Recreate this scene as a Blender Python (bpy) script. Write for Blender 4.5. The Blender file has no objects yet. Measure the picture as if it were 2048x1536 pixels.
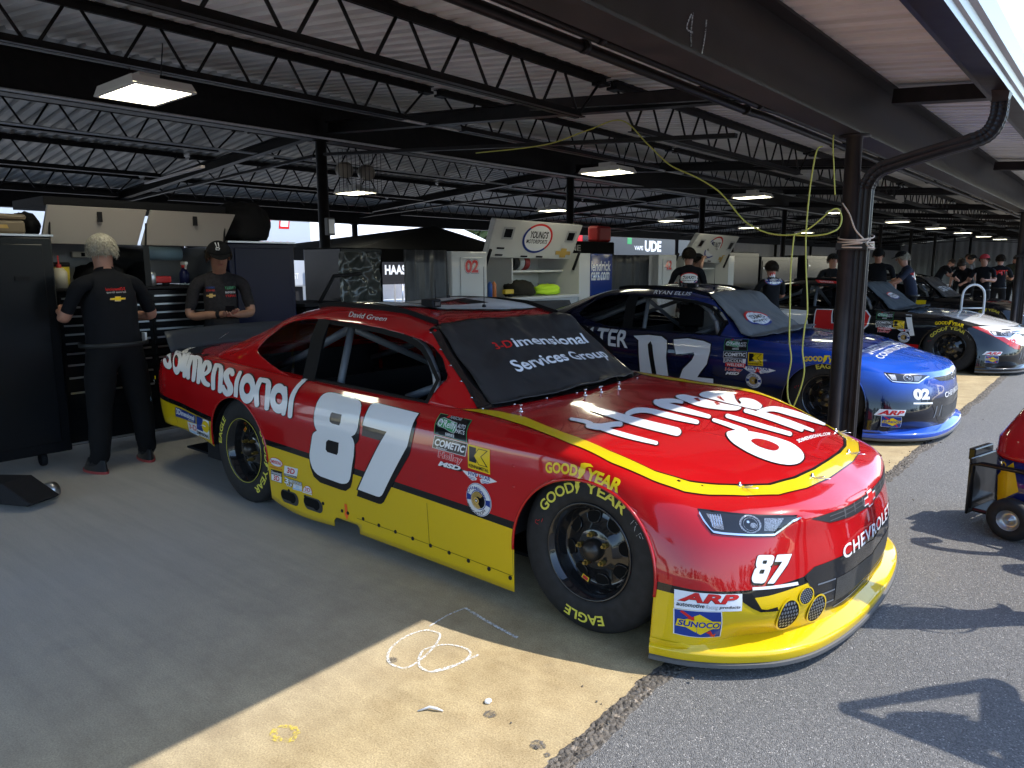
import bpy, bmesh, math, random
from math import sin, cos, pi, radians, sqrt, atan2
from mathutils import Vector, Matrix, noise
from mathutils.bvhtree import BVHTree
random.seed(7)
SC = bpy.context.scene
COL = SC.collection

# ------------------------------------------------------------ camera, sky, sun, exposure
cam_d = bpy.data.cameras.new('camera')
cam = bpy.data.objects.new('camera', cam_d); COL.objects.link(cam)
cam_d.sensor_width = 36.0
cam_d.lens = 36.0 * 1463.8 / 2048.0
cam_d.clip_start = 0.05; cam_d.clip_end = 2000
_yaw, _pit, _rol = radians(40.03), radians(-9.27), radians(-0.22)
_f = Vector((-sin(_yaw) * cos(_pit), cos(_yaw) * cos(_pit), sin(_pit)))
_r = Vector((cos(_yaw), sin(_yaw), 0)); _u = _r.cross(_f)
_r2 = _r * cos(_rol) + _u * sin(_rol); _u2 = _u * cos(_rol) - _r * sin(_rol)
_m = Matrix((_r2, _u2, -_f)).transposed().to_4x4(); _m.translation = (1.616, -2.374, 1.53)
cam.matrix_world = _m
SC.camera = cam
SUN = Vector((0.62, 0.47, 1.0)).normalized()
world = bpy.data.worlds.new('World'); SC.world = world; world.use_nodes = True
wn = world.node_tree; wn.nodes.clear()
sky = wn.nodes.new('ShaderNodeTexSky'); sky.sky_type = 'NISHITA'; sky.sun_disc = False
sky.sun_elevation = math.asin(SUN.z); sky.sun_rotation = atan2(SUN.x, SUN.y)
sky.air_density = 1.0; sky.dust_density = 0.5; sky.ozone_density = 3.0
bg = wn.nodes.new('ShaderNodeBackground'); bg.inputs['Strength'].default_value = 0.15
wo = wn.nodes.new('ShaderNodeOutputWorld')
wn.links.new(sky.outputs[0], bg.inputs[0]); wn.links.new(bg.outputs[0], wo.inputs[0])
sl = bpy.data.lights.new('sun', 'SUN'); sl.energy = 2.0; sl.angle = radians(0.53); sl.color = (1.0, 0.94, 0.84)
so = bpy.data.objects.new('sun', sl); COL.objects.link(so)
so.rotation_euler = SUN.to_track_quat('Z', 'Y').to_euler(); so.location = (6, 5, 12)
SC.view_settings.view_transform = 'Standard'; SC.view_settings.look = 'None'
SC.view_settings.exposure = 1.72; SC.view_settings.gamma = 1.0
SC.render.engine = 'CYCLES'
SC.cycles.max_bounces = 9; SC.cycles.diffuse_bounces = 6; SC.cycles.glossy_bounces = 3
SC.cycles.transmission_bounces = 5; SC.cycles.transparent_max_bounces = 8
SC.cycles.use_denoising = True; SC.cycles.caustics_reflective = False; SC.cycles.caustics_refractive = False
SC.cycles.sample_clamp_indirect = 6.0

# ------------------------------------------------------------ materials
MATS = {}
def mat(name, col=(.5, .5, .5), rough=.5, metal=0.0, coat=0.0, spec=None, emit=None, es=1.0, nscale=None, namp=.15, bump=0.0, bscale=40.0, trans=0.0, alpha=1.0):
    if name in MATS: return MATS[name]
    if spec is None: spec = .08 if coat else (.2 if max(col) < .08 else .5)
    m = bpy.data.materials.new(name); m.use_nodes = True
    nt = m.node_tree; b = nt.nodes['Principled BSDF']
    c4 = (*col, 1.0)
    b.inputs['Base Color'].default_value = c4
    b.inputs['Roughness'].default_value = rough; b.inputs['Metallic'].default_value = metal
    b.inputs['Coat Weight'].default_value = coat; b.inputs['Coat Roughness'].default_value = .04
    b.inputs['Specular IOR Level'].default_value = spec
    if trans: b.inputs['Transmission Weight'].default_value = trans
    if alpha < 1: b.inputs['Alpha'].default_value = alpha
    if emit: b.inputs['Emission Color'].default_value = (*emit, 1); b.inputs['Emission Strength'].default_value = es
    if nscale or bump:
        tc = nt.nodes.new('ShaderNodeTexCoord')
    if nscale:
        n = nt.nodes.new('ShaderNodeTexNoise'); n.inputs['Scale'].default_value = nscale; n.inputs['Detail'].default_value = 6
        nt.links.new(tc.outputs['Object'], n.inputs['Vector'])
        r = nt.nodes.new('ShaderNodeValToRGB')
        r.color_ramp.elements[0].position = .3; r.color_ramp.elements[1].position = .7
        r.color_ramp.elements[0].color = (*[max(0, v * (1 - namp)) for v in col], 1)
        r.color_ramp.elements[1].color = (*[min(1, v * (1 + namp)) for v in col], 1)
        nt.links.new(n.outputs['Fac'], r.inputs['Fac']); nt.links.new(r.outputs['Color'], b.inputs['Base Color'])
        mr = nt.nodes.new('ShaderNodeMapRange'); mr.inputs['To Min'].default_value = max(0, rough - .08); mr.inputs['To Max'].default_value = min(1, rough + .08)
        nt.links.new(n.outputs['Fac'], mr.inputs['Value']); nt.links.new(mr.outputs[0], b.inputs['Roughness'])
    if bump:
        n2 = nt.nodes.new('ShaderNodeTexNoise'); n2.inputs['Scale'].default_value = bscale; n2.inputs['Detail'].default_value = 4
        nt.links.new(tc.outputs['Object'], n2.inputs['Vector'])
        bp = nt.nodes.new('ShaderNodeBump'); bp.inputs['Strength'].default_value = bump; bp.inputs['Distance'].default_value = .01
        nt.links.new(n2.outputs['Fac'], bp.inputs['Height']); nt.links.new(bp.outputs[0], b.inputs['Normal'])
    MATS[name] = m
    return m

# ------------------------------------------------------------ mesh helpers
class MB:
    def __init__(s): s.v = []; s.f = []; s.mi = []; s.sm = []
    def add(s, vs, fs, mi=0, sm=False):
        o = len(s.v); s.v += [tuple(v) for v in vs]
        s.f += [tuple(i + o for i in f) for f in fs]; s.mi += [mi] * len(fs); s.sm += [sm] * len(fs); return s
    def box(s, c, d, mi=0, M=None):
        x, y, z = (k / 2 for k in d)
        vs = [Vector((a * x, b * y, e * z)) for e in (-1, 1) for b in (-1, 1) for a in (-1, 1)]
        if M is not None: vs = [M @ v for v in vs]
        vs = [v + Vector(c) for v in vs]
        return s.add(vs, [(0, 2, 3, 1), (4, 5, 7, 6), (0, 1, 5, 4), (2, 6, 7, 3), (0, 4, 6, 2), (1, 3, 7, 5)], mi)
    def bb(s, x0, x1, y0, y1, z0, z1, mi=0):
        return s.box(((x0 + x1) / 2, (y0 + y1) / 2, (z0 + z1) / 2), (x1 - x0, y1 - y0, z1 - z0), mi)
    def bar(s, a, b, w, h=None, mi=0, up=(0, 0, 1)):
        a, b = Vector(a), Vector(b); h = h or w; d = b - a
        if d.length < 1e-6: return s
        u = Vector(up)
        if abs(d.normalized().dot(u)) > .98: u = Vector((1, 0, 0))
        y = d.cross(u).normalized(); z = y.cross(d).normalized()
        vs = []
        for p in (a, b):
            for sy, sz in ((-1, -1), (1, -1), (1, 1), (-1, 1)): vs.append(p + y * (sy * w / 2) + z * (sz * h / 2))
        return s.add(vs, [(0, 1, 2, 3), (7, 6, 5, 4), (0, 4, 5, 1), (1, 5, 6, 2), (2, 6, 7, 3), (3, 7, 4, 0)], mi)
    def tube(s, pts, r, n=10, mi=0, cap=True):
        pts = [Vector(p) for p in pts]; rr = r if isinstance(r, (list, tuple)) else [r] * len(pts)
        rings = []; prev = None
        for i, p in enumerate(pts):
            t = (pts[min(i + 1, len(pts) - 1)] - pts[max(i - 1, 0)]).normalized()
            if prev is None:
                u = Vector((0, 0, 1)) if abs(t.z) < .9 else Vector((1, 0, 0)); x = t.cross(u).normalized()
            else: x = (prev - t * prev.dot(t)).normalized()
            y = t.cross(x); prev = x
            rings.append([p + (x * cos(2 * pi * k / n) + y * sin(2 * pi * k / n)) * rr[i] for k in range(n)])
        vs = [v for rg in rings for v in rg]; fs = []
        for i in range(len(pts) - 1):
            for k in range(n): fs.append((i * n + k, i * n + (k + 1) % n, (i + 1) * n + (k + 1) % n, (i + 1) * n + k))
        s.add(vs, fs, mi, True)
        if cap:
            o = len(s.v) - len(vs)
            s.f += [tuple(o + k for k in range(n - 1, -1, -1)), tuple(o + (len(pts) - 1) * n + k for k in range(n))]; s.mi += [mi, mi]; s.sm += [False, False]
        return s
    def lathe(s, prof, n=32, M=None, mi=0, sm=True, closed=False):
        # profile of (r, h) turned about local Z, then moved by M
        vs = []; M = M or Matrix()
        for r, h in prof:
            for k in range(n): vs.append(M @ Vector((r * cos(2 * pi * k / n), r * sin(2 * pi * k / n), h)))
        fs = []; L = len(prof)
        for i in range(L if closed else L - 1):
            j = (i + 1) % L
            for k in range(n): fs.append((i * n + k, i * n + (k + 1) % n, j * n + (k + 1) % n, j * n + k))
        return s.add(vs, fs, mi, sm)
    def prism(s, poly, a, b, axis='y', mi=0):
        # extrude polygon (2D) between a and b along axis; poly coords are the two other axes in order
        def P(p, t):
            if axis == 'y': return (p[0], t, p[1])
            if axis == 'x': return (t, p[0], p[1])
            return (p[0], p[1], t)
        n = len(poly)
        vs = [P(p, a) for p in poly] + [P(p, b) for p in poly]
        fs = [tuple(range(n - 1, -1, -1)), tuple(range(n, 2 * n))] + [(i, (i + 1) % n, n + (i + 1) % n, n + i) for i in range(n)]
        return s.add(vs, fs, mi)
    def grid(s, P, nu, nv, mi=0, sm=True):
        vs = [P(i / nu, j / nv) for i in range(nu + 1) for j in range(nv + 1)]
        fs = [(i * (nv + 1) + j, (i + 1) * (nv + 1) + j, (i + 1) * (nv + 1) + j + 1, i * (nv + 1) + j + 1) for i in range(nu) for j in range(nv)]
        return s.add(vs, fs, mi, sm)
    def mesh(s, name, mats):
        me = bpy.data.meshes.new(name); me.from_pydata(s.v, [], s.f)
        for m in (mats if isinstance(mats, (list, tuple)) else [mats]): me.materials.append(m)
        me.polygons.foreach_set('material_index', s.mi); me.polygons.foreach_set('use_smooth', s.sm)
        me.validate(); me.update(); return me
    def build(s, name, mats, parent=None, bevel=0, fix=False):
        me = s.mesh(name, mats)
        if fix:
            b = bmesh.new(); b.from_mesh(me); bmesh.ops.recalc_face_normals(b, faces=b.faces); b.to_mesh(me); b.free()
        o = bpy.data.objects.new(name, me); COL.objects.link(o)
        if parent: o.parent = parent
        if bevel:
            bm = o.modifiers.new('bevel', 'BEVEL'); bm.width = bevel; bm.segments = 2; bm.limit_method = 'ANGLE'; bm.angle_limit = radians(40)
        return o

def empty(name, loc=(0, 0, 0), rz=0.0):
    o = bpy.data.objects.new(name, None); COL.objects.link(o); o.location = loc; o.rotation_euler = (0, 0, rz); o.empty_display_size = .2
    return o
def tag(o, label=None, cat=None, group=None, kind=None):
    if label: o['label'] = label
    if cat: o['category'] = cat
    if group: o['group'] = group
    if kind: o['kind'] = kind
    return o
def thing(name, label, cat, loc=(0, 0, 0), rz=0.0, group=None): return tag(empty(name, loc, rz), label, cat, group)
def copy_tree(o, parent=None):
    c = o.copy(); COL.objects.link(c)
    if parent: c.parent = parent; c.matrix_parent_inverse = o.matrix_parent_inverse
    for ch in list(o.children): copy_tree(ch, c)
    return c

# flat text as triangles in its own plane: returns (verts2d, faces)
FREE = []
def text2d(t, size=1.0, off=0.0, shear=0.0, sx=1.0, align='LEFT', space=1.0):
    cu = bpy.data.curves.new('lettering', 'FONT'); cu.body = t; cu.size = size; cu.offset = off; cu.shear = shear
    cu.align_x = align; cu.space_character = space; cu.resolution_u = 3; cu.fill_mode = 'BOTH'
    o = bpy.data.objects.new('lettering', cu); COL.objects.link(o)
    me = o.to_mesh()
    vs = [(v.co.x * sx, v.co.y) for v in me.vertices]; fs = [tuple(p.vertices) for p in me.polygons]
    o.to_mesh_clear(); bpy.data.objects.remove(o); bpy.data.curves.remove(cu)
    return vs, fs
def fit_text(t, w, h, off=0.0, shear=0.0, space=1.0):
    # text scaled to a box w x h with its lower left corner at 0,0
    vs, fs = text2d(t, 1.0, off, shear, 1.0, 'LEFT', space)
    if not vs: return [], []
    x0 = min(v[0] for v in vs); x1 = max(v[0] for v in vs); y0 = min(v[1] for v in vs); y1 = max(v[1] for v in vs)
    return [((v[0] - x0) / (x1 - x0) * w, (v[1] - y0) / (y1 - y0) * h) for v in vs], fs
def poly2d(poly, holes=()):
    # filled polygon(s) with holes
    b = bmesh.new(); es = []
    for lp in (poly, *holes):
        vv = [b.verts.new((p[0], p[1], 0)) for p in lp]
        es += [b.edges.new((vv[i], vv[(i + 1) % len(vv)])) for i in range(len(vv))]
    bmesh.ops.triangle_fill(b, use_beauty=True, use_dissolve=False, edges=es)
    b.verts.index_update()
    vs = [(v.co.x, v.co.y) for v in b.verts]; fs = [tuple(v.index for v in f.verts) for f in b.faces]; b.free()
    return vs, fs
def smooth_closed(pts, n=4):
    # closed Catmull-Rom through points
    out = []; N = len(pts)
    for i in range(N):
        p0, p1, p2, p3 = pts[i - 1], pts[i], pts[(i + 1) % N], pts[(i + 2) % N]
        for k in range(n):
            t = k / n; t2 = t * t; t3 = t2 * t
            out.append(tuple(.5 * (2 * p1[d] + (p2[d] - p0[d]) * t + (2 * p0[d] - 5 * p1[d] + 4 * p2[d] - p3[d]) * t2 + (3 * p1[d] - p0[d] - 3 * p2[d] + p3[d]) * t3) for d in range(len(p1))))
    return out
def smooth_open(pts, n=6):
    out = []; N = len(pts)
    for i in range(N - 1):
        p0, p1, p2, p3 = pts[max(i - 1, 0)], pts[i], pts[i + 1], pts[min(i + 2, N - 1)]
        for k in range(n):
            t = k / n; t2 = t * t; t3 = t2 * t
            out.append(tuple(.5 * (2 * p1[d] + (p2[d] - p0[d]) * t + (2 * p0[d] - 5 * p1[d] + 4 * p2[d] - p3[d]) * t2 + (3 * p1[d] - p0[d] - 3 * p2[d] + p3[d]) * t3) for d in range(len(p1))))
    out.append(tuple(pts[-1])); return out
def ell(cx, cy, rx, ry, n=28, a0=0.0): return [(cx + rx * cos(a0 + 2 * pi * i / n), cy + ry * sin(a0 + 2 * pi * i / n)) for i in range(n)]
def rect(x0, y0, x1, y1): return [(x0, y0), (x1, y0), (x1, y1), (x0, y1)]
def flat(name, shapes, place, mats, parent=None, lift=0.0):
    # several flat coloured shapes [(verts2d, faces, material index, layer)] placed by place(x, y, lift)
    m = MB()
    for vs, fs, mi, ly in shapes: m.add([place(v[0], v[1], lift + ly) for v in vs], fs, mi)
    return m.build(name, mats, parent)
# ------------------------------------------------------------ ground
def ground_mat(name, kind):
    m = bpy.data.materials.new(name); m.use_nodes = True; nt = m.node_tree; b = nt.nodes['Principled BSDF']
    tc = nt.nodes.new('ShaderNodeTexCoord')
    def N(scale, detail=6, rough=.6):
        n = nt.nodes.new('ShaderNodeTexNoise'); n.inputs['Scale'].default_value = scale; n.inputs['Detail'].default_value = detail; n.inputs['Roughness'].default_value = rough
        nt.links.new(tc.outputs['Object'], n.inputs['Vector']); return n
    def ramp(src, stops):
        r = nt.nodes.new('ShaderNodeValToRGB'); e = r.color_ramp.elements
        while len(e) < len(stops): e.new(.5)
        for k, (p, c) in enumerate(stops): e[k].position = p; e[k].color = (*c, 1)
        nt.links.new(src, r.inputs['Fac']); return r
    def mix(a, c, fac, mode='MIX'):
        x = nt.nodes.new('ShaderNodeMix'); x.data_type = 'RGBA'; x.blend_type = mode
        if isinstance(fac, float): x.inputs[0].default_value = fac
        else: nt.links.new(fac, x.inputs[0])
        nt.links.new(a, x.inputs[6]); nt.links.new(c, x.inputs[7]); return x.outputs[2]
    if kind == 'concrete':
        big = N(.7, 5); mid = N(5, 8, .7); fine = N(160, 3, .8); pits = N(90, 2)
        c = ramp(big.outputs['Fac'], [(.3, (.37, .293, .165)), (.55, (.42, .333, .19)), (.75, (.40, .305, .165))])
        c2 = ramp(mid.outputs['Fac'], [(.35, (.78, .74, .68)), (.65, (1.1, 1.1, 1.1))])
        c3 = ramp(fine.outputs['Fac'], [(.3, (.66, .64, .60)), (.5, (1, 1, 1)), (.7, (1.25, 1.25, 1.22))])
        o = mix(c.outputs['Color'], c2.outputs['Color'], 1.0, 'MULTIPLY'); o = mix(o, c3.outputs['Color'], 1.0, 'MULTIPLY')
        st = N(1.7, 7, .75); s2 = ramp(st.outputs['Fac'], [(.6, (0, 0, 0)), (.74, (.55, .55, .55))])
        dk = nt.nodes.new('ShaderNodeRGB'); dk.outputs[0].default_value = (.17, .13, .085, 1)
        sp = nt.nodes.new('ShaderNodeSeparateColor'); nt.links.new(s2.outputs['Color'], sp.inputs[0])
        o = mix(o, dk.outputs[0], sp.outputs[0])
        # grey mixed in toward the stalls, painting the shaded floor's tone
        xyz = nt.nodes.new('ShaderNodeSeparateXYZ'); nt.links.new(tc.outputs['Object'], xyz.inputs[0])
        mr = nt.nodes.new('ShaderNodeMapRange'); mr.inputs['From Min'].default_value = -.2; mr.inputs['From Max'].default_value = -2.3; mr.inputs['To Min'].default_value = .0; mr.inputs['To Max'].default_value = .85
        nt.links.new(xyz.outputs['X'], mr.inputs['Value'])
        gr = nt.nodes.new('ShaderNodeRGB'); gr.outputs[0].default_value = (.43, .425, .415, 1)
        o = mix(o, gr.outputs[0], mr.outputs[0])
        mp = nt.nodes.new('ShaderNodeMapping'); mp.inputs['Scale'].default_value = (.55, 6, 1); nt.links.new(tc.outputs['Object'], mp.inputs['Vector'])
        sk = N(1.6, 8, .7); nt.links.new(mp.outputs[0], sk.inputs['Vector']); sr = ramp(sk.outputs['Fac'], [(.36, (.90, .90, .905)), (.55, (1, 1, 1)), (.72, (1.03, 1.03, 1.03))]); o = mix(o, sr.outputs['Color'], 1.0, 'MULTIPLY'); o = mix(o, c3.outputs['Color'], .35, 'MULTIPLY')
        nt.links.new(o, b.inputs['Base Color']); b.inputs['Roughness'].default_value = .72
        bp = nt.nodes.new('ShaderNodeBump'); bp.inputs['Strength'].default_value = .35; bp.inputs['Distance'].default_value = .004
        nt.links.new(fine.outputs['Fac'], bp.inputs['Height']); nt.links.new(bp.outputs[0], b.inputs['Normal'])
    else:
        big = N(.35, 4); vo = nt.nodes.new('ShaderNodeTexVoronoi'); vo.inputs['Scale'].default_value = 240 if kind == 'asphalt' else 60
        nt.links.new(tc.outputs['Object'], vo.inputs['Vector'])
        base = (.155, .153, .150) if kind == 'asphalt' else (.12, .105, .088)
        c = ramp(big.outputs['Fac'], [(.3, tuple(v * .9 for v in base)), (.7, tuple(v * 1.12 for v in base))])
        sc = nt.nodes.new('ShaderNodeSeparateColor'); nt.links.new(vo.outputs['Color'], sc.inputs[0])
        c2 = ramp(sc.outputs[0], [(.0, (.55, .55, .56)), (.5, (.97, .97, .97)), (.86, (1.15, 1.14, 1.12)), (.95, (1.5, 1.48, 1.42)), (.99, (2.6, 2.5, 2.4))])
        o = mix(c.outputs['Color'], c2.outputs['Color'], 1.0, 'MULTIPLY')
        nt.links.new(o, b.inputs['Base Color']); b.inputs['Roughness'].default_value = .85
        fine = N(70, 4)
        bp = nt.nodes.new('ShaderNodeBump'); bp.inputs['Strength'].default_value = .9; bp.inputs['Distance'].default_value = .006 if kind == 'asphalt' else .02
        ad = nt.nodes.new('ShaderNodeMath'); ad.operation = 'SUBTRACT'; nt.links.new(fine.outputs['Fac'], ad.inputs[0]); nt.links.new(vo.outputs['Distance'], ad.inputs[1])
        nt.links.new(ad.outputs[0], bp.inputs['Height']); nt.links.new(bp.outputs[0], b.inputs['Normal'])
    return m
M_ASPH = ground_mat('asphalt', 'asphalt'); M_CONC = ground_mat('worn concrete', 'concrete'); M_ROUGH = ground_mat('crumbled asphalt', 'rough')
g = MB(); g.grid(lambda u, v: (-400 + 800 * u, -400 + 800 * v, -.03), 4, 4, 0, False)
tag(g.build('ground', M_ASPH), kind='structure')
g = MB(); g.grid(lambda u, v: (.36 + 30 * u, -30 + 120 * v, -.004), 6, 24, 0, False)
tag(g.build('road', M_ASPH), kind='structure')
def edge_x(y): return .37 + .028 * noise.noise((y * 1.7, 3.1, 0)) + .012 * noise.noise((y * 9, 1.2, 0)) + .006 * noise.noise((y * 31, 7, 0))
g = MB(); NY = 1300
for i in range(NY):
    y0 = -12 + 60 * i / NY; y1 = -12 + 60 * (i + 1) / NY
    g.add([(-11.9, y0, 0), (edge_x(y0), y0, 0), (edge_x(y1), y1, 0), (-11.9, y1, 0)], [(0, 1, 2, 3)])
    g.add([(edge_x(y0), y0, 0), (edge_x(y0) + .004, y0, -.025), (edge_x(y1) + .004, y1, -.025), (edge_x(y1), y1, 0)], [(0, 1, 2, 3)])
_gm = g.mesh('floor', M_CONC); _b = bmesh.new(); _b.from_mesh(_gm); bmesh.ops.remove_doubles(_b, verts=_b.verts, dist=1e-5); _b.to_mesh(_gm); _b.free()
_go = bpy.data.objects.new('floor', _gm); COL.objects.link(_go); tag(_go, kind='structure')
# crumbled strip where the road meets the slab
g = MB(); NY = 1500; NX = 14
def rough_pt(u, v):
    y = -4 + 26 * u; w = .085 + .03 * noise.noise((y * 2.3, 9, 0)) + .02 * noise.noise((y * 11, 4, 0))
    x = edge_x(y) - .012 + (w + .012) * v
    k = sin(pi * min(1, v * 1.15)) if v < .87 else 0
    z = -.006 + (.018 * abs(noise.noise((x * 55, y * 55, 0))) + .012 * noise.noise((x * 140, y * 140, 2))) * max(k, .15) + (.004 if v < .95 else -.004)
    return (x, y, z)
g.grid(rough_pt, NY, NX, 0, True)
tag(g.build('gravel', M_ROUGH), 'crumbled dark grey asphalt gravel along the edge of the concrete', 'gravel', kind='stuff')

# chalk and stains lying on the slab
def dusty(name, col, lo, hi, sc=120):
    m = mat(name, col, .95); nt = m.node_tree; tc = nt.nodes.new('ShaderNodeTexCoord'); n = nt.nodes.new('ShaderNodeTexNoise'); n.inputs['Scale'].default_value = sc; n.inputs['Detail'].default_value = 3
    nt.links.new(tc.outputs['Object'], n.inputs['Vector']); r = nt.nodes.new('ShaderNodeMapRange'); r.inputs['From Min'].default_value = .38; r.inputs['From Max'].default_value = .62; r.inputs['To Min'].default_value = lo; r.inputs['To Max'].default_value = hi
    nt.links.new(n.outputs['Fac'], r.inputs['Value']); nt.links.new(r.outputs[0], nt.nodes['Principled BSDF'].inputs['Alpha']); return m
M_CHALK = dusty('chalk', (.78, .80, .80), .12, .85)
def ribbon(m, pts, w, z=.004, mi=0, jitter=.25):
    L = len(pts); vs = []
    for i, p in enumerate(pts):
        a = Vector(pts[max(i - 1, 0)]); b = Vector(pts[min(i + 1, L - 1)]); d = (b - a)
        n = Vector((-d.y, d.x)).normalized() if d.length > 0 else Vector((0, 1))
        ww = w * .5 * (1 + jitter * noise.noise((i * .9, p[0] * 9, p[1] * 9)))
        vs += [(p[0] + n.x * ww, p[1] + n.y * ww, z), (p[0] - n.x * ww, p[1] - n.y * ww, z)]
    m.add(vs, [(2 * i, 2 * i + 1, 2 * i + 3, 2 * i + 2) for i in range(L - 1)], mi)
# ------------------------------------------------------------ the open-sided garage
def deck_z(x): return 2.82 - .115 * x if x > -5.8 else 2.82 + .115 * 5.8 + .115 * (x + 5.8)
M_STEEL = mat('black painted steel', (.010, .0085, .008), .45, nscale=14, namp=.35, bump=.08, bscale=60)
M_BRONZE = mat('dark bronze paint', (.020, .016, .0155), .38, nscale=9, namp=.25)
M_BEAM = mat('brown-black beam paint', (.036, .030, .028), .5, nscale=5, namp=.3, bump=.05, bscale=80)
M_GALV = mat('galvanised', (.52, .52, .52), .45, .6, nscale=30, namp=.12)
M_GUTTER = mat('gutter metal sky sheen', (.36, .38, .42), .3, .3)  # bronze gutter's bright sky reflection put into a pale colour
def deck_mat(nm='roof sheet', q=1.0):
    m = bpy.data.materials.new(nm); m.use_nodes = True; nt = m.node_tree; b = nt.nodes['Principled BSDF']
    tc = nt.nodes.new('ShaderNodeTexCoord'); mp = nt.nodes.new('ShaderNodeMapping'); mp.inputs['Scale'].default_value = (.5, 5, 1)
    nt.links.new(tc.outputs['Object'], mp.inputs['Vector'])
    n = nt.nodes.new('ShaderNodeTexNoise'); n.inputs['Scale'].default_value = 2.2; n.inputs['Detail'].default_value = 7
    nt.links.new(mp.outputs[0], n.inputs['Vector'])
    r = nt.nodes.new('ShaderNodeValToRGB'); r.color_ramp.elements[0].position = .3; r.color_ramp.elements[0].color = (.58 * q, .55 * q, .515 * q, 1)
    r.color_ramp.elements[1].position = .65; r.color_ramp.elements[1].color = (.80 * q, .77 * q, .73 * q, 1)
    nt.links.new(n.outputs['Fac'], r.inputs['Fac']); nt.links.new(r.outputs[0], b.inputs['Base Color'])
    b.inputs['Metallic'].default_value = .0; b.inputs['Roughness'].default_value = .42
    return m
M_DECK = deck_mat(); M_DECK2 = deck_mat('shade-darkened roof sheet', .5)  # rear slope's sheet has a darker colour painted in place of shade
garage = thing('open_garage', 'long open-sided garage with corrugated metal roof, black steel trusses and posts', 'garage')
Y0, Y1 = -8.0, 58.0
def deck(name, xs, mt=None):
    m = MB(); P = .155; n = int((Y1 - Y0) / P); prof = []
    for i in range(n):
        y = Y0 + i * P
        prof += [(y, 0), (y + .085, 0), (y + .10, .036), (y + .14, .036)]
    vs = []; L = len(prof)
    for x in xs: vs += [(x, p[0], deck_z(x) + p[1]) for p in prof]
    fs = [(a * L + k, a * L + k + 1, (a + 1) * L + k + 1, (a + 1) * L + k) for a in range(len(xs) - 1) for k in range(L - 1)]
    m.add(vs, fs)
    o = m.build(name, mt or M_DECK, garage); s = o.modifiers.new('thick', 'SOLIDIFY'); s.thickness = .02; s.offset = 1 
    return o
deck('roof_deck', [.9, -1.0, -3.0, -5.8]); deck('roof_deck', [-5.8, -8, -10, -12.0], M_DECK2)
def ibeam_y(name, x, zb, zt, fl, y0, y1, mt, tw=.012, tf=.014):
    m = MB(); m.bb(x - fl / 2, x + fl / 2, y0, y1, zb, zb + tf); m.bb(x - fl / 2, x + fl / 2, y0, y1, zt - tf, zt); m.bb(x - tw / 2, x + tw / 2, y0, y1, zb + tf, zt - tf)
    return m.build(name, mt, garage)
for a in range(-8, 57, 10):
    pass
beam = ibeam_y('eave_beam', .075, 2.372, 2.80, .17, Y0, Y1, M_BEAM)
ibeam_y('ridge_beam', -5.8, 2.96, 3.36, .17, Y0, Y1, M_STEEL)
ibeam_y('back_beam', -11.6, 2.42, 2.80, .17, Y0, Y1, M_STEEL)
# chalk number on the eave beam
m = MB()
for pts in ([(.635, 2.566), (.606, 2.53), (.60, 2.50), (.655, 2.498)], [(.648, 2.575), (.635, 2.50), (.64, 2.44)], [(.776, 2.58), (.765, 2.50), (.742, 2.425)]):
    sp = smooth_open(pts, 5)
    for i in range(len(sp) - 1): m.bar((.083, *sp[i]), (.083, *sp[i + 1]), .002, .0065)
m.build('chalk_number', M_CHALK, garage)
# joists
def joist(x, y0, y1, depth=.36, xo=0):
    zt = deck_z(x) - .004; zb = zt - depth; m = MB()
    for sx in (-1, 1):
        m.bb(x + sx * .008, x + sx * .056, y0, y1, zt - .007, zt); m.bb(x + sx * .005, x + sx * .013, y0, y1, zt - .062, zt - .007)
        m.bb(x + sx * .008, x + sx * .05, y0 + .35, y1 - .35, zb, zb + .007); m.bb(x + sx * .005, x + sx * .013, y0 + .35, y1 - .35, zb + .007, zb + .055)
    n = 8; p = (y1 - y0 - .7) / n
    for i in range(n):
        a = y0 + .35 + i * p
        m.tube([(x, a + .03, zb + .02), (x, a + p / 2 - .03, zt - .02)], .0115, 6); m.tube([(x, a + p / 2 + .03, zt - .02), (x, a + p - .03, zb + .02)], .0115, 6)
    m.tube([(x, y0 + .05, zt - .02), (x, y0 + .38, zb + .02)], .0115, 6); m.tube([(x, y1 - .05, zt - .02), (x, y1 - .38, zb + .02)], .0115, 6)
    m.bb(x - .05, x + .05, y0, y0 + .12, zt - .07, zt - .046); m.bb(x - .05, x + .05, y1 - .12, y1, zt - .07, zt - .046)
    return m.build('roof_joist', M_STEEL, garage)
for x in (-1.85, -3.9, -7.4, -9.0, -10.5):
    for k in range(-2, 10):
        joist(x, 3 + 5 * k + .05, 8 + 5 * k - .05)
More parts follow.
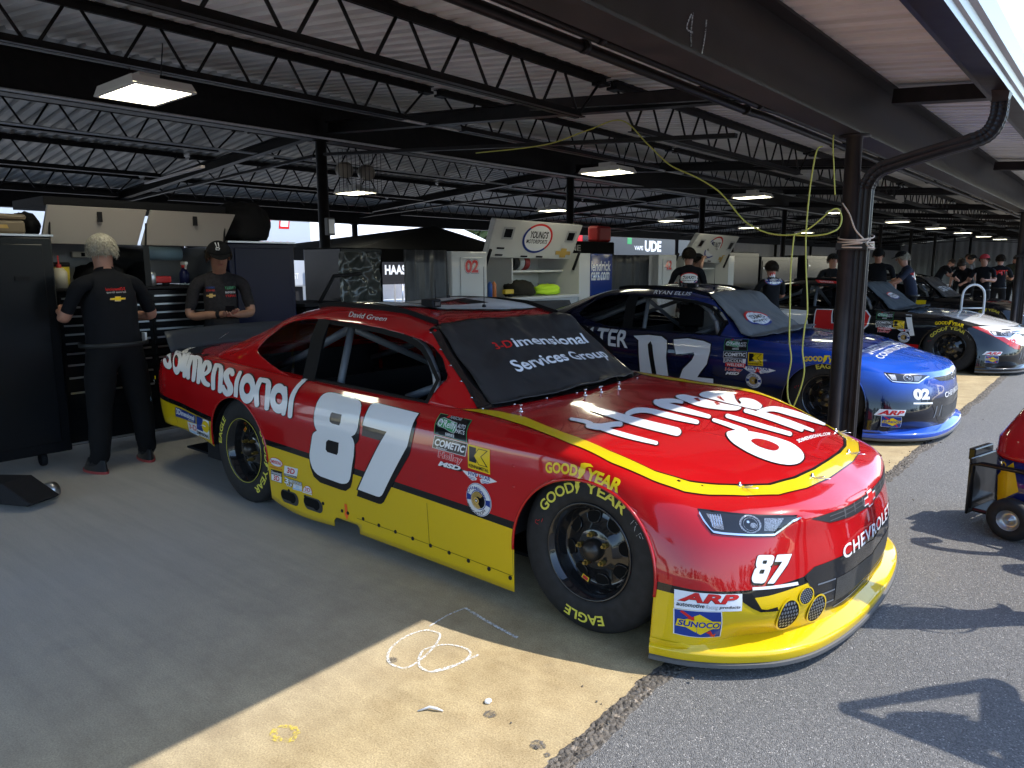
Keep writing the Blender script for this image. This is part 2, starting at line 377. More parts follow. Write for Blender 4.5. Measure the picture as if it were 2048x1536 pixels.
# rafters and tie bars at every post line
def xbeam(name, a, b, y, h, fl, mt=M_STEEL):
    m = MB(); (xa, za), (xb, zb) = a, b
    for (z0, z1, w) in ((0, .01, fl), (.0102, h - .0102, .01), (h - .01, h, fl)):
        m.add([(xa, y - w / 2, za + z0), (xa, y + w / 2, za + z0), (xb, y + w / 2, zb + z0), (xb, y - w / 2, zb + z0),
               (xa, y - w / 2, za + z1), (xa, y + w / 2, za + z1), (xb, y + w / 2, zb + z1), (xb, y - w / 2, zb + z1)],
              [(3, 2, 1, 0), (4, 5, 6, 7), (0, 1, 5, 4), (2, 3, 7, 6), (1, 2, 6, 5), (3, 0, 4, 7)])
    return m.build(name, mt, garage)
for k in range(-2, 10):
    y = 3 + 5 * k
    xbeam('rafter', (.0, 2.66), (-5.72, 3.04), y + .06, .13, .1)
    xbeam('rafter', (-5.88, 3.04), (-11.5, 2.62), y + .06, .13, .1)
    m = MB(); m.bar((-.3, y - .08, 2.71), (-2.6, y - .08, 2.915), .05, .085); m.build('channel', M_BRONZE, garage)
    m = MB(); m.bar((-.72, y - .02, 2.46), (-5.7, y - .02, 2.80), .05, .032); m.build('tie_bar', M_STEEL, garage)
    m = MB(); m.bar((-5.9, y - .02, 2.80), (-11.4, y - .02, 2.56), .05, .032); m.build('tie_bar', M_STEEL, garage)
    # outriggers past the eave beam
    m = MB(); m.bar((.17, y + .65, 2.71), (.88, y + .65, 2.655), .11, .1); m.build('outrigger', M_BRONZE, garage)
m = MB(); m.bar((-4.3, .75, 2.33), (-8.6, 2.2, 2.62), .03, .02); m.build('strut', mat('pale strut', (.42, .37, .36), .5), garage)
# posts
def post(name, x, y, zt, r=.052, mt=M_BRONZE):
    m = MB(); m.lathe([(0, 0), (.11, 0), (.11, .012), (r, .012), (r, zt - .012), (.1, zt - .012), (.1, zt), (0, zt)], 24, Matrix.Translation((x, y, 0)), 0, True)
    o = m.build(name, mt, garage); return o
for k in range(-1, 6):
    post('post', .10, 3 + 10 * k, 2.372)
for k in range(-2, 10): post('post', -5.8, 3 + 5 * k, 2.96, .065, M_STEEL)
for k in range(-2, 10): post('post', -11.6, 3 + 5 * k, 2.42, .065, M_STEEL)
# eave: fascia channel, gutter, downspouts
m = MB(); m.bb(.775, .82, Y0, Y1, 2.585, 2.69); m.build('eave_fascia', M_BRONZE, garage)
gp = [(.826, 2.70), (.826, 2.548), (.95, 2.532), (.957, 2.56), (.975, 2.563), (.985, 2.595), (1.012, 2.60), (1.022, 2.64), (1.03, 2.68), (1.018, 2.682), (1.008, 2.645), (.975, 2.61), (.94, 2.548), (.836, 2.562), (.836, 2.70)]
m = MB(); vs = [(p[0], y, p[1]) for y in (Y0, Y1) for p in gp]; L = len(gp)
m.add(vs, [(k, k + 1, L + k + 1, L + k) for k in range(L - 1) if k not in (2, 3, 4, 5, 6, 7)], 0); m.add(vs, [(k, k + 1, L + k + 1, L + k) for k in (2, 3, 4, 5, 6, 7)], 1)
_go2 = m.build('gutter', [M_BRONZE, M_GUTTER], garage)
_b = bmesh.new(); _b.from_mesh(_go2.data); bmesh.ops.remove_doubles(_b, verts=_b.verts, dist=1e-6); _b.to_mesh(_go2.data); _b.free()
def downspout(y):
    path = smooth_open([(.905, 2.50), (.905, 2.46), (.9, 2.39), (.868, 2.315), (.80, 2.275), (.62, 2.235), (.34, 2.165), (.245, 2.125), (.197, 2.05), (.188, 1.97), (.187, 1.6), (.187, .8), (.187, .02)], 6)
    m = MB(); n = len(path); W, D = .054, .034; prof = []
    # ribbed rectangular section
    for sx, sy, ax in ((1, -1, 0), (1, 1, 1), (-1, 1, 0), (-1, -1, 1)):
        for t in (0, .14, .26, .38, .5, .62, .74, .86):
            rib = -.005 if t in (.26, .38, .62, .74) else 0
            if ax == 0: prof.append((W * sx * 1 + rib * sx, D * (sy if sx > 0 else sy) * (1 - 2 * t) * (1 if True else 1)))
            else: prof.append((W * sx * (1 - 2 * t), D * sy + rib * sy))
    q = []
    for k in range(8): t = (k / 8); q.append((W + (-.005 if k in (2, 3, 5, 6) else 0), -D + 2 * D * t))
    for k in range(8): t = (k / 8); q.append((W - 2 * W * t, D + (-.005 if k in (2, 3, 5, 6) else 0)))
    for k in range(8): t = (k / 8); q.append((-W - (-.005 if k in (2, 3, 5, 6) else 0), D - 2 * D * t))
    for k in range(8): t = (k / 8); q.append((-W + 2 * W * t, -D - (-.005 if k in (2, 3, 5, 6) else 0)))
    vs = []; L = len(q)
    for i, p in enumerate(path):
        a = path[max(i - 1, 0)]; b = path[min(i + 1, n - 1)]; d = Vector((b[0] - a[0], 0, b[1] - a[1])).normalized(); nn = Vector((-d.z, 0, d.x))
        crimp = .0035 * (i % 2) if (3 <= i <= 26 or 36 <= i <= 52) else 0
        for (u, v) in q: vs.append(Vector((p[0], y, p[1])) + Vector((0, 1, 0)) * (v + (crimp if v > 0 else -crimp)) + nn * (u + (crimp if u > 0 else -crimp)) * .78)
    m.add(vs, [(i * L + k, i * L + (k + 1) % L, (i + 1) * L + (k + 1) % L, (i + 1) * L + k) for i in range(n - 1) for k in range(L)])
    m.add([(.86, y - .06, 2.545), (.955, y - .06, 2.53), (.955, y + .06, 2.53), (.86, y + .06, 2.545), (.868, y - .035, 2.48), (.945, y - .035, 2.48), (.945, y + .035, 2.48), (.868, y + .035, 2.48)], [(0, 1, 5, 4), (1, 2, 6, 5), (2, 3, 7, 6), (3, 0, 4, 7)])
    o = m.build('downspout', M_BRONZE, garage)
    b = MB(); b.bb(.045, .245, y - .1, y - .065, 1.62, 1.665); b.bb(.045, .245, y + .05, y + .085, 1.62, 1.665); b.bb(.2375, .25, y - .0645, y + .0495, 1.62, 1.665); b.build('strap', M_BRONZE, o)
for k in range(0, 4): downspout(3.03 + 10 * k)
# pipes under the front slope
for (x, z, r) in ((-.60, 2.60, .028), (-.50, 2.615, .022), (-.41, 2.63, .022), (-.33, 2.64, .018)):
    m = MB(); m.tube([(x, Y0, z), (x, 2.9, z), (x + .02, 3.1, z), (x + .02, Y1 - 5, z)], r, 10)
    for k in range(30): m.tube([(x + .01, -5.2 + 2 * k, z), (x + .01, -5.16 + 2 * k, z)], r * 1.25, 10)
    m.build('conduit', M_STEEL, garage)
for (x, z) in ((-5.45, 2.93), (-7.25, 2.96), (-4.05, 2.94)):
    m = MB(); m.tube([(x, Y0, z), (x, Y1, z)], .014, 8); m.build('conduit', M_GALV, garage)
# back wall of the far bays
m = MB(); n = 260
vs = []
for i in range(n + 1):
    y = 27 + 31 * i / n; vs += [(-11.8 + (.03 if i % 4 in (0, 1) else 0), y, 0), (-11.8 + (.03 if i % 4 in (0, 1) else 0), y, 2.8)]
m.add(vs, [(2 * i, 2 * i + 2, 2 * i + 3, 2 * i + 1) for i in range(n)])
m.build('wall', mat('white wall sheet', (.55, .55, .55), .5), garage)
m = MB()
for i in range(121):
    x = -12 + 13 * i / 120; m.add([(x, 57.6 + (.03 if i % 4 in (0, 1) else 0), 0), (x, 57.6 + (.03 if i % 4 in (0, 1) else 0), deck_z(x) - .01)], [])
o0 = len(m.v) - 242
m.add([], []); m.f += [(2 * i, 2 * i + 2, 2 * i + 3, 2 * i + 1) for i in range(120)]; m.mi += [0] * 120; m.sm += [False] * 120
m.build('wall', MATS['white wall sheet'], garage)

# ------------------------------------------------------------ hanging lamps
M_LAMPW = mat('lamp housing', (.62, .60, .55), .45); M_LAMP = mat('lit panel', (.9, .9, .8), .4, emit=(1.0, .97, .76), es=5.0); M_LAMPD = mat('lamp rib', (.8, .8, .7), .4, emit=(1, .97, .76), es=3.6)
def lamp(x, y, z, label):
    t = thing('hanging_lamp', label, 'lamp', (x, y, z), 0, 'flat lit lamps hanging from the garage joists')
    m = MB()
    m.add([(-.31, -.21, 0), (.31, -.21, 0), (.31, .21, 0), (-.31, .21, 0), (-.27, -.20, .055), (.27, -.20, .055), (.27, .20, .055), (-.27, .20, .055)],
          [(4, 5, 6, 7), (0, 1, 5, 4), (1, 2, 6, 5), (2, 3, 7, 6), (3, 0, 4, 7)])
    for a in (-1, 1):
        m.bb(-.31, .31, a * .2 - .012, a * .2 + .012, -.012, -.0005); m.bb(a * .3 - .012, a * .3 + .012, -.187, .187, -.012, -.0005)
    m.bb(-.09, .09, -.07, .07, .0555, .12); m.build('housing', M_LAMPW, t)
    m = MB(); m.add([(-.287, -.187, -.004), (-.287, .187, -.004), (.287, .187, -.004), (.287, -.187, -.004)], [(0, 1, 2, 3)], 0)
    for k in range(-2, 3): m.bb(-.28, .28, k * .07 - .007, k * .07 + .007, -.009, -.005, 1)
    m.build('diffuser', [M_LAMP, M_LAMPD], t)
    m = MB()
    zt = deck_z(x) - z - .36
    for sx in (-1, 1): m.tube([(sx * .25, 0, .055), (sx * .25, .03, max(zt, .15) + .1)], .004, 5)
    m.build('chain', M_STEEL, t)
    return t
FRONT = ['largest lit square lamp, hanging over the rear of the red and yellow race car', 'lit lamp hanging above the roof of the red and yellow car, before the brick-red patch', 'lit lamp hanging between the looped yellow cord and the front downspout post',
         'lamp seen just right of the front post, largest of the lit row there', 'second lit lamp right of the front post, fourth bay back', 'third lit lamp right of the front post, fifth bay back', 'fourth lit lamp right of the front post, smaller than the third', 'small lit lamp far down the front row, above the white wall', 'smallest lit lamp at the far end of the front row']
FRONT[1] = 'lit lamp hanging before the middle post, over the white toolbox with the raised lid'
for k in range(9):
    lamp(-3.72, .06 + 5.3 * k + (.55 if k == 1 else 0), 2.70, FRONT[k])
BACK = ['lit lamp in the rear bay just right of the black post with the socket box', 'lit lamp in the rear bay behind the hanging yellow cord', 'lit lamp far back in the rear row, third bay', 'far lit lamp in the rear row, left of the downspout post', 'small lit lamp deep in the rear row', 'smallest lit lamp of the rear row']
for k in range(6): lamp(-8.1, 5.3 + 5.3 * k, 2.68, BACK[k])
# ------------------------------------------------------------ race car: body surfaces
# rows: waterlines from sill to shoulder; columns: rear centre, round the right side, to nose centre. y is measured from the right side
WL = [
 [(-4.08,.98,.37),(-4.05,.50,.37),(-3.95,.13,.37),(-3.45,.06,.36),(-3.05,.02,.33),(-2.667,.015,.20),(-2.2,.018,.07),(-1.5,.018,.075),(-.9,.012,.075),(-.45,.0,.078),(0,-.03,.09),(.34,-.05,.09),(.46,-.015,.10),(.595,.19,.105),(.725,.36,.105),(.825,.61,.105),(.85,.98,.105)],
 [(-4.11,.98,.45),(-4.08,.5,.45),(-3.97,.125,.45),(-3.45,.045,.45),(-3.05,.01,.43),(-2.667,.0,.38),(-2.2,.006,.30),(-1.5,.008,.28),(-.9,.006,.28),(-.45,-.004,.28),(0,-.02,.28),(.34,-.032,.25),(.50,.012,.25),(.635,.11,.24),(.755,.295,.23),(.83,.58,.225),(.855,.98,.22)],
 [(-4.13,.98,.60),(-4.10,.5,.60),(-3.975,.12,.60),(-3.45,.03,.58),(-3.05,.0,.56),(-2.667,-.008,.54),(-2.2,.0,.51),(-1.5,.002,.50),(-.9,.002,.50),(-.45,-.002,.50),(0,-.008,.50),(.34,.0,.43),(.50,.045,.42),(.63,.145,.40),(.752,.335,.385),(.832,.60,.37),(.86,.98,.36)],
 [(-4.13,.98,.74),(-4.10,.5,.74),(-3.97,.125,.74),(-3.45,.035,.72),(-3.05,.003,.705),(-2.667,-.004,.70),(-2.2,.006,.68),(-1.5,.012,.665),(-.9,.014,.66),(-.45,.006,.665),(0,.004,.665),(.34,.04,.555),(.505,.095,.525),(.625,.195,.51),(.735,.36,.495),(.812,.62,.48),(.842,.98,.47)],
 [(-4.12,.98,.85),(-4.08,.5,.85),(-3.945,.15,.845),(-3.45,.075,.83),(-3.05,.045,.82),(-2.667,.035,.81),(-2.2,.04,.79),(-1.5,.042,.775),(-.9,.046,.77),(-.45,.028,.755),(0,.028,.735),(.32,.085,.64),(.465,.14,.60),(.59,.22,.588),(.715,.36,.575),(.795,.61,.558),(.83,.98,.545)],
 [(-4.08,.98,.90),(-4.04,.52,.898),(-3.9,.23,.893),(-3.45,.17,.89),(-3.05,.15,.885),(-2.667,.14,.872),(-2.2,.125,.855),(-1.5,.115,.84),(-.9,.13,.832),(-.45,.105,.805),(0,.085,.765),(.29,.165,.692),(.40,.235,.665),(.50,.33,.652),(.60,.47,.642),(.675,.69,.635),(.71,.98,.63)],
]
SPINE = [(-4.0,.905),(-3.96,.906),(-3.85,.907),(-3.45,.915),(-3.05,.92),(-2.667,.92),(-2.2,.915),(-1.5,.90),(-.9,.855),(-.45,.822),(0,.785),(.22,.748),(.33,.727),(.41,.71),(.49,.69),(.55,.675),(.60,.662)]
CY = .98
def cr(P, t):
    # centripetal-like Catmull-Rom through points, t in [0, n-1]
    n = len(P); i = min(int(t), n - 2); f = t - i
    p0, p1, p2, p3 = P[max(i - 1, 0)], P[i], P[i + 1], P[min(i + 2, n - 1)]
    d1 = max((p2 - p1).length, 1e-6); d0 = max((p1 - p0).length, 1e-6) if i > 0 else d1; d2 = max((p3 - p2).length, 1e-6) if i < n - 2 else d1
    m1 = ((p2 - p1) / d1 * d0 + (p1 - p0) / d0 * d1) / (d0 + d1) * d1 if i > 0 else (p2 - p1)
    m2 = ((p3 - p2) / d2 * d1 + (p2 - p1) / d1 * d2) / (d1 + d2) * d1 if i < n - 2 else (p2 - p1)
    f2 = f * f; f3 = f2 * f
    return p1 * (2 * f3 - 3 * f2 + 1) + m1 * (f3 - 2 * f2 + f) + p2 * (-2 * f3 + 3 * f2) + m2 * (f3 - f2)
def loft(rows, su, sv, vsmooth=True):
    # rows of Vectors -> dense grid [u][v]
    R = [[Vector(p) for p in r] for r in rows]; nc = len(R[0]); us = []
    for i in range(nc - 1):
        for k in range(su[i]): us.append(i + k / su[i])
    us.append(nc - 1); out = []
    for u in us:
        col = [cr(r, u) for r in R]
        line = []
        for j in range(len(col) - 1):
            for k in range(sv): line.append(cr(col, j + k / sv))
        line.append(col[-1].copy()); out.append(line)
    return out
def grid_mesh(gr):
    nu = len(gr); nv = len(gr[0])
    return [p for l in gr for p in l], [(i * nv + j, i * nv + j + 1, (i + 1) * nv + j + 1, (i + 1) * nv + j) for i in range(nu - 1) for j in range(nv - 1)]
def mirror(vs, fs):
    n = len(vs)
    return vs + [Vector((v.x, 2 * CY - v.y, v.z)) for v in vs], fs + [tuple(i + n for i in reversed(f)) for f in fs]
def clip(vs, fs, mi, sdf, inside=None):
    # drop what lies where sdf < 0, or, if inside is a material index, keep it and give it that index
    vs = list(vs); d = [sdf(v) for v in vs]; cache = {}; of = []; om = []
    def cut(a, b):
        k = (a, b) if a < b else (b, a)
        if k not in cache:
            t = d[a] / (d[a] - d[b]); cache[k] = len(vs); vs.append(vs[a] + (vs[b] - vs[a]) * t)
        return cache[k]
    for f, m in zip(fs, mi):
        s = [d[i] > 0 for i in f]
        if all(s): of.append(f); om.append(m); continue
        if not any(s):
            if inside is not None: of.append(f); om.append(inside(m))
            continue
        pos, neg = [], []; L = len(f)
        for k in range(L):
            a, b = f[k], f[(k + 1) % L]
            (pos if s[k] else neg).append(a)
            if s[k] != s[(k + 1) % L]:
                c = cut(a, b); pos.append(c); neg.append(c)
        if len(pos) > 2: of.append(tuple(pos)); om.append(m)
        if inside is not None and len(neg) > 2: of.append(tuple(neg)); om.append(inside(m))
    return vs, of, om
def poly_sdf(poly, p):
    x, y = p; best = 1e9; ins = False; n = len(poly)
    for i in range(n):
        x1, y1 = poly[i]; x2, y2 = poly[(i + 1) % n]
        dx, dy = x2 - x1, y2 - y1; L = dx * dx + dy * dy
        t = max(0, min(1, ((x - x1) * dx + (y - y1) * dy) / L)) if L else 0
        ex, ey = x1 + t * dx - x, y1 + t * dy - y; q = ex * ex + ey * ey
        if q < best: best = q
        if (y1 > y) != (y2 > y) and x < dx * (y - y1) / dy + x1: ins = not ins
    return -sqrt(best) if ins else sqrt(best)
AXLE_R = -2.667; WZ = .352
def arch_sdf(v):
    r = 1e9
    for cx, cz, rad in ((-.012, .305, .355), (-2.685, .36, .34)):
        dx = v.x - cx; dz = v.z - cz
        d = sqrt(dx * dx + dz * dz) - rad if dz > 0 else abs(dx) - rad
        r = min(r, d)
    if v.y > .4 and v.y < 1.56: return 1.0
    return r
STRIPE = [(-4.3, .615), (-3.95, .597), (-3.0, .535), (-2.36, .482), (-.364, .41), (.33, .343), (.5, .335), (.7, .34), (.9, .37)]
def stripe_z(x):
    for (a, za), (b, zb) in zip(STRIPE, STRIPE[1:]):
        if x <= b: return za + (zb - za) * (x - a) / (b - a)
    return STRIPE[-1][1]
GH = [
 [(-.65,.98,.79),(-.69,.5,.80),(-.80,.20,.815),(-.93,.145,.832),(-1.3,.13,.842),(-2.0,.14,.852),(-2.6,.16,.872),(-3.15,.20,.89),(-3.42,.28,.897),(-3.5,.6,.905),(-3.52,.98,.91)],
 [(-.86,.98,.935),(-.89,.52,.935),(-.95,.235,.935),(-1.06,.178,.95),(-1.38,.165,.96),(-2.0,.175,.97),(-2.55,.20,.985),(-2.98,.25,.985),(-3.2,.34,.985),(-3.27,.62,1.0),(-3.29,.98,1.01)],
 [(-1.10,.98,1.095),(-1.115,.55,1.085),(-1.12,.285,1.075),(-1.21,.225,1.075),(-1.48,.213,1.095),(-2.0,.218,1.11),(-2.45,.25,1.11),(-2.77,.31,1.09),(-2.93,.40,1.085),(-2.98,.65,1.11),(-3.0,.98,1.125)],
 [(-1.26,.98,1.195),(-1.255,.58,1.19),(-1.225,.34,1.182),(-1.33,.285,1.175),(-1.56,.272,1.195),(-2.0,.275,1.21),(-2.38,.305,1.208),(-2.62,.375,1.185),(-2.72,.47,1.175),(-2.75,.68,1.20),(-2.76,.98,1.225)],
 [(-1.36,.98,1.228),(-1.35,.60,1.222),(-1.33,.42,1.218),(-1.42,.365,1.228),(-1.62,.355,1.248),(-2.0,.355,1.257),(-2.33,.385,1.25),(-2.5,.45,1.232),(-2.58,.53,1.225),(-2.6,.70,1.236),(-2.6,.98,1.25)],
 [(-1.62,.98,1.266),(-1.625,.98,1.266),(-1.66,.98,1.267),(-1.72,.98,1.270),(-1.8,.98,1.274),(-2.0,.98,1.278),(-2.2,.98,1.273),(-2.28,.98,1.270),(-2.34,.98,1.267),(-2.36,.98,1.266),(-2.365,.98,1.266)],
]
WIN = [(-2.08,.835),(-1.05,.812),(-.995,.963),(-1.09,1.055),(-1.17,1.115),(-1.24,1.14),(-1.36,1.165),(-1.55,1.187),(-1.75,1.2),(-2.08,1.212),(-2.27,1.203),(-2.43,1.18),(-2.57,1.138),(-2.68,1.06),(-2.72,1.015),(-2.74,.99),(-2.735,.98),(-2.70,.96),(-2.55,.917),(-2.37,.876),(-2.13,.835)]
def car_shell():
    su = [5, 6, 8, 8, 26, 30, 26, 14, 16, 30, 26, 10, 9, 9, 9, 7]
    a, b = grid_mesh(loft(WL, su, 6)); a, b = mirror(a, b)
    # top skin between the shoulder and the centre line
    rows = []
    sh = WL[5]
    for k, t in enumerate((0, .12, .3, .6, 1.0)):
        rows.append([])
        for (x, y, z), (sx, sz) in zip(sh, SPINE):
            rows[-1].append((x + (sx - x) * t, y + (CY - y) * t, z + (sz - z) * (1 - (1 - t) ** 2.2)))
    c, d = grid_mesh(loft(rows, su, 5)); c, d = mirror(c, d)
    o = len(a); return a + c, b + [tuple(i + o for i in f) for f in d]
FOOT = [(p[0], p[1]) for p in GH[0]] + [(p[0], 2 * CY - p[1]) for p in reversed(GH[0])]
def finish(name, vs, fs, mi, mats, parent, thick=.004):
    me = bpy.data.meshes.new(name); me.from_pydata([tuple(v) for v in vs], [], fs)
    for m in mats: me.materials.append(m)
    me.polygons.foreach_set('material_index', mi)
    b = bmesh.new(); b.from_mesh(me); bmesh.ops.remove_doubles(b, verts=b.verts, dist=4e-4)
    bmesh.ops.delete(b, geom=[v for v in b.verts if not v.link_faces], context='VERTS')
    bmesh.ops.recalc_face_normals(b, faces=b.faces)
    for f in b.faces: f.smooth = True
    b.to_mesh(me); b.free()
    o = bpy.data.objects.new(name, me); COL.objects.link(o); o.parent = parent
    if thick:
        s = o.modifiers.new('thick', 'SOLIDIFY'); s.thickness = thick; s.offset = -1
    return o
def world_normal_fix(o):
    # turn the skin outward if most of its faces look to the middle of the car
    c = Vector((-1.6, CY, .55)); s = 0
    for p in o.data.polygons: s += p.area * (1 if p.normal.dot(p.center - c) > 0 else -1)
    if s < 0: o.data.flip_normals()
def build_body(root, mats, two_tone=True):
    vs, fs = car_shell(); mi = [0] * len(fs)
    vs, fs, mi = clip(vs, fs, mi, arch_sdf)
    inner = [(CX + (x - CX) * .97, CY + (y - CY) * .95) for x, y in FOOT for CX in (-2.1,)]
    vs, fs, mi = clip(vs, fs, mi, lambda v: poly_sdf(inner, (v.x, v.y)) if v.z > .78 else 1.0)
    # notch in the skirt ahead of the exhaust pipes
    vs, fs, mi = clip(vs, fs, mi, lambda v: max(abs(v.x + 1.60) - .115, v.z - .125) if v.y < .3 or v.y > 1.6 else 1.0)
    if two_tone:
        vs, fs, mi = clip(vs, fs, mi, lambda v: v.z - stripe_z(v.x), lambda m: 1)
        vs, fs, mi = clip(vs, fs, mi, lambda v: v.z - stripe_z(v.x) + (.036 if v.x < 0 else .03), lambda m: 2)
    o = finish('body', vs, fs, mi, mats, root); world_normal_fix(o)
    g, h = grid_mesh(loft(GH, [8, 10, 10, 14, 18, 18, 14, 10, 8, 6], 7)); g, h = mirror(g, h)
    gm = [0] * len(h)
    g, h, gm = clip(g, h, gm, lambda v: poly_sdf(WIN, (v.x, v.z)) if (v.y < .5 or v.y > 1.46) and v.z < 1.235 else 1.0)
    r = finish('roof', g, h, gm, [mats[0]], root); world_normal_fix(r)
    return o, r
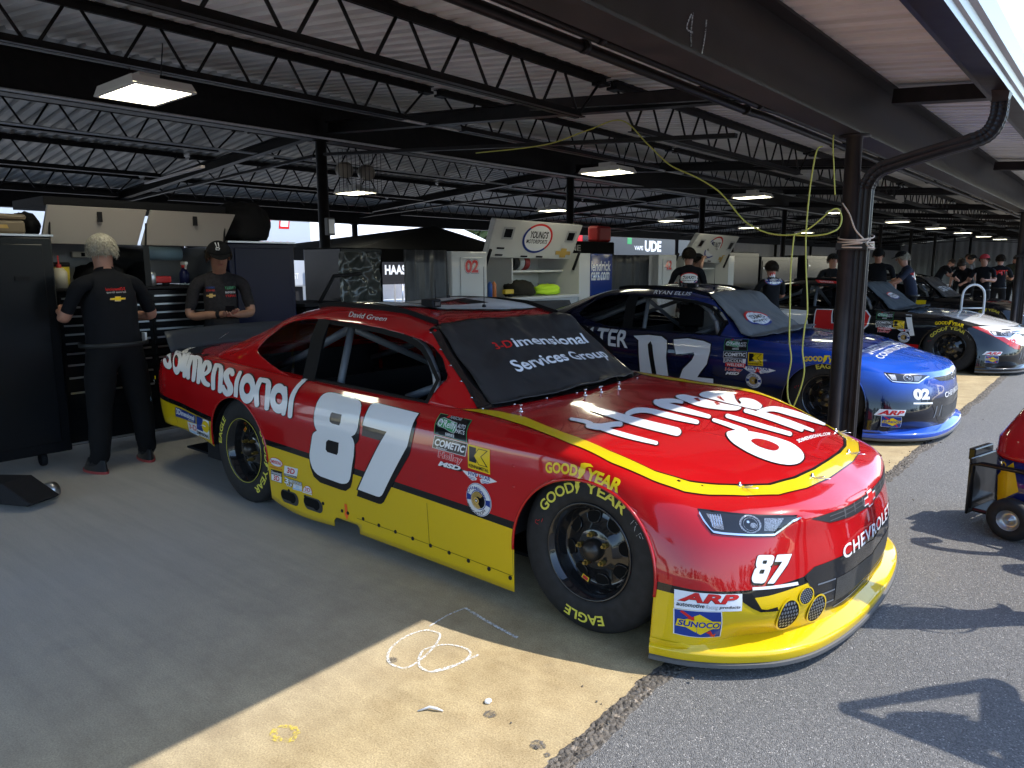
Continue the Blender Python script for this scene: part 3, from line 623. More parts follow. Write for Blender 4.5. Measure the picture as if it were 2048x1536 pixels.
D = {
 'sl0': [(-3.91,.874),(-3.837,.872),(-3.801,.866),(-3.771,.859),(-3.748,.851),(-3.734,.842),(-3.727,.835),(-3.726,.829),(-3.726,.823),(-3.728,.82),(-3.72,.821),(-3.705,.821),(-3.707,.821),(-3.716,.823),(-3.725,.825),(-3.737,.829),(-3.752,.836),(-3.769,.844),(-3.783,.848),(-3.798,.852),(-3.816,.853),(-3.831,.853),(-3.84,.851),(-3.84,.847),(-3.831,.844),(-3.819,.838),(-3.805,.83),(-3.79,.821),(-3.778,.812),(-3.762,.804),(-3.744,.797),(-3.719,.791),(-3.683,.791),(-3.658,.8),(-3.648,.809),(-3.643,.819),(-3.645,.829),(-3.653,.84),(-3.67,.85),(-3.694,.86),(-3.722,.868),(-3.755,.875),(-3.794,.882),(-3.836,.886),(-3.89,.886)],
 'sl1': [(-3.928,.896),(-3.85,.895),(-3.763,.893),(-3.681,.89),(-3.648,.879),(-3.613,.868),(-3.581,.856),(-3.551,.843),(-3.528,.826),(-3.515,.81),(-3.507,.799),(-3.5,.793),(-3.487,.789),(-3.471,.789),(-3.457,.791),(-3.447,.796),(-3.447,.802),(-3.455,.813),(-3.472,.828),(-3.498,.844),(-3.529,.857),(-3.561,.867),(-3.594,.878),(-3.621,.887),(-3.66,.892),(-3.715,.894),(-3.767,.895),(-3.814,.896),(-3.854,.897),(-3.884,.897),(-3.903,.898),(-3.914,.898),(-3.923,.898),(-3.932,.898),(-3.956,.898),(-3.991,.898)],
 'sl2': [(-3.646,.892),(-3.609,.885),(-3.58,.873),(-3.545,.858),(-3.514,.842),(-3.486,.822),(-3.464,.798),(-3.451,.777),(-3.443,.761),(-3.437,.756),(-3.423,.753),(-3.407,.753),(-3.392,.756),(-3.383,.761),(-3.381,.767),(-3.389,.782),(-3.405,.803),(-3.43,.825),(-3.458,.842),(-3.488,.856),(-3.522,.869),(-3.553,.881),(-3.573,.89),(-3.604,.892),(-3.643,.893),(-3.672,.894),(-3.684,.894),(-3.674,.893)],
 'sl3': [(-3.553,.882),(-3.528,.873),(-3.494,.86),(-3.459,.845),(-3.433,.828),(-3.412,.809),(-3.394,.789),(-3.382,.77),(-3.375,.758),(-3.368,.752),(-3.354,.749),(-3.338,.749),(-3.323,.752),(-3.314,.757),(-3.313,.764),(-3.32,.777),(-3.333,.795),(-3.35,.813),(-3.37,.829),(-3.393,.844),(-3.427,.858),(-3.461,.87),(-3.487,.879),(-3.505,.884),(-3.525,.888),(-3.545,.89),(-3.558,.89),(-3.561,.887)],
 'sl4': [(-3.471,.87),(-3.461,.869),(-3.454,.869),(-3.459,.87),(-3.459,.869),(-3.433,.863),(-3.394,.853),(-3.357,.84),(-3.329,.826),(-3.309,.808),(-3.295,.787),(-3.287,.767),(-3.283,.753),(-3.278,.747),(-3.267,.743),(-3.253,.742),(-3.239,.745),(-3.229,.75),(-3.226,.756),(-3.228,.77),(-3.234,.79),(-3.247,.811),(-3.268,.829),(-3.298,.844),(-3.337,.857),(-3.381,.868),(-3.426,.878),(-3.473,.886),(-3.51,.889),(-3.525,.889),(-3.531,.889),(-3.542,.888),(-3.542,.884),(-3.531,.879),(-3.513,.874),(-3.49,.871)],
 'sl5': [(-3.429,.874),(-3.413,.873),(-3.397,.873),(-3.387,.872),(-3.379,.87),(-3.352,.864),(-3.313,.853),(-3.276,.839),(-3.249,.823),(-3.228,.804),(-3.213,.782),(-3.204,.761),(-3.2,.746),(-3.195,.74),(-3.184,.737),(-3.171,.736),(-3.157,.739),(-3.148,.744),(-3.146,.75),(-3.149,.764),(-3.157,.785),(-3.17,.807),(-3.192,.826),(-3.22,.841),(-3.259,.855),(-3.303,.868),(-3.351,.879),(-3.402,.887),(-3.447,.89),(-3.47,.89),(-3.483,.891),(-3.491,.89),(-3.492,.888),(-3.485,.884),(-3.469,.879),(-3.448,.875)],
 'sl6': [(-3.113,.792),(-3.103,.795),(-3.089,.801),(-3.075,.807),(-3.065,.814),(-3.06,.82),(-3.062,.827),(-3.067,.834),(-3.08,.841),(-3.1,.849),(-3.127,.857),(-3.158,.864),(-3.193,.871),(-3.232,.876),(-3.256,.877),(-3.269,.876),(-3.276,.876),(-3.285,.874),(-3.284,.87),(-3.271,.865),(-3.25,.861),(-3.228,.857),(-3.21,.856),(-3.201,.856),(-3.191,.856),(-3.187,.856),(-3.192,.857),(-3.185,.855),(-3.165,.85),(-3.146,.845),(-3.134,.84),(-3.126,.837),(-3.122,.833),(-3.12,.83),(-3.12,.826),(-3.123,.821),(-3.132,.816),(-3.142,.811),(-3.15,.807),(-3.155,.803),(-3.154,.797),(-3.146,.793),(-3.135,.79),(-3.123,.789)],
 'sl7': [(-3.284,.87),(-3.273,.865),(-3.258,.857),(-3.241,.848),(-3.223,.838),(-3.207,.826),(-3.194,.813),(-3.182,.8),(-3.169,.787),(-3.155,.774),(-3.138,.763),(-3.121,.753),(-3.103,.744),(-3.082,.738),(-3.06,.735),(-3.044,.734),(-3.034,.733),(-3.018,.733),(-3.004,.737),(-2.996,.743),(-2.996,.751),(-3.003,.757),(-3.017,.76),(-3.027,.762),(-3.039,.764),(-3.049,.766),(-3.058,.768),(-3.069,.773),(-3.083,.78),(-3.096,.788),(-3.108,.796),(-3.118,.806),(-3.131,.816),(-3.144,.827),(-3.157,.836),(-3.17,.843),(-3.183,.851),(-3.195,.858),(-3.206,.863),(-3.221,.868),(-3.242,.873),(-3.265,.876),(-3.282,.876),(-3.289,.874)],
 'sl8': [(-3.111,.862),(-3.088,.853),(-3.06,.839),(-3.036,.823),(-3.019,.804),(-3.004,.784),(-2.99,.762),(-2.98,.742),(-2.974,.728),(-2.968,.723),(-2.957,.72),(-2.945,.72),(-2.933,.723),(-2.925,.728),(-2.924,.734),(-2.929,.748),(-2.938,.768),(-2.951,.789),(-2.964,.806),(-2.979,.822),(-3.002,.838),(-3.029,.851),(-3.052,.86),(-3.069,.864),(-3.089,.868),(-3.108,.87),(-3.119,.869),(-3.121,.866)],
 'sl9': [(-3.048,.853),(-3.036,.852),(-3.023,.852),(-3.015,.851),(-3.01,.85),(-2.995,.846),(-2.973,.838),(-2.949,.826),(-2.928,.811),(-2.909,.791),(-2.895,.764),(-2.887,.739),(-2.884,.721),(-2.879,.715),(-2.869,.711),(-2.855,.71),(-2.842,.713),(-2.833,.718),(-2.83,.725),(-2.833,.743),(-2.84,.768),(-2.854,.795),(-2.873,.815),(-2.897,.83),(-2.926,.842),(-2.958,.851),(-2.995,.861),(-3.037,.867),(-3.068,.87),(-3.085,.87),(-3.095,.87),(-3.105,.869),(-3.106,.866),(-3.098,.862),(-3.082,.858),(-3.064,.854)],
 'sl10': [(-2.772,.834),(-2.778,.837),(-2.789,.841),(-2.807,.846),(-2.832,.852),(-2.856,.856),(-2.879,.858),(-2.901,.859),(-2.914,.856),(-2.913,.85),(-2.908,.844),(-2.9,.835),(-2.886,.825),(-2.87,.814),(-2.854,.804),(-2.838,.794),(-2.824,.785),(-2.808,.776),(-2.793,.768),(-2.781,.762),(-2.775,.757),(-2.771,.751),(-2.768,.744),(-2.767,.738),(-2.767,.736),(-2.768,.735),(-2.768,.734),(-2.767,.734),(-2.759,.734),(-2.757,.733),(-2.764,.735),(-2.774,.74),(-2.783,.743),(-2.79,.747),(-2.798,.751),(-2.805,.756),(-2.81,.76),(-2.815,.764),(-2.824,.766),(-2.833,.765),(-2.84,.763),(-2.844,.759),(-2.843,.754),(-2.841,.75),(-2.84,.743),(-2.836,.734),(-2.829,.726),(-2.82,.718),(-2.807,.711),(-2.792,.704),(-2.769,.699),(-2.742,.702),(-2.722,.709),(-2.707,.718),(-2.698,.729),(-2.696,.741),(-2.698,.752),(-2.705,.763),(-2.715,.773),(-2.73,.783),(-2.748,.791),(-2.762,.797),(-2.775,.803),(-2.787,.809),(-2.8,.816),(-2.812,.821),(-2.817,.825),(-2.819,.827),(-2.821,.831),(-2.823,.834),(-2.824,.835),(-2.828,.835),(-2.83,.835),(-2.828,.835),(-2.829,.836),(-2.831,.837),(-2.825,.835),(-2.816,.832),(-2.809,.829),(-2.796,.825),(-2.781,.822),(-2.769,.822),(-2.761,.825),(-2.763,.829)],
 'sl11': [(-2.759,.846),(-2.745,.839),(-2.729,.828),(-2.716,.813),(-2.707,.795),(-2.698,.774),(-2.69,.75),(-2.684,.727),(-2.681,.711),(-2.677,.706),(-2.668,.702),(-2.657,.701),(-2.645,.704),(-2.638,.709),(-2.636,.715),(-2.638,.731),(-2.643,.753),(-2.651,.776),(-2.66,.795),(-2.668,.81),(-2.681,.824),(-2.697,.835),(-2.713,.843),(-2.724,.847),(-2.738,.85),(-2.752,.852),(-2.762,.852),(-2.764,.85)],
 'sl12': [(-2.498,.829),(-2.489,.821),(-2.48,.808),(-2.475,.791),(-2.47,.771),(-2.463,.748),(-2.454,.722),(-2.446,.699),(-2.442,.683),(-2.437,.677),(-2.427,.673),(-2.415,.673),(-2.404,.677),(-2.396,.683),(-2.395,.69),(-2.399,.706),(-2.406,.729),(-2.414,.752),(-2.42,.772),(-2.423,.787),(-2.428,.802),(-2.435,.815),(-2.444,.824),(-2.454,.829),(-2.469,.834),(-2.485,.836),(-2.497,.836),(-2.502,.834)],
 'sl13': [(-2.439,.815),(-2.425,.815),(-2.408,.814),(-2.393,.813),(-2.388,.812),(-2.386,.811),(-2.38,.805),(-2.369,.795),(-2.358,.781),(-2.348,.757),(-2.342,.727),(-2.338,.697),(-2.337,.677),(-2.334,.67),(-2.326,.666),(-2.314,.665),(-2.303,.667),(-2.294,.673),(-2.291,.68),(-2.291,.7),(-2.292,.73),(-2.296,.76),(-2.307,.783),(-2.318,.798),(-2.331,.809),(-2.351,.819),(-2.382,.829),(-2.417,.835),(-2.444,.836),(-2.462,.836),(-2.474,.835),(-2.483,.834),(-2.484,.831),(-2.477,.826),(-2.466,.821),(-2.452,.817)],
 'sl14': [(-2.203,.802),(-2.188,.79),(-2.173,.772),(-2.163,.752),(-2.157,.733),(-2.156,.715),(-2.157,.695),(-2.159,.678),(-2.161,.665),(-2.159,.659),(-2.153,.655),(-2.143,.654),(-2.133,.656),(-2.125,.66),(-2.122,.666),(-2.119,.678),(-2.116,.696),(-2.113,.716),(-2.114,.736),(-2.121,.756),(-2.134,.777),(-2.153,.795),(-2.169,.806),(-2.179,.81),(-2.191,.813),(-2.202,.813),(-2.208,.811),(-2.208,.807)],
 'sl15': [(-2.137,.859),(-2.123,.856),(-2.112,.849),(-2.115,.837),(-2.113,.825),(-2.108,.812),(-2.104,.797),(-2.103,.78),(-2.103,.759),(-2.101,.734),(-2.1,.704),(-2.098,.678),(-2.097,.659),(-2.094,.653),(-2.086,.649),(-2.075,.648),(-2.064,.65),(-2.056,.656),(-2.053,.663),(-2.053,.681),(-2.054,.707),(-2.056,.735),(-2.057,.758),(-2.058,.775),(-2.059,.791),(-2.063,.804),(-2.068,.816),(-2.072,.828),(-2.072,.839),(-2.07,.85),(-2.084,.854),(-2.093,.856),(-2.107,.858),(-2.121,.859),(-2.133,.86),(-2.139,.86)],
 'sr0': [(-3.542,.844),(-3.517,.828),(-3.504,.812),(-3.5,.797),(-3.505,.783),(-3.514,.772),(-3.526,.765),(-3.541,.762),(-3.556,.763),(-3.573,.768),(-3.589,.777),(-3.604,.789),(-3.62,.804),(-3.637,.821),(-3.658,.838),(-3.689,.853),(-3.729,.867),(-3.773,.878),(-3.814,.886),(-3.851,.892),(-3.895,.893),(-3.904,.893),(-3.875,.893),(-3.813,.893),(-3.728,.892),(-3.679,.883),(-3.628,.872),(-3.581,.859)],
 'sh0': [(-3.601,.848),(-3.581,.838),(-3.57,.827),(-3.567,.818),(-3.571,.812),(-3.579,.809),(-3.59,.81),(-3.603,.815),(-3.618,.823),(-3.635,.834),(-3.655,.845),(-3.68,.855),(-3.704,.864),(-3.726,.871),(-3.737,.876),(-3.735,.878),(-3.72,.877),(-3.694,.873),(-3.662,.867),(-3.629,.859)],
 'sr1': [(-2.461,.776),(-2.455,.758),(-2.456,.739),(-2.463,.722),(-2.474,.706),(-2.488,.694),(-2.505,.686),(-2.524,.682),(-2.544,.682),(-2.563,.687),(-2.581,.697),(-2.598,.709),(-2.611,.725),(-2.622,.743),(-2.631,.763),(-2.638,.782),(-2.644,.8),(-2.651,.815),(-2.659,.828),(-2.663,.837),(-2.66,.842),(-2.648,.845),(-2.627,.844),(-2.598,.84),(-2.564,.833),(-2.53,.823),(-2.499,.81),(-2.476,.794)],
 'sh1': [(-2.514,.775),(-2.511,.765),(-2.512,.755),(-2.517,.747),(-2.525,.742),(-2.536,.739),(-2.547,.739),(-2.558,.743),(-2.569,.75),(-2.577,.758),(-2.584,.768),(-2.587,.779),(-2.588,.788),(-2.586,.795),(-2.581,.801),(-2.572,.803),(-2.56,.803),(-2.547,.799),(-2.533,.793),(-2.522,.785)],
 'sr2': [(-2.119,.755),(-2.115,.737),(-2.117,.719),(-2.124,.702),(-2.135,.687),(-2.15,.675),(-2.167,.666),(-2.187,.662),(-2.206,.662),(-2.226,.666),(-2.244,.674),(-2.26,.686),(-2.274,.701),(-2.284,.718),(-2.291,.737),(-2.295,.756),(-2.297,.773),(-2.298,.789),(-2.298,.802),(-2.296,.812),(-2.288,.818),(-2.275,.821),(-2.256,.821),(-2.23,.817),(-2.202,.81),(-2.174,.801),(-2.149,.788),(-2.131,.773)],
 'sh2': [(-2.169,.75),(-2.167,.74),(-2.169,.73),(-2.175,.722),(-2.184,.716),(-2.195,.713),(-2.207,.714),(-2.218,.717),(-2.228,.724),(-2.236,.733),(-2.24,.743),(-2.242,.753),(-2.241,.763),(-2.237,.77),(-2.23,.776),(-2.221,.778),(-2.209,.778),(-2.196,.775),(-2.184,.768),(-2.175,.76)],
 'n8': [(-1.796,.818),(-1.773,.82),(-1.735,.82),(-1.568,.813),(-1.54,.811),(-1.517,.807),(-1.495,.8),(-1.475,.789),(-1.462,.774),(-1.455,.758),(-1.459,.678),(-1.466,.657),(-1.478,.639),(-1.508,.622),(-1.494,.613),(-1.487,.602),(-1.482,.588),(-1.481,.575),(-1.489,.518),(-1.522,.403),(-1.531,.383),(-1.545,.365),(-1.562,.353),(-1.584,.346),(-1.607,.342),(-1.63,.341),(-1.801,.348),(-1.83,.354),(-1.855,.366),(-1.875,.384),(-1.886,.406),(-1.892,.427),(-1.894,.45),(-1.891,.468),(-1.886,.486),(-1.859,.574),(-1.852,.586),(-1.842,.596),(-1.814,.612),(-1.826,.623),(-1.835,.636),(-1.843,.659),(-1.847,.682),(-1.847,.708),(-1.843,.735),(-1.841,.76),(-1.835,.781),(-1.833,.796),(-1.826,.806),(-1.814,.814)],
 'h81': [(-1.691,.729),(-1.604,.727),(-1.608,.685),(-1.616,.667),(-1.68,.669),(-1.702,.677),(-1.706,.691),(-1.701,.719)],
 'h82': [(-1.71,.575),(-1.615,.573),(-1.625,.514),(-1.637,.5),(-1.722,.503),(-1.737,.515),(-1.73,.56)],
 'b8': [(-1.802,.822),(-1.752,.824),(-1.569,.817),(-1.515,.811),(-1.468,.79),(-1.446,.706),(-1.445,.617),(-1.453,.602),(-1.476,.582),(-1.473,.544),(-1.479,.491),(-1.515,.371),(-1.534,.334),(-1.578,.305),(-1.62,.302),(-1.814,.308),(-1.872,.333),(-1.897,.384),(-1.902,.448),(-1.893,.49),(-1.867,.578),(-1.852,.599),(-1.826,.612),(-1.844,.635),(-1.856,.681),(-1.851,.736),(-1.845,.784),(-1.836,.809)],
 'r8': [(-1.717,.521),(-1.636,.522),(-1.639,.506),(-1.723,.505)],
 'n7': [(-1.393,.806),(-1.362,.808),(-1.043,.796),(-1.045,.766),(-1.049,.741),(-1.063,.656),(-1.069,.634),(-1.256,.361),(-1.27,.344),(-1.29,.332),(-1.314,.33),(-1.468,.337),(-1.23,.687),(-1.423,.694),(-1.415,.728),(-1.407,.768),(-1.407,.796)],
 'b7': [(-1.399,.81),(-1.364,.811),(-1.035,.799),(-1.036,.767),(-1.023,.755),(-1.028,.732),(-1.043,.617),(-1.051,.595),(-1.239,.337),(-1.258,.31),(-1.28,.294),(-1.304,.29),(-1.483,.296),(-1.469,.33),(-1.483,.332),(-1.275,.635),(-1.424,.64),(-1.422,.69),(-1.431,.693),(-1.423,.729),(-1.416,.769),(-1.416,.798)],
 'qa': [(-.913,.81),(-.699,.804),(-.661,.717),(-.889,.725)],
 'qb': [(-.886,.719),(-.66,.713),(-.668,.652),(-.893,.658)],
 'qc': [(-.843,.651),(-.687,.647),(-.689,.605),(-.847,.611)],
 'qd': [(-.842,.606),(-.684,.604),(-.688,.578),(-.849,.578)],
 'qk': [(-.659,.712),(-.519,.708),(-.507,.598),(-.645,.605)],
 'fs': [(-.688,.583),(-.645,.583),(-.642,.591),(-.574,.594),(-.501,.588),(-.463,.574),(-.52,.544),(-.556,.539),(-.583,.552),(-.618,.54),(-.643,.55)],
 'qf': [(-.653,.589),(-.501,.588),(-.501,.55),(-.653,.554)],
 'qh': [(-.655,.55),(-.499,.535),(-.498,.385),(-.656,.396)],
 'ov': [(-2.182,.351),(-2.189,.343),(-2.2,.337),(-2.214,.331),(-2.231,.326),(-2.25,.324),(-2.268,.323),(-2.285,.324),(-2.3,.327),(-2.312,.332),(-2.319,.338),(-2.322,.345),(-2.319,.352),(-2.312,.36),(-2.301,.367),(-2.286,.372),(-2.269,.377),(-2.251,.379),(-2.232,.38),(-2.215,.379),(-2.201,.376),(-2.189,.371),(-2.182,.365),(-2.18,.358)],
 'ovt': [(-2.305,.362),(-2.19,.355),(-2.192,.341),(-2.308,.348)],
 'ova': [(-2.322,.317),(-2.193,.32),(-2.197,.31),(-2.326,.308)],
 's3a': [(-2.162,.347),(-2.023,.351),(-2.047,.286),(-2.179,.283)],
 's3b': [(-2.315,.298),(-2.194,.301),(-2.209,.225),(-2.327,.225)],
 's3c': [(-2.175,.275),(-1.986,.277),(-2.001,.22),(-2.185,.22)],
 's3d': [(-2.087,.247),(-1.997,.249),(-2.005,.215),(-2.098,.211)],
 's3e': [(-1.984,.266),(-1.89,.267),(-1.903,.214),(-1.996,.213)],
 'ex': [(-2.205,.127),(-2.088,.122),(-1.966,.144),(-1.85,.121)],
 'bolts': [(-1.628,.179),(-1.577,.177),(-1.444,.174),(-1.313,.168),(-1.181,.164),(-1.049,.16),(-.917,.156),(-.785,.154),(-.654,.149),(-.521,.146),(-.388,.142),(-1.977,.191),(-1.803,.185),(-2.142,.193)],
 'pl': [(-1.672,.188)],
 'arrow': [(-1.59,.227),(-1.603,.129)],
 'pv': [(-.88,.397),(-.894,.173)],
 'rv': [(-.376,.659),(-.371,.568)],
 'q1': [(-3.591,.524),(-3.244,.508),(-3.276,.446),(-3.617,.449)],
 'q2': [(-3.43,.436),(-3.247,.445)],
 'q3': [(-3.231,.51),(-3.035,.502),(-3.071,.362),(-3.291,.364)],
 'gy0': [(-.193,.663),(-.154,.669),(-.114,.674),(-.075,.676),(-.037,.675),(.001,.67),(.038,.664),(.082,.655),(.121,.647),(.15,.639)],
 'gy1': [(-.196,.692),(.148,.67)],
 'nm': [(-1.946,1.258),(-1.584,1.241),(-1.55,1.219),(-1.88,1.231)],
 'bpl': [(-3.006,1.119),(-3.076,1.088),(-1.949,.852),(-2.056,.855)],
 'bp0': [(-3.105,1.083),(-3.181,1.046),(-3.253,1.016),(-3.177,1.052)],
 'bp1': [(-3.479,.913),(-4.015,.823),(-4.021,.805),(-4.051,.827)],
 'bp2': [(-4.075,.703),(-4.048,.686),(-4.05,.662),(-4.076,.682)],
 'bp3': [(-4.077,.669),(-4.051,.653),(-4.052,.641),(-4.077,.656)],
 'bp4': [(-4.079,.546),(-4.058,.522),(-4.057,.501),(-4.077,.518)],
 'rails': [(-2.207,.429),(-1.873,.405),(-1.648,.41),(-1.45,.426),(-1.304,.428)],
 'hs0': [(-.329,.368),(-.315,.369),(-.295,.37),(-.273,.371),(-.255,.37),(-.242,.366),(-.23,.361),(-.219,.355),(-.211,.352),(-.205,.353),(-.206,.362),(-.212,.378),(-.222,.395),(-.234,.41),(-.245,.418),(-.252,.42),(-.262,.424),(-.276,.427),(-.29,.428),(-.307,.425),(-.326,.42),(-.344,.414),(-.356,.41),(-.358,.407),(-.355,.399),(-.35,.388),(-.342,.378),(-.334,.371)],
 'hs1': [(-.196,.315),(-.185,.317),(-.169,.319),(-.152,.325),(-.139,.335),(-.134,.354),(-.132,.376),(-.132,.398),(-.13,.414),(-.126,.427),(-.121,.437),(-.115,.445),(-.112,.451),(-.111,.461),(-.116,.478),(-.127,.498),(-.139,.515),(-.151,.524),(-.158,.524),(-.162,.519),(-.168,.511),(-.175,.5),(-.181,.487),(-.186,.471),(-.19,.453),(-.194,.436),(-.199,.424),(-.209,.414),(-.222,.405),(-.235,.397),(-.244,.392),(-.247,.384),(-.242,.368),(-.231,.348),(-.218,.33),(-.205,.318)],
 'hs2': [(-.132,.33),(-.108,.328),(-.074,.326),(-.037,.327),(-.004,.332),(.029,.342),(.063,.355),(.092,.369),(.112,.378),(.114,.383),(.114,.391),(.11,.401),(.105,.411),(.099,.418),(.094,.419),(.071,.413),(.039,.405),(.002,.397),(-.033,.392),(-.069,.39),(-.106,.39),(-.141,.392),(-.166,.394),(-.17,.39),(-.169,.378),(-.162,.362),(-.151,.346),(-.14,.334)],
 'hs3': [(-.359,.587),(-.338,.581),(-.309,.573),(-.277,.564),(-.245,.556),(-.216,.547),(-.186,.539),(-.155,.532),(-.124,.526),(-.093,.524),(-.062,.523),(-.031,.525),(-.001,.529),(.031,.535),(.064,.544),(.094,.552),(.114,.559),(.119,.569),(.117,.591),(.108,.62),(.093,.648),(.076,.668),(.063,.674),(.042,.669),(.01,.662),(-.025,.655),(-.06,.651),(-.091,.649),(-.124,.648),(-.156,.649),(-.188,.651),(-.218,.655),(-.248,.659),(-.278,.664),(-.306,.668),(-.335,.67),(-.364,.67),(-.389,.67),(-.406,.669),(-.411,.665),(-.407,.65),(-.397,.63),(-.383,.609),(-.369,.594)],
 'hs4': [(-.184,.644),(-.185,.658),(-.186,.678),(-.187,.698),(-.185,.715),(-.181,.73),(-.176,.745),(-.168,.757),(-.158,.766),(-.145,.77),(-.129,.77),(-.11,.768),(-.091,.767),(-.072,.767),(-.052,.766),(-.031,.767),(-.008,.77),(.018,.778),(.047,.789),(.073,.8),(.09,.809),(.093,.815),(.092,.828),(.086,.846),(.077,.864),(.068,.876),(.061,.879),(.04,.877),(.01,.874),(-.024,.872),(-.054,.871),(-.078,.871),(-.1,.87),(-.12,.87),(-.14,.869),(-.159,.869),(-.177,.869),(-.195,.867),(-.21,.862),(-.223,.854),(-.234,.843),(-.243,.829),(-.248,.81),(-.247,.783),(-.243,.753),(-.238,.726),(-.234,.708),(-.229,.691),(-.218,.67),(-.205,.651),(-.193,.638),(-.186,.636)],
 'hs5': [(-.212,.956),(-.201,.949),(-.186,.939),(-.166,.929),(-.143,.922),(-.116,.92),(-.087,.922),(-.057,.926),(-.028,.93),(.002,.936),(.034,.944),(.062,.952),(.081,.958),(.084,.963),(.083,.976),(.077,.994),(.068,1.012),(.06,1.025),(.053,1.03),(.031,1.03),(-.002,1.031),(-.039,1.034),(-.075,1.038),(-.109,1.042),(-.144,1.047),(-.178,1.052),(-.206,1.059),(-.228,1.066),(-.245,1.073),(-.259,1.08),(-.269,1.084),(-.278,1.083),(-.276,1.063),(-.264,1.032),(-.246,.998),(-.227,.97)],
 'hs6': [(-.201,.992),(-.197,1.009),(-.191,1.034),(-.184,1.059),(-.176,1.078),(-.167,1.089),(-.156,1.095),(-.145,1.099),(-.137,1.101),(-.135,1.106),(-.138,1.119),(-.145,1.137),(-.154,1.154),(-.163,1.167),(-.17,1.172),(-.18,1.174),(-.194,1.177),(-.211,1.178),(-.226,1.173),(-.239,1.16),(-.251,1.141),(-.261,1.123),(-.269,1.11),(-.267,1.093),(-.257,1.065),(-.241,1.033),(-.223,1.006),(-.209,.991)],
 'ea': [(-.251,1.259),(-.254,1.282),(-.253,1.308),(-.246,1.327),(-.23,1.333),(-.209,1.331),(-.187,1.329),(-.168,1.328),(-.148,1.327),(-.127,1.324),(-.103,1.32),(-.079,1.316),(-.054,1.315),(-.027,1.317),(-.0,1.323),(.023,1.33),(.043,1.34),(.06,1.351),(.074,1.356),(.083,1.351),(.089,1.34),(.093,1.324),(.097,1.305),(.099,1.282),(.098,1.259),(.091,1.24),(.081,1.221),(.069,1.203),(.053,1.186),(.034,1.17),(.015,1.156),(-.003,1.145),(-.021,1.137),(-.04,1.132),(-.059,1.132),(-.079,1.136),(-.101,1.143),(-.126,1.154),(-.153,1.168),(-.177,1.182),(-.196,1.193),(-.211,1.204),(-.224,1.215),(-.236,1.228),(-.245,1.243)],
 'eah1': [(-.157,1.279),(-.144,1.306),(-.096,1.24),(-.11,1.234)],
 'eah2': [(-.043,1.293),(-.04,1.314),(-.001,1.284),(-.008,1.249)],
 'eb': [(-.18,1.397),(-.192,1.427),(-.201,1.464),(-.204,1.499),(-.202,1.528),(-.194,1.555),(-.182,1.58),(-.165,1.603),(-.144,1.624),(-.123,1.636),(-.105,1.637),(-.088,1.628),(-.071,1.611),(-.053,1.582),(-.036,1.545),(-.019,1.511),(-.0,1.48),(.018,1.451),(.033,1.43),(.042,1.418),(.048,1.414),(.05,1.416),(.049,1.427),(.044,1.445),(.037,1.462),(.028,1.477),(.015,1.491),(.006,1.508),(-.002,1.531),(-.007,1.557),(-.005,1.58),(.006,1.598),(.023,1.613),(.042,1.619),(.063,1.61),(.085,1.591),(.104,1.57),(.118,1.55),(.129,1.527),(.137,1.503),(.144,1.475),(.149,1.446),(.151,1.423),(.15,1.409),(.146,1.4),(.139,1.392),(.129,1.385),(.116,1.38),(.103,1.375),(.088,1.372),(.072,1.37),(.057,1.368),(.043,1.364),(.029,1.36),(.012,1.356),(-.014,1.354),(-.044,1.354),(-.072,1.355),(-.096,1.354),(-.117,1.353),(-.136,1.356),(-.153,1.364),(-.168,1.377)],
 'ebh': [(-.094,1.434),(-.094,1.479),(-.017,1.373),(-.05,1.396)],
 'db': [(.236,.824),(.23,.849),(.232,.873),(.236,.895),(.241,.914),(.249,.932),(.262,.948),(.279,.963),(.3,.978),(.321,.991),(.341,1.001),(.362,1.008),(.384,1.013),(.41,1.02),(.438,1.025),(.464,1.025),(.488,1.014),(.511,.997),(.53,.978),(.548,.95),(.563,.918),(.575,.885),(.583,.854),(.587,.824),(.588,.796),(.586,.77),(.58,.746),(.571,.724),(.559,.707),(.542,.692),(.524,.681),(.502,.673),(.477,.669),(.451,.668),(.425,.672),(.398,.679),(.371,.69),(.345,.703),(.319,.718),(.295,.738),(.272,.764),(.251,.794)],
 'dbh': [(.35,.836),(.346,.854),(.347,.874),(.352,.891),(.361,.904),(.373,.913),(.387,.919),(.403,.921),(.42,.92),(.435,.915),(.447,.907),(.457,.895),(.464,.88),(.468,.862),(.471,.841),(.469,.824),(.465,.813),(.458,.805),(.448,.8),(.434,.795),(.416,.794),(.399,.796),(.381,.806),(.363,.82)],
 'ht0': [(.12,.932),(.134,.931),(.154,.929),(.177,.927),(.199,.925),(.222,.922),(.247,.919),(.27,.917),(.286,.915),(.29,.92),(.29,.934),(.285,.953),(.278,.973),(.269,.988),(.261,.994),(.245,.995),(.222,.997),(.197,.998),(.174,.999),(.152,.998),(.13,.995),(.111,.993),(.098,.992),(.095,.988),(.096,.977),(.1,.962),(.107,.947),(.114,.936)],
 'ht1': [(.131,1.065),(.159,1.067),(.199,1.069),(.242,1.073),(.283,1.078),(.323,1.086),(.365,1.096),(.402,1.105),(.427,1.112),(.431,1.118),(.431,1.131),(.427,1.15),(.42,1.168),(.413,1.181),(.407,1.185),(.38,1.181),(.342,1.174),(.298,1.166),(.257,1.16),(.215,1.155),(.171,1.15),(.131,1.146),(.103,1.144),(.099,1.138),(.1,1.123),(.106,1.103),(.115,1.084),(.124,1.07)],
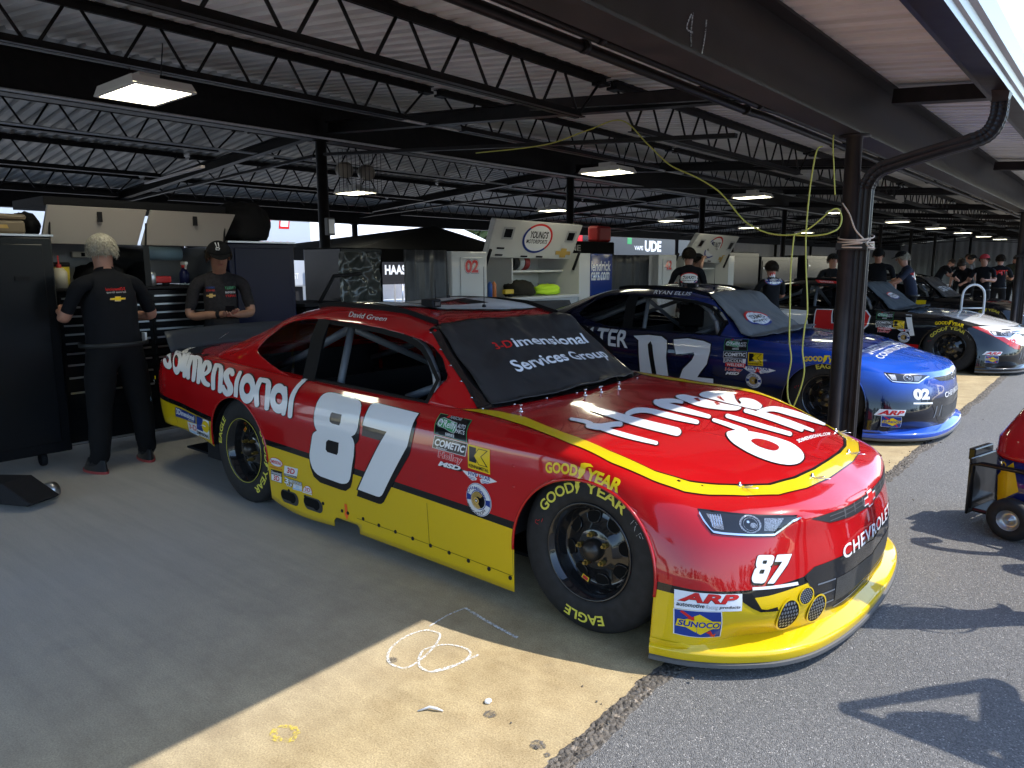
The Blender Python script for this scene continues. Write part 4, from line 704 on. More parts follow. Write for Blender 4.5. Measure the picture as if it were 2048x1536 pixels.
 'ht2': [(.144,1.264),(.163,1.264),(.19,1.266),(.223,1.267),(.258,1.267),(.302,1.265),(.354,1.262),(.402,1.257),(.434,1.254),(.438,1.259),(.437,1.274),(.433,1.294),(.426,1.317),(.418,1.334),(.412,1.34),(.378,1.348),(.328,1.356),(.274,1.363),(.227,1.368),(.19,1.367),(.158,1.363),(.131,1.359),(.112,1.356),(.109,1.349),(.111,1.331),(.117,1.308),(.127,1.286),(.136,1.269)],
 'ht3': [(.191,1.309),(.219,1.31),(.259,1.313),(.301,1.318),(.339,1.323),(.374,1.327),(.411,1.328),(.442,1.33),(.464,1.332),(.466,1.337),(.465,1.349),(.462,1.367),(.456,1.385),(.45,1.399),(.446,1.404),(.422,1.409),(.387,1.417),(.348,1.422),(.31,1.422),(.271,1.418),(.228,1.412),(.188,1.407),(.159,1.405),(.156,1.398),(.158,1.379),(.164,1.355),(.174,1.331),(.183,1.314)],
 'ht4': [(.19,1.366),(.192,1.39),(.194,1.426),(.199,1.462),(.208,1.488),(.224,1.502),(.246,1.51),(.27,1.516),(.292,1.524),(.311,1.535),(.33,1.547),(.347,1.559),(.365,1.572),(.383,1.586),(.402,1.601),(.419,1.615),(.43,1.625),(.431,1.632),(.429,1.65),(.423,1.676),(.416,1.701),(.404,1.736),(.391,1.77),(.389,1.728),(.368,1.732),(.344,1.733),(.322,1.731),(.301,1.728),(.279,1.725),(.258,1.719),(.237,1.708),(.217,1.692),(.195,1.673),(.176,1.649),(.161,1.62),(.153,1.576),(.151,1.525),(.151,1.48),(.151,1.451),(.153,1.432),(.159,1.407),(.169,1.382),(.179,1.365),(.186,1.359)],
 'cmq': [(.466,1.096),(.502,1.501),(.525,1.418),(.489,1.071)],
 'so': [(-.821,.158),(-.724,.171),(-.596,.171),(-.41,.163),(-.129,.081),(.075,.075),(.258,.115),(.366,.157),(.44,.215),(.543,.314),(.632,.432),(.677,.603),(.699,.826)],
 'si': [(-.763,.221),(-.677,.264),(-.518,.299),(-.236,.231),(.022,.157),(.232,.16),(.357,.217),(.435,.287),(.517,.375),(.584,.45),(.627,.626),(.646,.837)],
 'pins': [(.485,.348),(.684,.699),(.683,1.28),(.63,.694),(.629,1.255)],
 'cov': [(-1.257,.471),(-1.292,.692),(-1.284,.878),(-1.272,1.062),(-1.25,1.318),(-1.191,1.529),(-1.075,1.6),(-.618,1.48),(-.626,1.199),(-.63,.949),(-.673,.796),(-.694,.677),(-.704,.565),(-.737,.407),(-.781,.315),(-.867,.329),(-1.021,.363)],
 'gl': [(-1.237,.335),(-1.256,.405),(-1.305,.705),(-1.266,1.338),(-1.205,1.56),(-1.087,1.646),(-.613,1.489),(-.614,.95),(-.659,.6),(-.686,.389),(-.745,.212),(-.918,.273),(-1.089,.304)],
 'ct1': [(-1.107,.685),(-1.085,1.571),(-1.02,1.543),(-1.061,.69)],
 'ct2': [(-1.032,.682),(-.992,1.626),(-.912,1.568),(-.951,.637)],
 'grom': [(-1.209,.542),(-.87,.452)],
 'rn': [(-1.768,.497),(-1.826,.687),(-1.863,1.127)],
 'n87': [(.014,.459),(.179,.449),(.121,.348),(-.012,.36)],
 'hl': [(-.156,.604),(-.113,.599),(-.043,.593),(.04,.587),(.141,.58),(.22,.573),(.181,.56),(.145,.541),(.109,.521),(.0,.528),(-.094,.536),(-.132,.54),(-.139,.555),(-.148,.582)],
 'hc': [(-.154,.599),(-.146,.574),(-.128,.542),(-.094,.537),(.001,.53),(.107,.524),(.151,.545),(.193,.565),(.233,.571)],
 'hp': [(.016,.562),(.058,.561),(.01,.533)],
 'm1': [(-.134,.594),(-.083,.586),(-.087,.546),(-.121,.551)],
 'm2': [(.075,.58),(.156,.575),(.111,.535),(.066,.539)],
 'gr': [(.217,.559),(.328,.554),(.464,.547),(.602,.537),(.608,.478),(.539,.494),(.39,.509),(.233,.52),(.199,.537)],
 'gl1': [(.225,.545),(.408,.536),(.563,.523)],
 'gl2': [(.233,.52),(.39,.509),(.55,.495)],
 'chv': [(.581,.41),(.912,.399),(.921,.35),(.572,.37)],
 'dk': [(.302,.354),(.39,.363),(.493,.36),(.668,.344),(.867,.314),(.882,.233),(.893,.141),(.665,.146),(.493,.151),(.453,.161),(.353,.253),(.324,.313)],
 'ms': [(.489,.271),(.752,.24),(.757,.199),(.499,.22)],
 'wl1': [(.332,.296),(.466,.293)],
 'wl2': [(.344,.258),(.48,.241)],
 'wl3': [(.36,.217),(.473,.199)],
 'lb': [(-.046,.327),(-.01,.326),(.027,.265),(.051,.26),(.097,.263),(.104,.246),(.025,.253),(-.012,.273),(-.048,.299)],
 'hole0': [(.238,.277),(.277,.266),(.241,.244)],
 'hole1': [(.155,.215),(.206,.201),(.183,.146)],
 'hole2': [(.311,.2),(.365,.181),(.333,.14)],
 'drl': [(-.007,.348),(.196,.339),(.199,.327),(-.007,.338)],
 'arp': [(-.274,.327),(-.048,.328),(-.052,.266),(-.277,.258)],
 'sun': [(-.279,.256),(-.123,.263),(-.108,.146),(-.282,.161)],
 'bt': [(.611,.519),(.637,.537),(.662,.532),(.656,.522)],
 'bt2': [(.657,.506),(.691,.512),(.701,.53)],
 '02:z0': [(-1.937,.796),(-1.891,.795),(-1.778,.806),(-1.627,.799),(-1.555,.766),(-1.544,.702),(-1.551,.637),(-1.52,.441),(-1.438,.248),(-1.686,.221),(-1.793,.416),(-1.858,.682)],
 '02:z0h': [(-1.756,.728),(-1.733,.749),(-1.706,.718),(-1.627,.255),(-1.671,.25)],
 '02:z2': [(-1.489,.78),(-1.343,.796),(-1.172,.782),(-1.091,.759),(-1.087,.695),(-1.108,.567),(-1.177,.472),(-1.034,.427),(-1.03,.292),(-1.381,.254),(-1.404,.359),(-1.358,.495),(-1.266,.593),(-1.243,.646),(-1.253,.67),(-1.437,.638)],
 '02:wt': [(-2.818,.905),(-2.013,.836),(-1.991,.646),(-2.35,.685)],
 '02:qa': [(-.966,.812),(-.741,.816),(-.714,.721),(-.947,.71)],
 '02:qb': [(-.95,.704),(-.723,.711),(-.719,.654),(-.949,.642)],
 '02:ql': [(-.942,.64),(-.724,.645),(-.724,.564),(-.942,.562)],
 '02:qc': [(-.915,.552),(-.749,.554),(-.759,.515),(-.92,.51)],
 '02:qd': [(-.913,.514),(-.772,.518),(-.777,.487),(-.918,.48)],
 '02:qk': [(-.71,.709),(-.566,.71),(-.557,.594),(-.701,.591)],
 '02:qf': [(-.719,.581),(-.491,.582),(-.488,.528),(-.716,.526)],
 '02:qh': [(-.716,.526),(-.566,.521),(-.559,.381),(-.708,.38)],
 '02:nm': [(-1.884,1.257),(-1.465,1.242),(-1.441,1.21),(-1.854,1.219)],
 '02:gy0': [(-.191,.679),(-.122,.685),(-.065,.686),(-.008,.684),(.049,.677),(.112,.664)],
 '02:h1': [(.201,.483),(.306,.408)],
 '02:h2': [(.275,.352),(.343,.302)],
 '02:n02': [(.031,.48),(.233,.471),(.225,.374),(.031,.384)],
 '02:arp': [(-.268,.313),(-.05,.307),(-.062,.258),(-.285,.258)],
 '02:sun': [(-.239,.254),(-.086,.25),(-.055,.15),(-.242,.167)],
 '02:bl': [(.028,.365),(.257,.35),(.256,.336),(.026,.352)],
 '02:chv': [(.764,.424),(.755,.393)],
 '02:dk': [(-.007,.358),(.322,.397),(.381,.128),(.044,.149),(-.041,.261)],
 '42:n4': [(-1.808,.724),(-1.731,.816),(-1.6,.821),(-1.554,.505),(-1.693,.59),(-1.794,.585)],
 '42:n2': [(-1.241,.811),(-1.064,.743),(-1.093,.642),(-1.062,.521),(-1.209,.524)],
 '42:qa': [(-.981,.81),(-.749,.812),(-.742,.707),(-.973,.714)],
 '42:qb': [(-.971,.692),(-.747,.691),(-.749,.637),(-.972,.635)],
 '42:qk': [(-.732,.703),(-.588,.699),(-.584,.58),(-.729,.583)],
 '42:ql': [(-.968,.63),(-.754,.628),(-.753,.554),(-.961,.56)],
 '42:qc': [(-.93,.557),(-.767,.553),(-.774,.513),(-.937,.512)],
 '42:sw': [(-.591,.823),(-.512,.819),(-.145,.657),(-.2,.64)],
 '42:gy0': [(-.196,.69),(-.113,.705),(-.005,.711),(.084,.706),(.19,.681)],
 '42:red': [(.136,.699),(.232,.699),(.465,.529),(.655,.39),(.583,.352),(.461,.43)],
 '42:n42': [(.043,.498),(.21,.492),(.195,.402),(.016,.399)],
 '42:arp': [(-.263,.337),(-.056,.331),(-.089,.281),(-.285,.286)],
 '42:sun': [(-.258,.273),(-.112,.271),(-.092,.175),(-.264,.181)],
 '42:wh': [(.039,.503),(.038,1.252),(.745,.934)],
 '42:hd': [(-.63,.422)],
}
# ------------------------------------------------------------ car parts
DW = mat('white film', (.72, .73, .75), .3, coat=.6)
DB = mat('black film', (.006, .006, .007), .28, coat=.6)
DR = mat('red film', (.55, .02, .02), .3, coat=.5)
DY = mat('yellow film', (.72, .50, .01), .3, coat=.5)
DBL = mat('blue film', (.015, .04, .22), .3, coat=.5)
DG = mat('green film', (.05, .28, .10), .3, coat=.5)
DGO = mat('gold film', (.55, .36, .10), .3, coat=.5)
DS = mat('silver film', (.38, .39, .40), .3, coat=.5)
DO = mat('orange film', (.85, .12, .01), .4)
DLB = mat('light blue film', (.30, .48, .70), .35)
DMATS = [DW, DB, DR, DY, DBL, DG, DGO, DS, DO, DLB]
W_, B_, R_, Y_, U_, G_, O_, S_, N_, L_ = range(10)
M_RUBBER = mat('tyre rubber', (.018, .018, .019), .62, nscale=25, namp=.3)
M_RIM = mat('black wheel', (.012, .012, .013), .18, coat=1.0)
M_PIT = mat('dark hollow', (.003, .003, .003), .9)
M_TUBE = mat('grey cage tube', (.13, .145, .17), .4); M_TUBEP = mat('pale cage tube', (.42, .44, .48), .35)
M_MATT = mat('matt black', (.006, .006, .007), .8, spec=.2)
M_CABIN = mat('cabin black', (.012, .012, .014), .75)
M_GLASSB = mat('black glass band', (.010, .009, .009), .12, coat=1.0)
M_CHROME = mat('bright metal', (.75, .75, .76), .18, 1.0)
M_CLEAR = mat('clear window', (1, 1, 1), .03, trans=1.0, alpha=.22)
M_GOLDN = mat('brass nut', (.22, .15, .035), .4, .6)
M_TYREY = mat('tyre yellow', (.60, .55, .06), .6)
NSV = Vector((.62, .785, 0)).normalized(); NNV = Vector((.785, -.62, 0)).normalized()
def bisect_all(b, step):
    for ax in (0, 1):
        xs = [v.co[ax] for v in b.verts]
        if not xs: return
        lo, hi = min(xs), max(xs); k = int((hi - lo) / step)
        for i in range(1, k + 1):
            c = [0, 0, 0]; c[ax] = lo + (hi - lo) * i / (k + 1); n = [0, 0, 0]; n[ax] = 1
            bmesh.ops.bisect_plane(b, geom=list(b.verts) + list(b.edges) + list(b.faces), plane_co=c, plane_no=n, dist=1e-6)
class Skin:
    # lays flat shapes on a car's surface; coordinates are metres on the car (side: x,z; top: x,y; nose: along the corner, z)
    def __init__(s, objs):
        vs, fs = [], []
        for o in objs:
            k = len(vs); vs += [v.co.copy() for v in o.data.vertices]; fs += [tuple(i + k for i in p.vertices) for p in o.data.polygons]
        s.bvh = BVHTree.FromPolygons(vs, fs)
    def at(s, pr, a, b, lift):
        if pr == 'side': o, d = Vector((a, -2, b)), Vector((0, 1, 0))
        elif pr == 'top': o, d = Vector((a, b, 3)), Vector((0, 0, -1))
        elif pr == 'nosel':
            n = Vector((NNV.x, -NNV.y, 0)); t = Vector((NSV.x, -NSV.y, 0)); o, d = Vector((.6, 2 * CY - .2, 0)) + t * a + Vector((0, 0, b)) + n * 2, -n
        elif pr == 'front': o, d = Vector((3, a, b)), Vector((-1, 0, 0))
        else: o, d = Vector((.6, .2, 0)) + NSV * a + Vector((0, 0, b)) + NNV * 2, -NNV
        h = s.bvh.ray_cast(o, d)
        if h[0] is None: return None
        n = h[1] if h[1].dot(d) < 0 else -h[1]
        return h[0] + n * lift
    def lay(s, name, shapes, pr, parent, mats=None, lift=.0022, step=.025, label=None, wob=None):
        m = MB()
        for k, (vs, fs, mi, ly) in enumerate(shapes):
            b = bmesh.new(); bv = [b.verts.new((v[0], v[1], 0)) for v in vs]
            for f in fs:
                try: b.faces.new([bv[i] for i in f])
                except ValueError: pass
            bisect_all(b, step); bmesh.ops.triangulate(b, faces=b.faces); b.verts.index_update()
            P = []
            for v in b.verts:
                l = lift + ly * .0016 + k * .00004
                if wob: l += wob(v.co.x, v.co.y)
                P.append(s.at(pr, v.co.x, v.co.y, l))
            F = [tuple(v.index for v in f.verts) for f in b.faces if all(P[v.index] is not None for v in f.verts)]
            m.add([p if p is not None else (0, 0, 0) for p in P], F, mi, True); b.free()
        o = m.build(name, mats or DMATS, parent)
        if label: o['label'] = label
        b = bmesh.new(); b.from_mesh(o.data); bmesh.ops.delete(b, geom=[v for v in b.verts if not v.link_faces], context='VERTS'); b.to_mesh(o.data); b.free()
        return o
class Sticker:
    # a printed sticker: unit square (x right, y up) warped onto a quad given as TL TR BR BL
    def __init__(s, quad): s.q = quad; s.sh = []; s.k = 0
    def m(s, x, y):
        tl, tr, br, bl = s.q
        return tuple((tl[d] * (1 - x) + tr[d] * x) * y + (bl[d] * (1 - x) + br[d] * x) * (1 - y) for d in range(2))
    def poly(s, pts, mi, holes=()):
        n = []
        for i, p in enumerate(pts): n.append(p)
        vs, fs = poly2d([s.m(*p) for p in n], [[s.m(*p) for p in h] for h in holes]); s.sh.append((vs, fs, mi, s.k)); s.k += .3; return s
    def bg(s, mi, a=0, b=1): return s.poly([(a, a), (b, a), (b, b), (a, b)], mi)
    def text(s, t, x0, y0, x1, y1, mi, off=.012, shear=0.0, space=1.0):
        vs, fs = fit_text(t, x1 - x0, y1 - y0, off, shear, space)
        s.sh.append(([s.m(x0 + v[0], y0 + v[1]) for v in vs], fs, mi, s.k)); s.k += .3; return s
    def arc(s, t, cx, cy, r, h, a0, a1, mi, inward=False, off=.02):
        vs, fs = fit_text(t, 1, 1, off)
        out = []
        for x, y in vs:
            a = a0 + (a1 - a0) * x; rr = r + h * (y if not inward else -y) ; out.append(s.m(cx + rr * cos(a), cy + rr * sin(a)))
        s.sh.append((out, fs, mi, s.k)); s.k += .3; return s
    def ell(s, cx, cy, rx, ry, mi, n=32): return s.poly(ell(cx, cy, rx, ry, n), mi)
def outline_grow(poly, d):
    # push a polygon's outline outward by d
    A = sum(poly[i - 1][0] * poly[i][1] - poly[i][0] * poly[i - 1][1] for i in range(len(poly))); sg = 1 if A > 0 else -1; out = []; n = len(poly)
    for i in range(n):
        a, p, c = poly[i - 1], poly[i], poly[(i + 1) % n]
        t = Vector((c[0] - a[0], c[1] - a[1])); L = t.length or 1
        out.append((p[0] + sg * t.y / L * d, p[1] - sg * t.x / L * d))
    return out
def shape(poly, mi, ly=0, holes=()):
    vs, fs = poly2d(poly, holes); return (vs, fs, mi, ly)
def along(t, base, height, off=.02, flip=False):
    # lettering that follows a polyline baseline
    pts = smooth_open(base, 6); L = [0]
    for a, b in zip(pts, pts[1:]): L.append(L[-1] + sqrt((a[0] - b[0]) ** 2 + (a[1] - b[1]) ** 2))
    vs, fs = fit_text(t, L[-1], height, off); out = []
    for x, y in vs:
        i = 0
        while i < len(L) - 2 and L[i + 1] < x: i += 1
        f = (x - L[i]) / max(L[i + 1] - L[i], 1e-9); a, b = Vector(pts[i][:2]), Vector(pts[i + 1][:2]); d = (b - a).normalized(); p = a + (b - a) * f
        out.append((p.x - d.y * y, p.y + d.x * y))
    return out, fs
WINGFOOT = [(.0, .55), (.12, .75), (.1, .95), (.35, 1.0), (.75, .98), (1.0, .84), (.7, .84), (.5, .76), (.52, .5), (.34, .25), (.1, .0), (-.02, .04), (.1, .25)]

RX90 = Matrix.Rotation(radians(90), 4, 'X')
def fender_lip(root, skin, mt):
    for (cx, cz, rad) in ((-.012, .305, .358), (-2.685, .36, .343)):
        for s in (0, 1):
            P = []
            for k in range(45):
                a = pi * (-.02 + 1.04 * k / 44); p = None
                for g in (0, .006, .014):
                    r = rad + g; x, z = cx + r * cos(a), cz + r * sin(a)
                    o, d = (Vector((x, -2, z)), Vector((0, 1, 0))) if not s else (Vector((x, 4, z)), Vector((0, -1, 0)))
                    h = skin.bvh.ray_cast(o, d)
                    if h[0] is not None and (h[0].y < .3 or h[0].y > 1.66): p = h[0]; break
                if p is not None: P.append(Vector((cx + (rad + .001) * cos(a), p.y + (-.001 if not s else .001), cz + (rad + .001) * sin(a))))
            if len(P) > 5: MB().tube(P, .0065, 8).build('fender_lip', mt, root)
def wheel(parent, x, y, side=1, roll=0.0, ring=False, camber=0.0, letters=True):
    # local: outward is -Y; side=-1 turns it round for the far side
    w = empty('wheel'); w.parent = parent; w.location = (x, y, WZ)
    w.rotation_euler = (camber * side, 0, 0 if side > 0 else pi)
    m = MB()
    m.lathe([(.203, -.016), (.212, -.006), (.232, -.0005), (.262, .002), (.296, .0), (.322, -.008), (.338, -.02), (.3475, -.036), (.352, -.056), (.352, -.262), (.345, -.288), (.32, -.305), (.26, -.31), (.203, -.29)], 72, RX90)
    ty = m.build('tyre', M_RUBBER, w)
    if letters:
        m = MB()
        def put(t, mid, span, r, h):
            vs, fs = fit_text(t, 1, 1, .022); P = []
            b = bmesh.new(); bv = [b.verts.new((v[0], v[1], 0)) for v in vs]
            for f in fs: b.faces.new([bv[i] for i in f])
            bisect_all(b, .03); b.verts.index_update()
            for v in b.verts:
                a = mid + span / 2 - span * v.co.x + roll; rr = r + h * v.co.y
                P.append((rr * cos(a), -.0042 + max(0, (rr - .29) * .09), rr * sin(a)))
            m.add(P, [tuple(v.index for v in f.verts) for f in b.faces], 0); b.free()
        put('EAGLE', radians(270), radians(40), .262, .042); m.build('tyre_lettering', M_TYREY, w); m = MB(); put('GOOD', radians(128), radians(44), .252, .046); put('YEAR', radians(72), radians(44), .252, .046)
        vs, fs = poly2d(WINGFOOT); P = []
        for v in vs:
            a = radians(105) - v[0] * .17 + roll; rr = .246 + v[1] * .058; P.append((rr * cos(a), -.0042, rr * sin(a)))
        m.add(P, fs, 0); m.build('tyre_lettering', M_TYREY, w)
    m = MB()
    m.lathe([(.2085, -.02), (.2085, -.004), (.205, -.0015), (.2, -.003), (.196, -.012), (.186, -.02), (.178, -.05), (.172, -.082), (.164, -.094), (.15, -.093), (.11, -.08), (.088, -.062), (.080, -.058), (.0, -.058)], 64, RX90)
    rim = m.build('rim', M_RIM, w)
    if letters and x > -1:
        def scrawl(nm, strokes, mt):
            q = MB()
            for st_ in strokes:
                q.tube([(r * cos(radians(a)), -.0045, r * sin(radians(a))) for r, a in st_], .0011, 4)
            q.build(nm, mt, w)
        scrawl('chalk_scrawl', [[(.262, 40), (.285, 41), (.288, 37), (.274, 36), (.262, 33)]], M_CHALK); scrawl('chalk_scrawl', [[(.262, 29), (.286, 30), (.287, 25)], [(.275, 29.4), (.276, 26)]], M_CHALK)
        scrawl('paint_scrawl', [[(.25, 158), (.25, 162)], [(.262, 166), (.28, 166), (.28, 163), (.27, 163), (.262, 161)]], DR)
        q = MB(); q.add([(r * cos(radians(a)), -.0012, r * sin(radians(a))) for r, a in ((.255, 266), (.255, 270), (.263, 270), (.263, 266))], [(0, 1, 2, 3)]); q.build('maker_sticker', DW, w)
    m = MB()
    for k in range(8):
        a = 2 * pi * k / 8 + roll + .2; P = []
        for (r, t) in ((.112, -.13), (.118, -.2), (.13, -.235), (.148, -.235), (.157, -.19), (.16, 0), (.157, .19), (.148, .235), (.13, .235), (.118, .2), (.112, .13), (.109, 0)):
            yy = .0785 + (r - .11) / .04 * .0125 - .004 if r < .15 else .0885
            P.append((r * cos(a + t), yy, r * sin(a + t)))
        m.add(P, [tuple(range(len(P)))], 0)
        q = P + [P[0]]; m.tube([(p[0], p[1] - .001, p[2]) for p in q], .0022, 5, 1, False)
    m.build('rim_opening', [M_PIT, M_RIM], rim)
    m = MB(); m.lathe([(.046, -.06), (.046, -.03), (.04, -.018), (.026, -.004), (.0, -.001)], 24, RX90); m.build('hub', mat('dark hub', (.05, .045, .04), .35, .7), w)
    for k in range(5):
        a = 2 * pi * k / 5 + roll + .5; m = MB(); c = (.066 * cos(a), .066 * sin(a))
        m.lathe([(.0125, -.06), (.0125, -.036), (.008, -.036), (.007, -.02), (0, -.02)], 6, RX90 @ Matrix.Translation((c[0], -c[1], 0)) if False else Matrix.Translation((c[0], 0, c[1])) @ RX90, 0, False); m.build('lug_nut', M_GOLDN, w)
    if ring:
        m = MB(); m.tube([(.2085 * cos(2 * pi * k / 64), -.0012, .2085 * sin(2 * pi * k / 64)) for k in range(65)], .0016, 5, 0, False); m.build('rim_line', M_TYREY, w)
    m = MB(); a = radians(248) + roll
    def rq(r0, r1, a0, a1, yy): return [(r0 * cos(a0), yy, r0 * sin(a0)), (r1 * cos(a0), yy, r1 * sin(a0)), (r1 * cos(a1), yy, r1 * sin(a1)), (r0 * cos(a1), yy, r0 * sin(a1))]
    m.add(rq(.150, .170, a - .1, a + .13, .0845), [(0, 1, 2, 3)], 0); m.add(rq(.153, .167, a - .07, a + .1, .0838), [(0, 1, 2, 3)], 1); m.build('maker_sticker', [DY, DR], rim)
    return w

def cage(root, col=None):
    t = col or M_TUBE
    def bar(pts, r=.022, name='cage_tube'):
        m = MB(); m.tube(pts, r, 10); return m.build(name, t, root)
    for s in (0, 1):
        Y = lambda y: y if not s else 2 * CY - y
        ap = bar([(-1.05, Y(.235), .70), (-1.165, Y(.31), .96)]); ap.data.materials[0] = M_TUBEP; bar([(-1.165, Y(.31), .96), (-1.25, Y(.34), 1.06), (-1.42, Y(.38), 1.17), (-1.95, Y(.40), 1.205), (-2.0, Y(.40), 1.20)])
        bar([(-1.96, Y(.26), .45), (-1.96, Y(.29), .85), (-1.97, Y(.40), 1.19)])
        bar([(-1.97, Y(.42), 1.17), (-2.6, Y(.46), .93), (-3.1, Y(.5), .78)], .025)
        bar([(-1.02, Y(.2), .73), (-1.5, Y(.17), .78), (-1.96, Y(.2), .80)]); bar([(-1.02, Y(.2), .62), (-1.96, Y(.19), .55)])
    bar([(-1.97, .4, 1.19), (-1.97, .98, 1.215), (-1.97, 1.56, 1.19)]); bar([(-1.0, .235, .72), (-1.0, 1.725, .72)]); bar([(-1.97, .4, 1.15), (-1.97, 1.68, .6)])
    bar([(-1.1, .55, .80), (-1.42, .9, .98), (-1.5, 1.25, 1.06)], .024); bar([(-1.45, .35, .79), (-1.15, .62, .93)], .024); bar([(-1.2, .5, .72), (-1.5, 1.1, 1.0), (-1.42, 1.5, 1.15)], .03)
    m = MB(); m.bb(-3.4, -.78, .16, 1.80, .16, .175); m.bb(-.79, -.775, .16, 1.80, .1755, .775); m.bb(-3.4, -3.385, .2, 1.76, .1755, .86); m.bb(-3.384, -.791, .155, .1595, .1755, .78); m.bb(-3.384, -.791, 1.8005, 1.805, .1755, .78)
    m.bb(-2.35, -2.32, .25, 1.71, .1755, .80); m.build('cabin', M_CABIN, root)
    m = MB(); m.box((-1.75, 1.33, .62), (.16, .5, .85), 0, Matrix.Rotation(-.2, 3, 'Y')); m.box((-1.45, 1.33, .36), (.5, .5, .16)); m.box((-1.78, 1.06, .95), (.3, .05, .25)); m.build('seat', M_CABIN, root, .03)
    m = MB(); m.tube([(-1.2 + .045 * sin(2 * pi * k / 24), 1.33 + .17 * cos(2 * pi * k / 24), .88 + .165 * sin(2 * pi * k / 24)) for k in range(25)], .015, 8, 0, False); m.tube([(-1.2, 1.33, .88), (-.85, 1.33, .78)], .018, 8); m.build('steering_wheel', M_CABIN, root)

GLASS_H = [(-1.305, .98), (-1.305, .705), (-1.268, .42), (-1.238, .335), (-1.09, .303), (-.918, .272), (-.745, .212), (-.70, .38), (-.665, .6), (-.63, .98)]
def sym(h): return h + [(x, 2 * CY - y) for x, y in reversed(h[1:-1])]
STR_O = [(-.825, .155), (-.724, .168), (-.596, .168), (-.41, .15), (-.129, .081), (.075, .075), (.258, .115), (.366, .157), (.44, .215), (.543, .314), (.632, .432), (.683, .603), (.708, .8), (.712, .98)]
STR_I = [(-.763, .217), (-.677, .25), (-.518, .262), (-.236, .186), (.022, .145), (.232, .16), (.357, .217), (.435, .287), (.517, .375), (.584, .47), (.63, .626), (.652, .8), (.656, .98)]
def ring_poly(a, b):
    o = a + [(x, 2 * CY - y) for x, y in reversed(a[:-1])]; i = b + [(x, 2 * CY - y) for x, y in reversed(b[:-1])]
    return o + i[::-1]
def strip(a, b):
    # quads between two polylines of equal length
    vs = [p for q in zip(a, b) for p in q]; return vs, [(2 * i, 2 * i + 1, 2 * i + 3, 2 * i + 2) for i in range(len(a) - 1)]
def resample(pts, n):
    L = [0]
    for a, b in zip(pts, pts[1:]): L.append(L[-1] + sqrt((a[0] - b[0]) ** 2 + (a[1] - b[1]) ** 2))
    out = []
    for k in range(n):
        t = L[-1] * k / (n - 1); i = 0
        while i < len(L) - 2 and L[i + 1] < t: i += 1
        f = (t - L[i]) / max(L[i + 1] - L[i], 1e-9); out.append(tuple(pts[i][d] + (pts[i + 1][d] - pts[i][d]) * f for d in range(len(pts[0]))))
    return out
SPL = [(.345, -.055), (.46, -.022), (.58, .045), (.675, .125), (.755, .215), (.825, .35), (.872, .534), (.898, .75), (.905, .98)]
WALL0 = [(.345, -.05), (.455, -.02), (.53, .08), (.60, .19), (.67, .28), (.74, .375), (.80, .52), (.84, .75), (.853, .98)]
def splitter(root, mt, under):
    o = smooth_open(SPL, 5); w = smooth_open(WALL0, 5); o = resample(o, 40); w = resample(w, 40)
    full = lambda q: q + [(x, 2 * CY - y) for x, y in reversed(q[:-1])]
    o, w = full(o), full(w); m = MB(); n = len(o)
    def off(p, d, i):
        a = o[max(i - 1, 0)]; b = o[min(i + 1, n - 1)]; t = Vector((b[0] - a[0], b[1] - a[1])).normalized(); return (p[0] + t.y * d, p[1] - t.x * d)
    rows = [[(p[0], p[1], .128) for p in w], [((a[0] * .6 + b[0] * .4), (a[1] * .6 + b[1] * .4), .117) for a, b in zip(w, o)], [(*off(p, -.012, i), .105) for i, p in enumerate(o)], [(*p, .099) for i, p in enumerate(o)], [(*off(p, .002, i), .088) for i, p in enumerate(o)], [(*off(p, -.004, i), .062) for i, p in enumerate(o)]]
    vs = [v for r in rows for v in r]; m.add(vs, [(r * n + i, r * n + i + 1, (r + 1) * n + i + 1, (r + 1) * n + i) for r in range(len(rows) - 1) for i in range(n - 1)], 0, True)
    sp = m.build('splitter', mt, root)
    m = MB(); rows = [[(*off(p, -.008, i), .0615) for i, p in enumerate(o)], [(*off(p, .004, i), .058) for i, p in enumerate(o)], [(*off(p, .004, i), .044) for i, p in enumerate(o)], [(*off(p, -.01, i), .036) for i, p in enumerate(o)], [(p[0] * .4, p[1] * .5 + .49, .04) for p in o]]
    vs = [v for r in rows for v in r]; m.add(vs, [(r * n + i, r * n + i + 1, (r + 1) * n + i + 1, (r + 1) * n + i) for r in range(len(rows) - 1) for i in range(n - 1)], 0, False)
    m.build('skid_edge', under, root)
    return sp
def spoiler(root, mt):
    m = MB()
    def P(u, v):
        y = .17 + 1.62 * u; c = 1 - (2 * u - 1) ** 2
        x = -3.86 - .17 * c - .09 * v; return (x, y, .885 + .01 * c + .155 * v)
    m.grid(P, 20, 3); o = m.build('spoiler', mt, root); s = o.modifiers.new('thick', 'SOLIDIFY'); s.thickness = .008
    return o
def n87(map_, lay=None):
    # the two digits with their black backing, through a map from side coordinates
    g = lambda k: [map_(p) for p in D[k]]
    return [shape(g('b8'), B_, 0), shape(g('b7'), B_, .1), shape(g('n8'), W_, 1, [g('h81'), g('h82')]), shape(g('n7'), W_, 1)]
M_COVER = mat('dark cloth cover', (.024, .023, .023), .46, spec=.4, nscale=4, namp=.15)
COV_H = [(-1.275, .98), (-1.283, .72), (-1.272, .53), (-1.245, .43), (-1.21, .385), (-1.0, .345), (-.84, .318), (-.76, .30), (-.715, .40), (-.69, .6), (-.655, .78), (-.66, .98)]
def wrinkle(x, y):
    q = (x + .95) ** 2 * 8
    w = .012 + .017 * (noise.noise((x * 4.5, y * 3.2, 1.7)) + .6 * noise.noise((x * 11, y * 7, 4.2))) + .012 * abs(noise.noise((x * 3 + y * 9, y * 2 - x * 7, 8)))
    return max(.006, w) + max(0, .03 * (x + .80) / .14) * (0.5 + .5 * noise.noise((y * 5, 2, 2)))
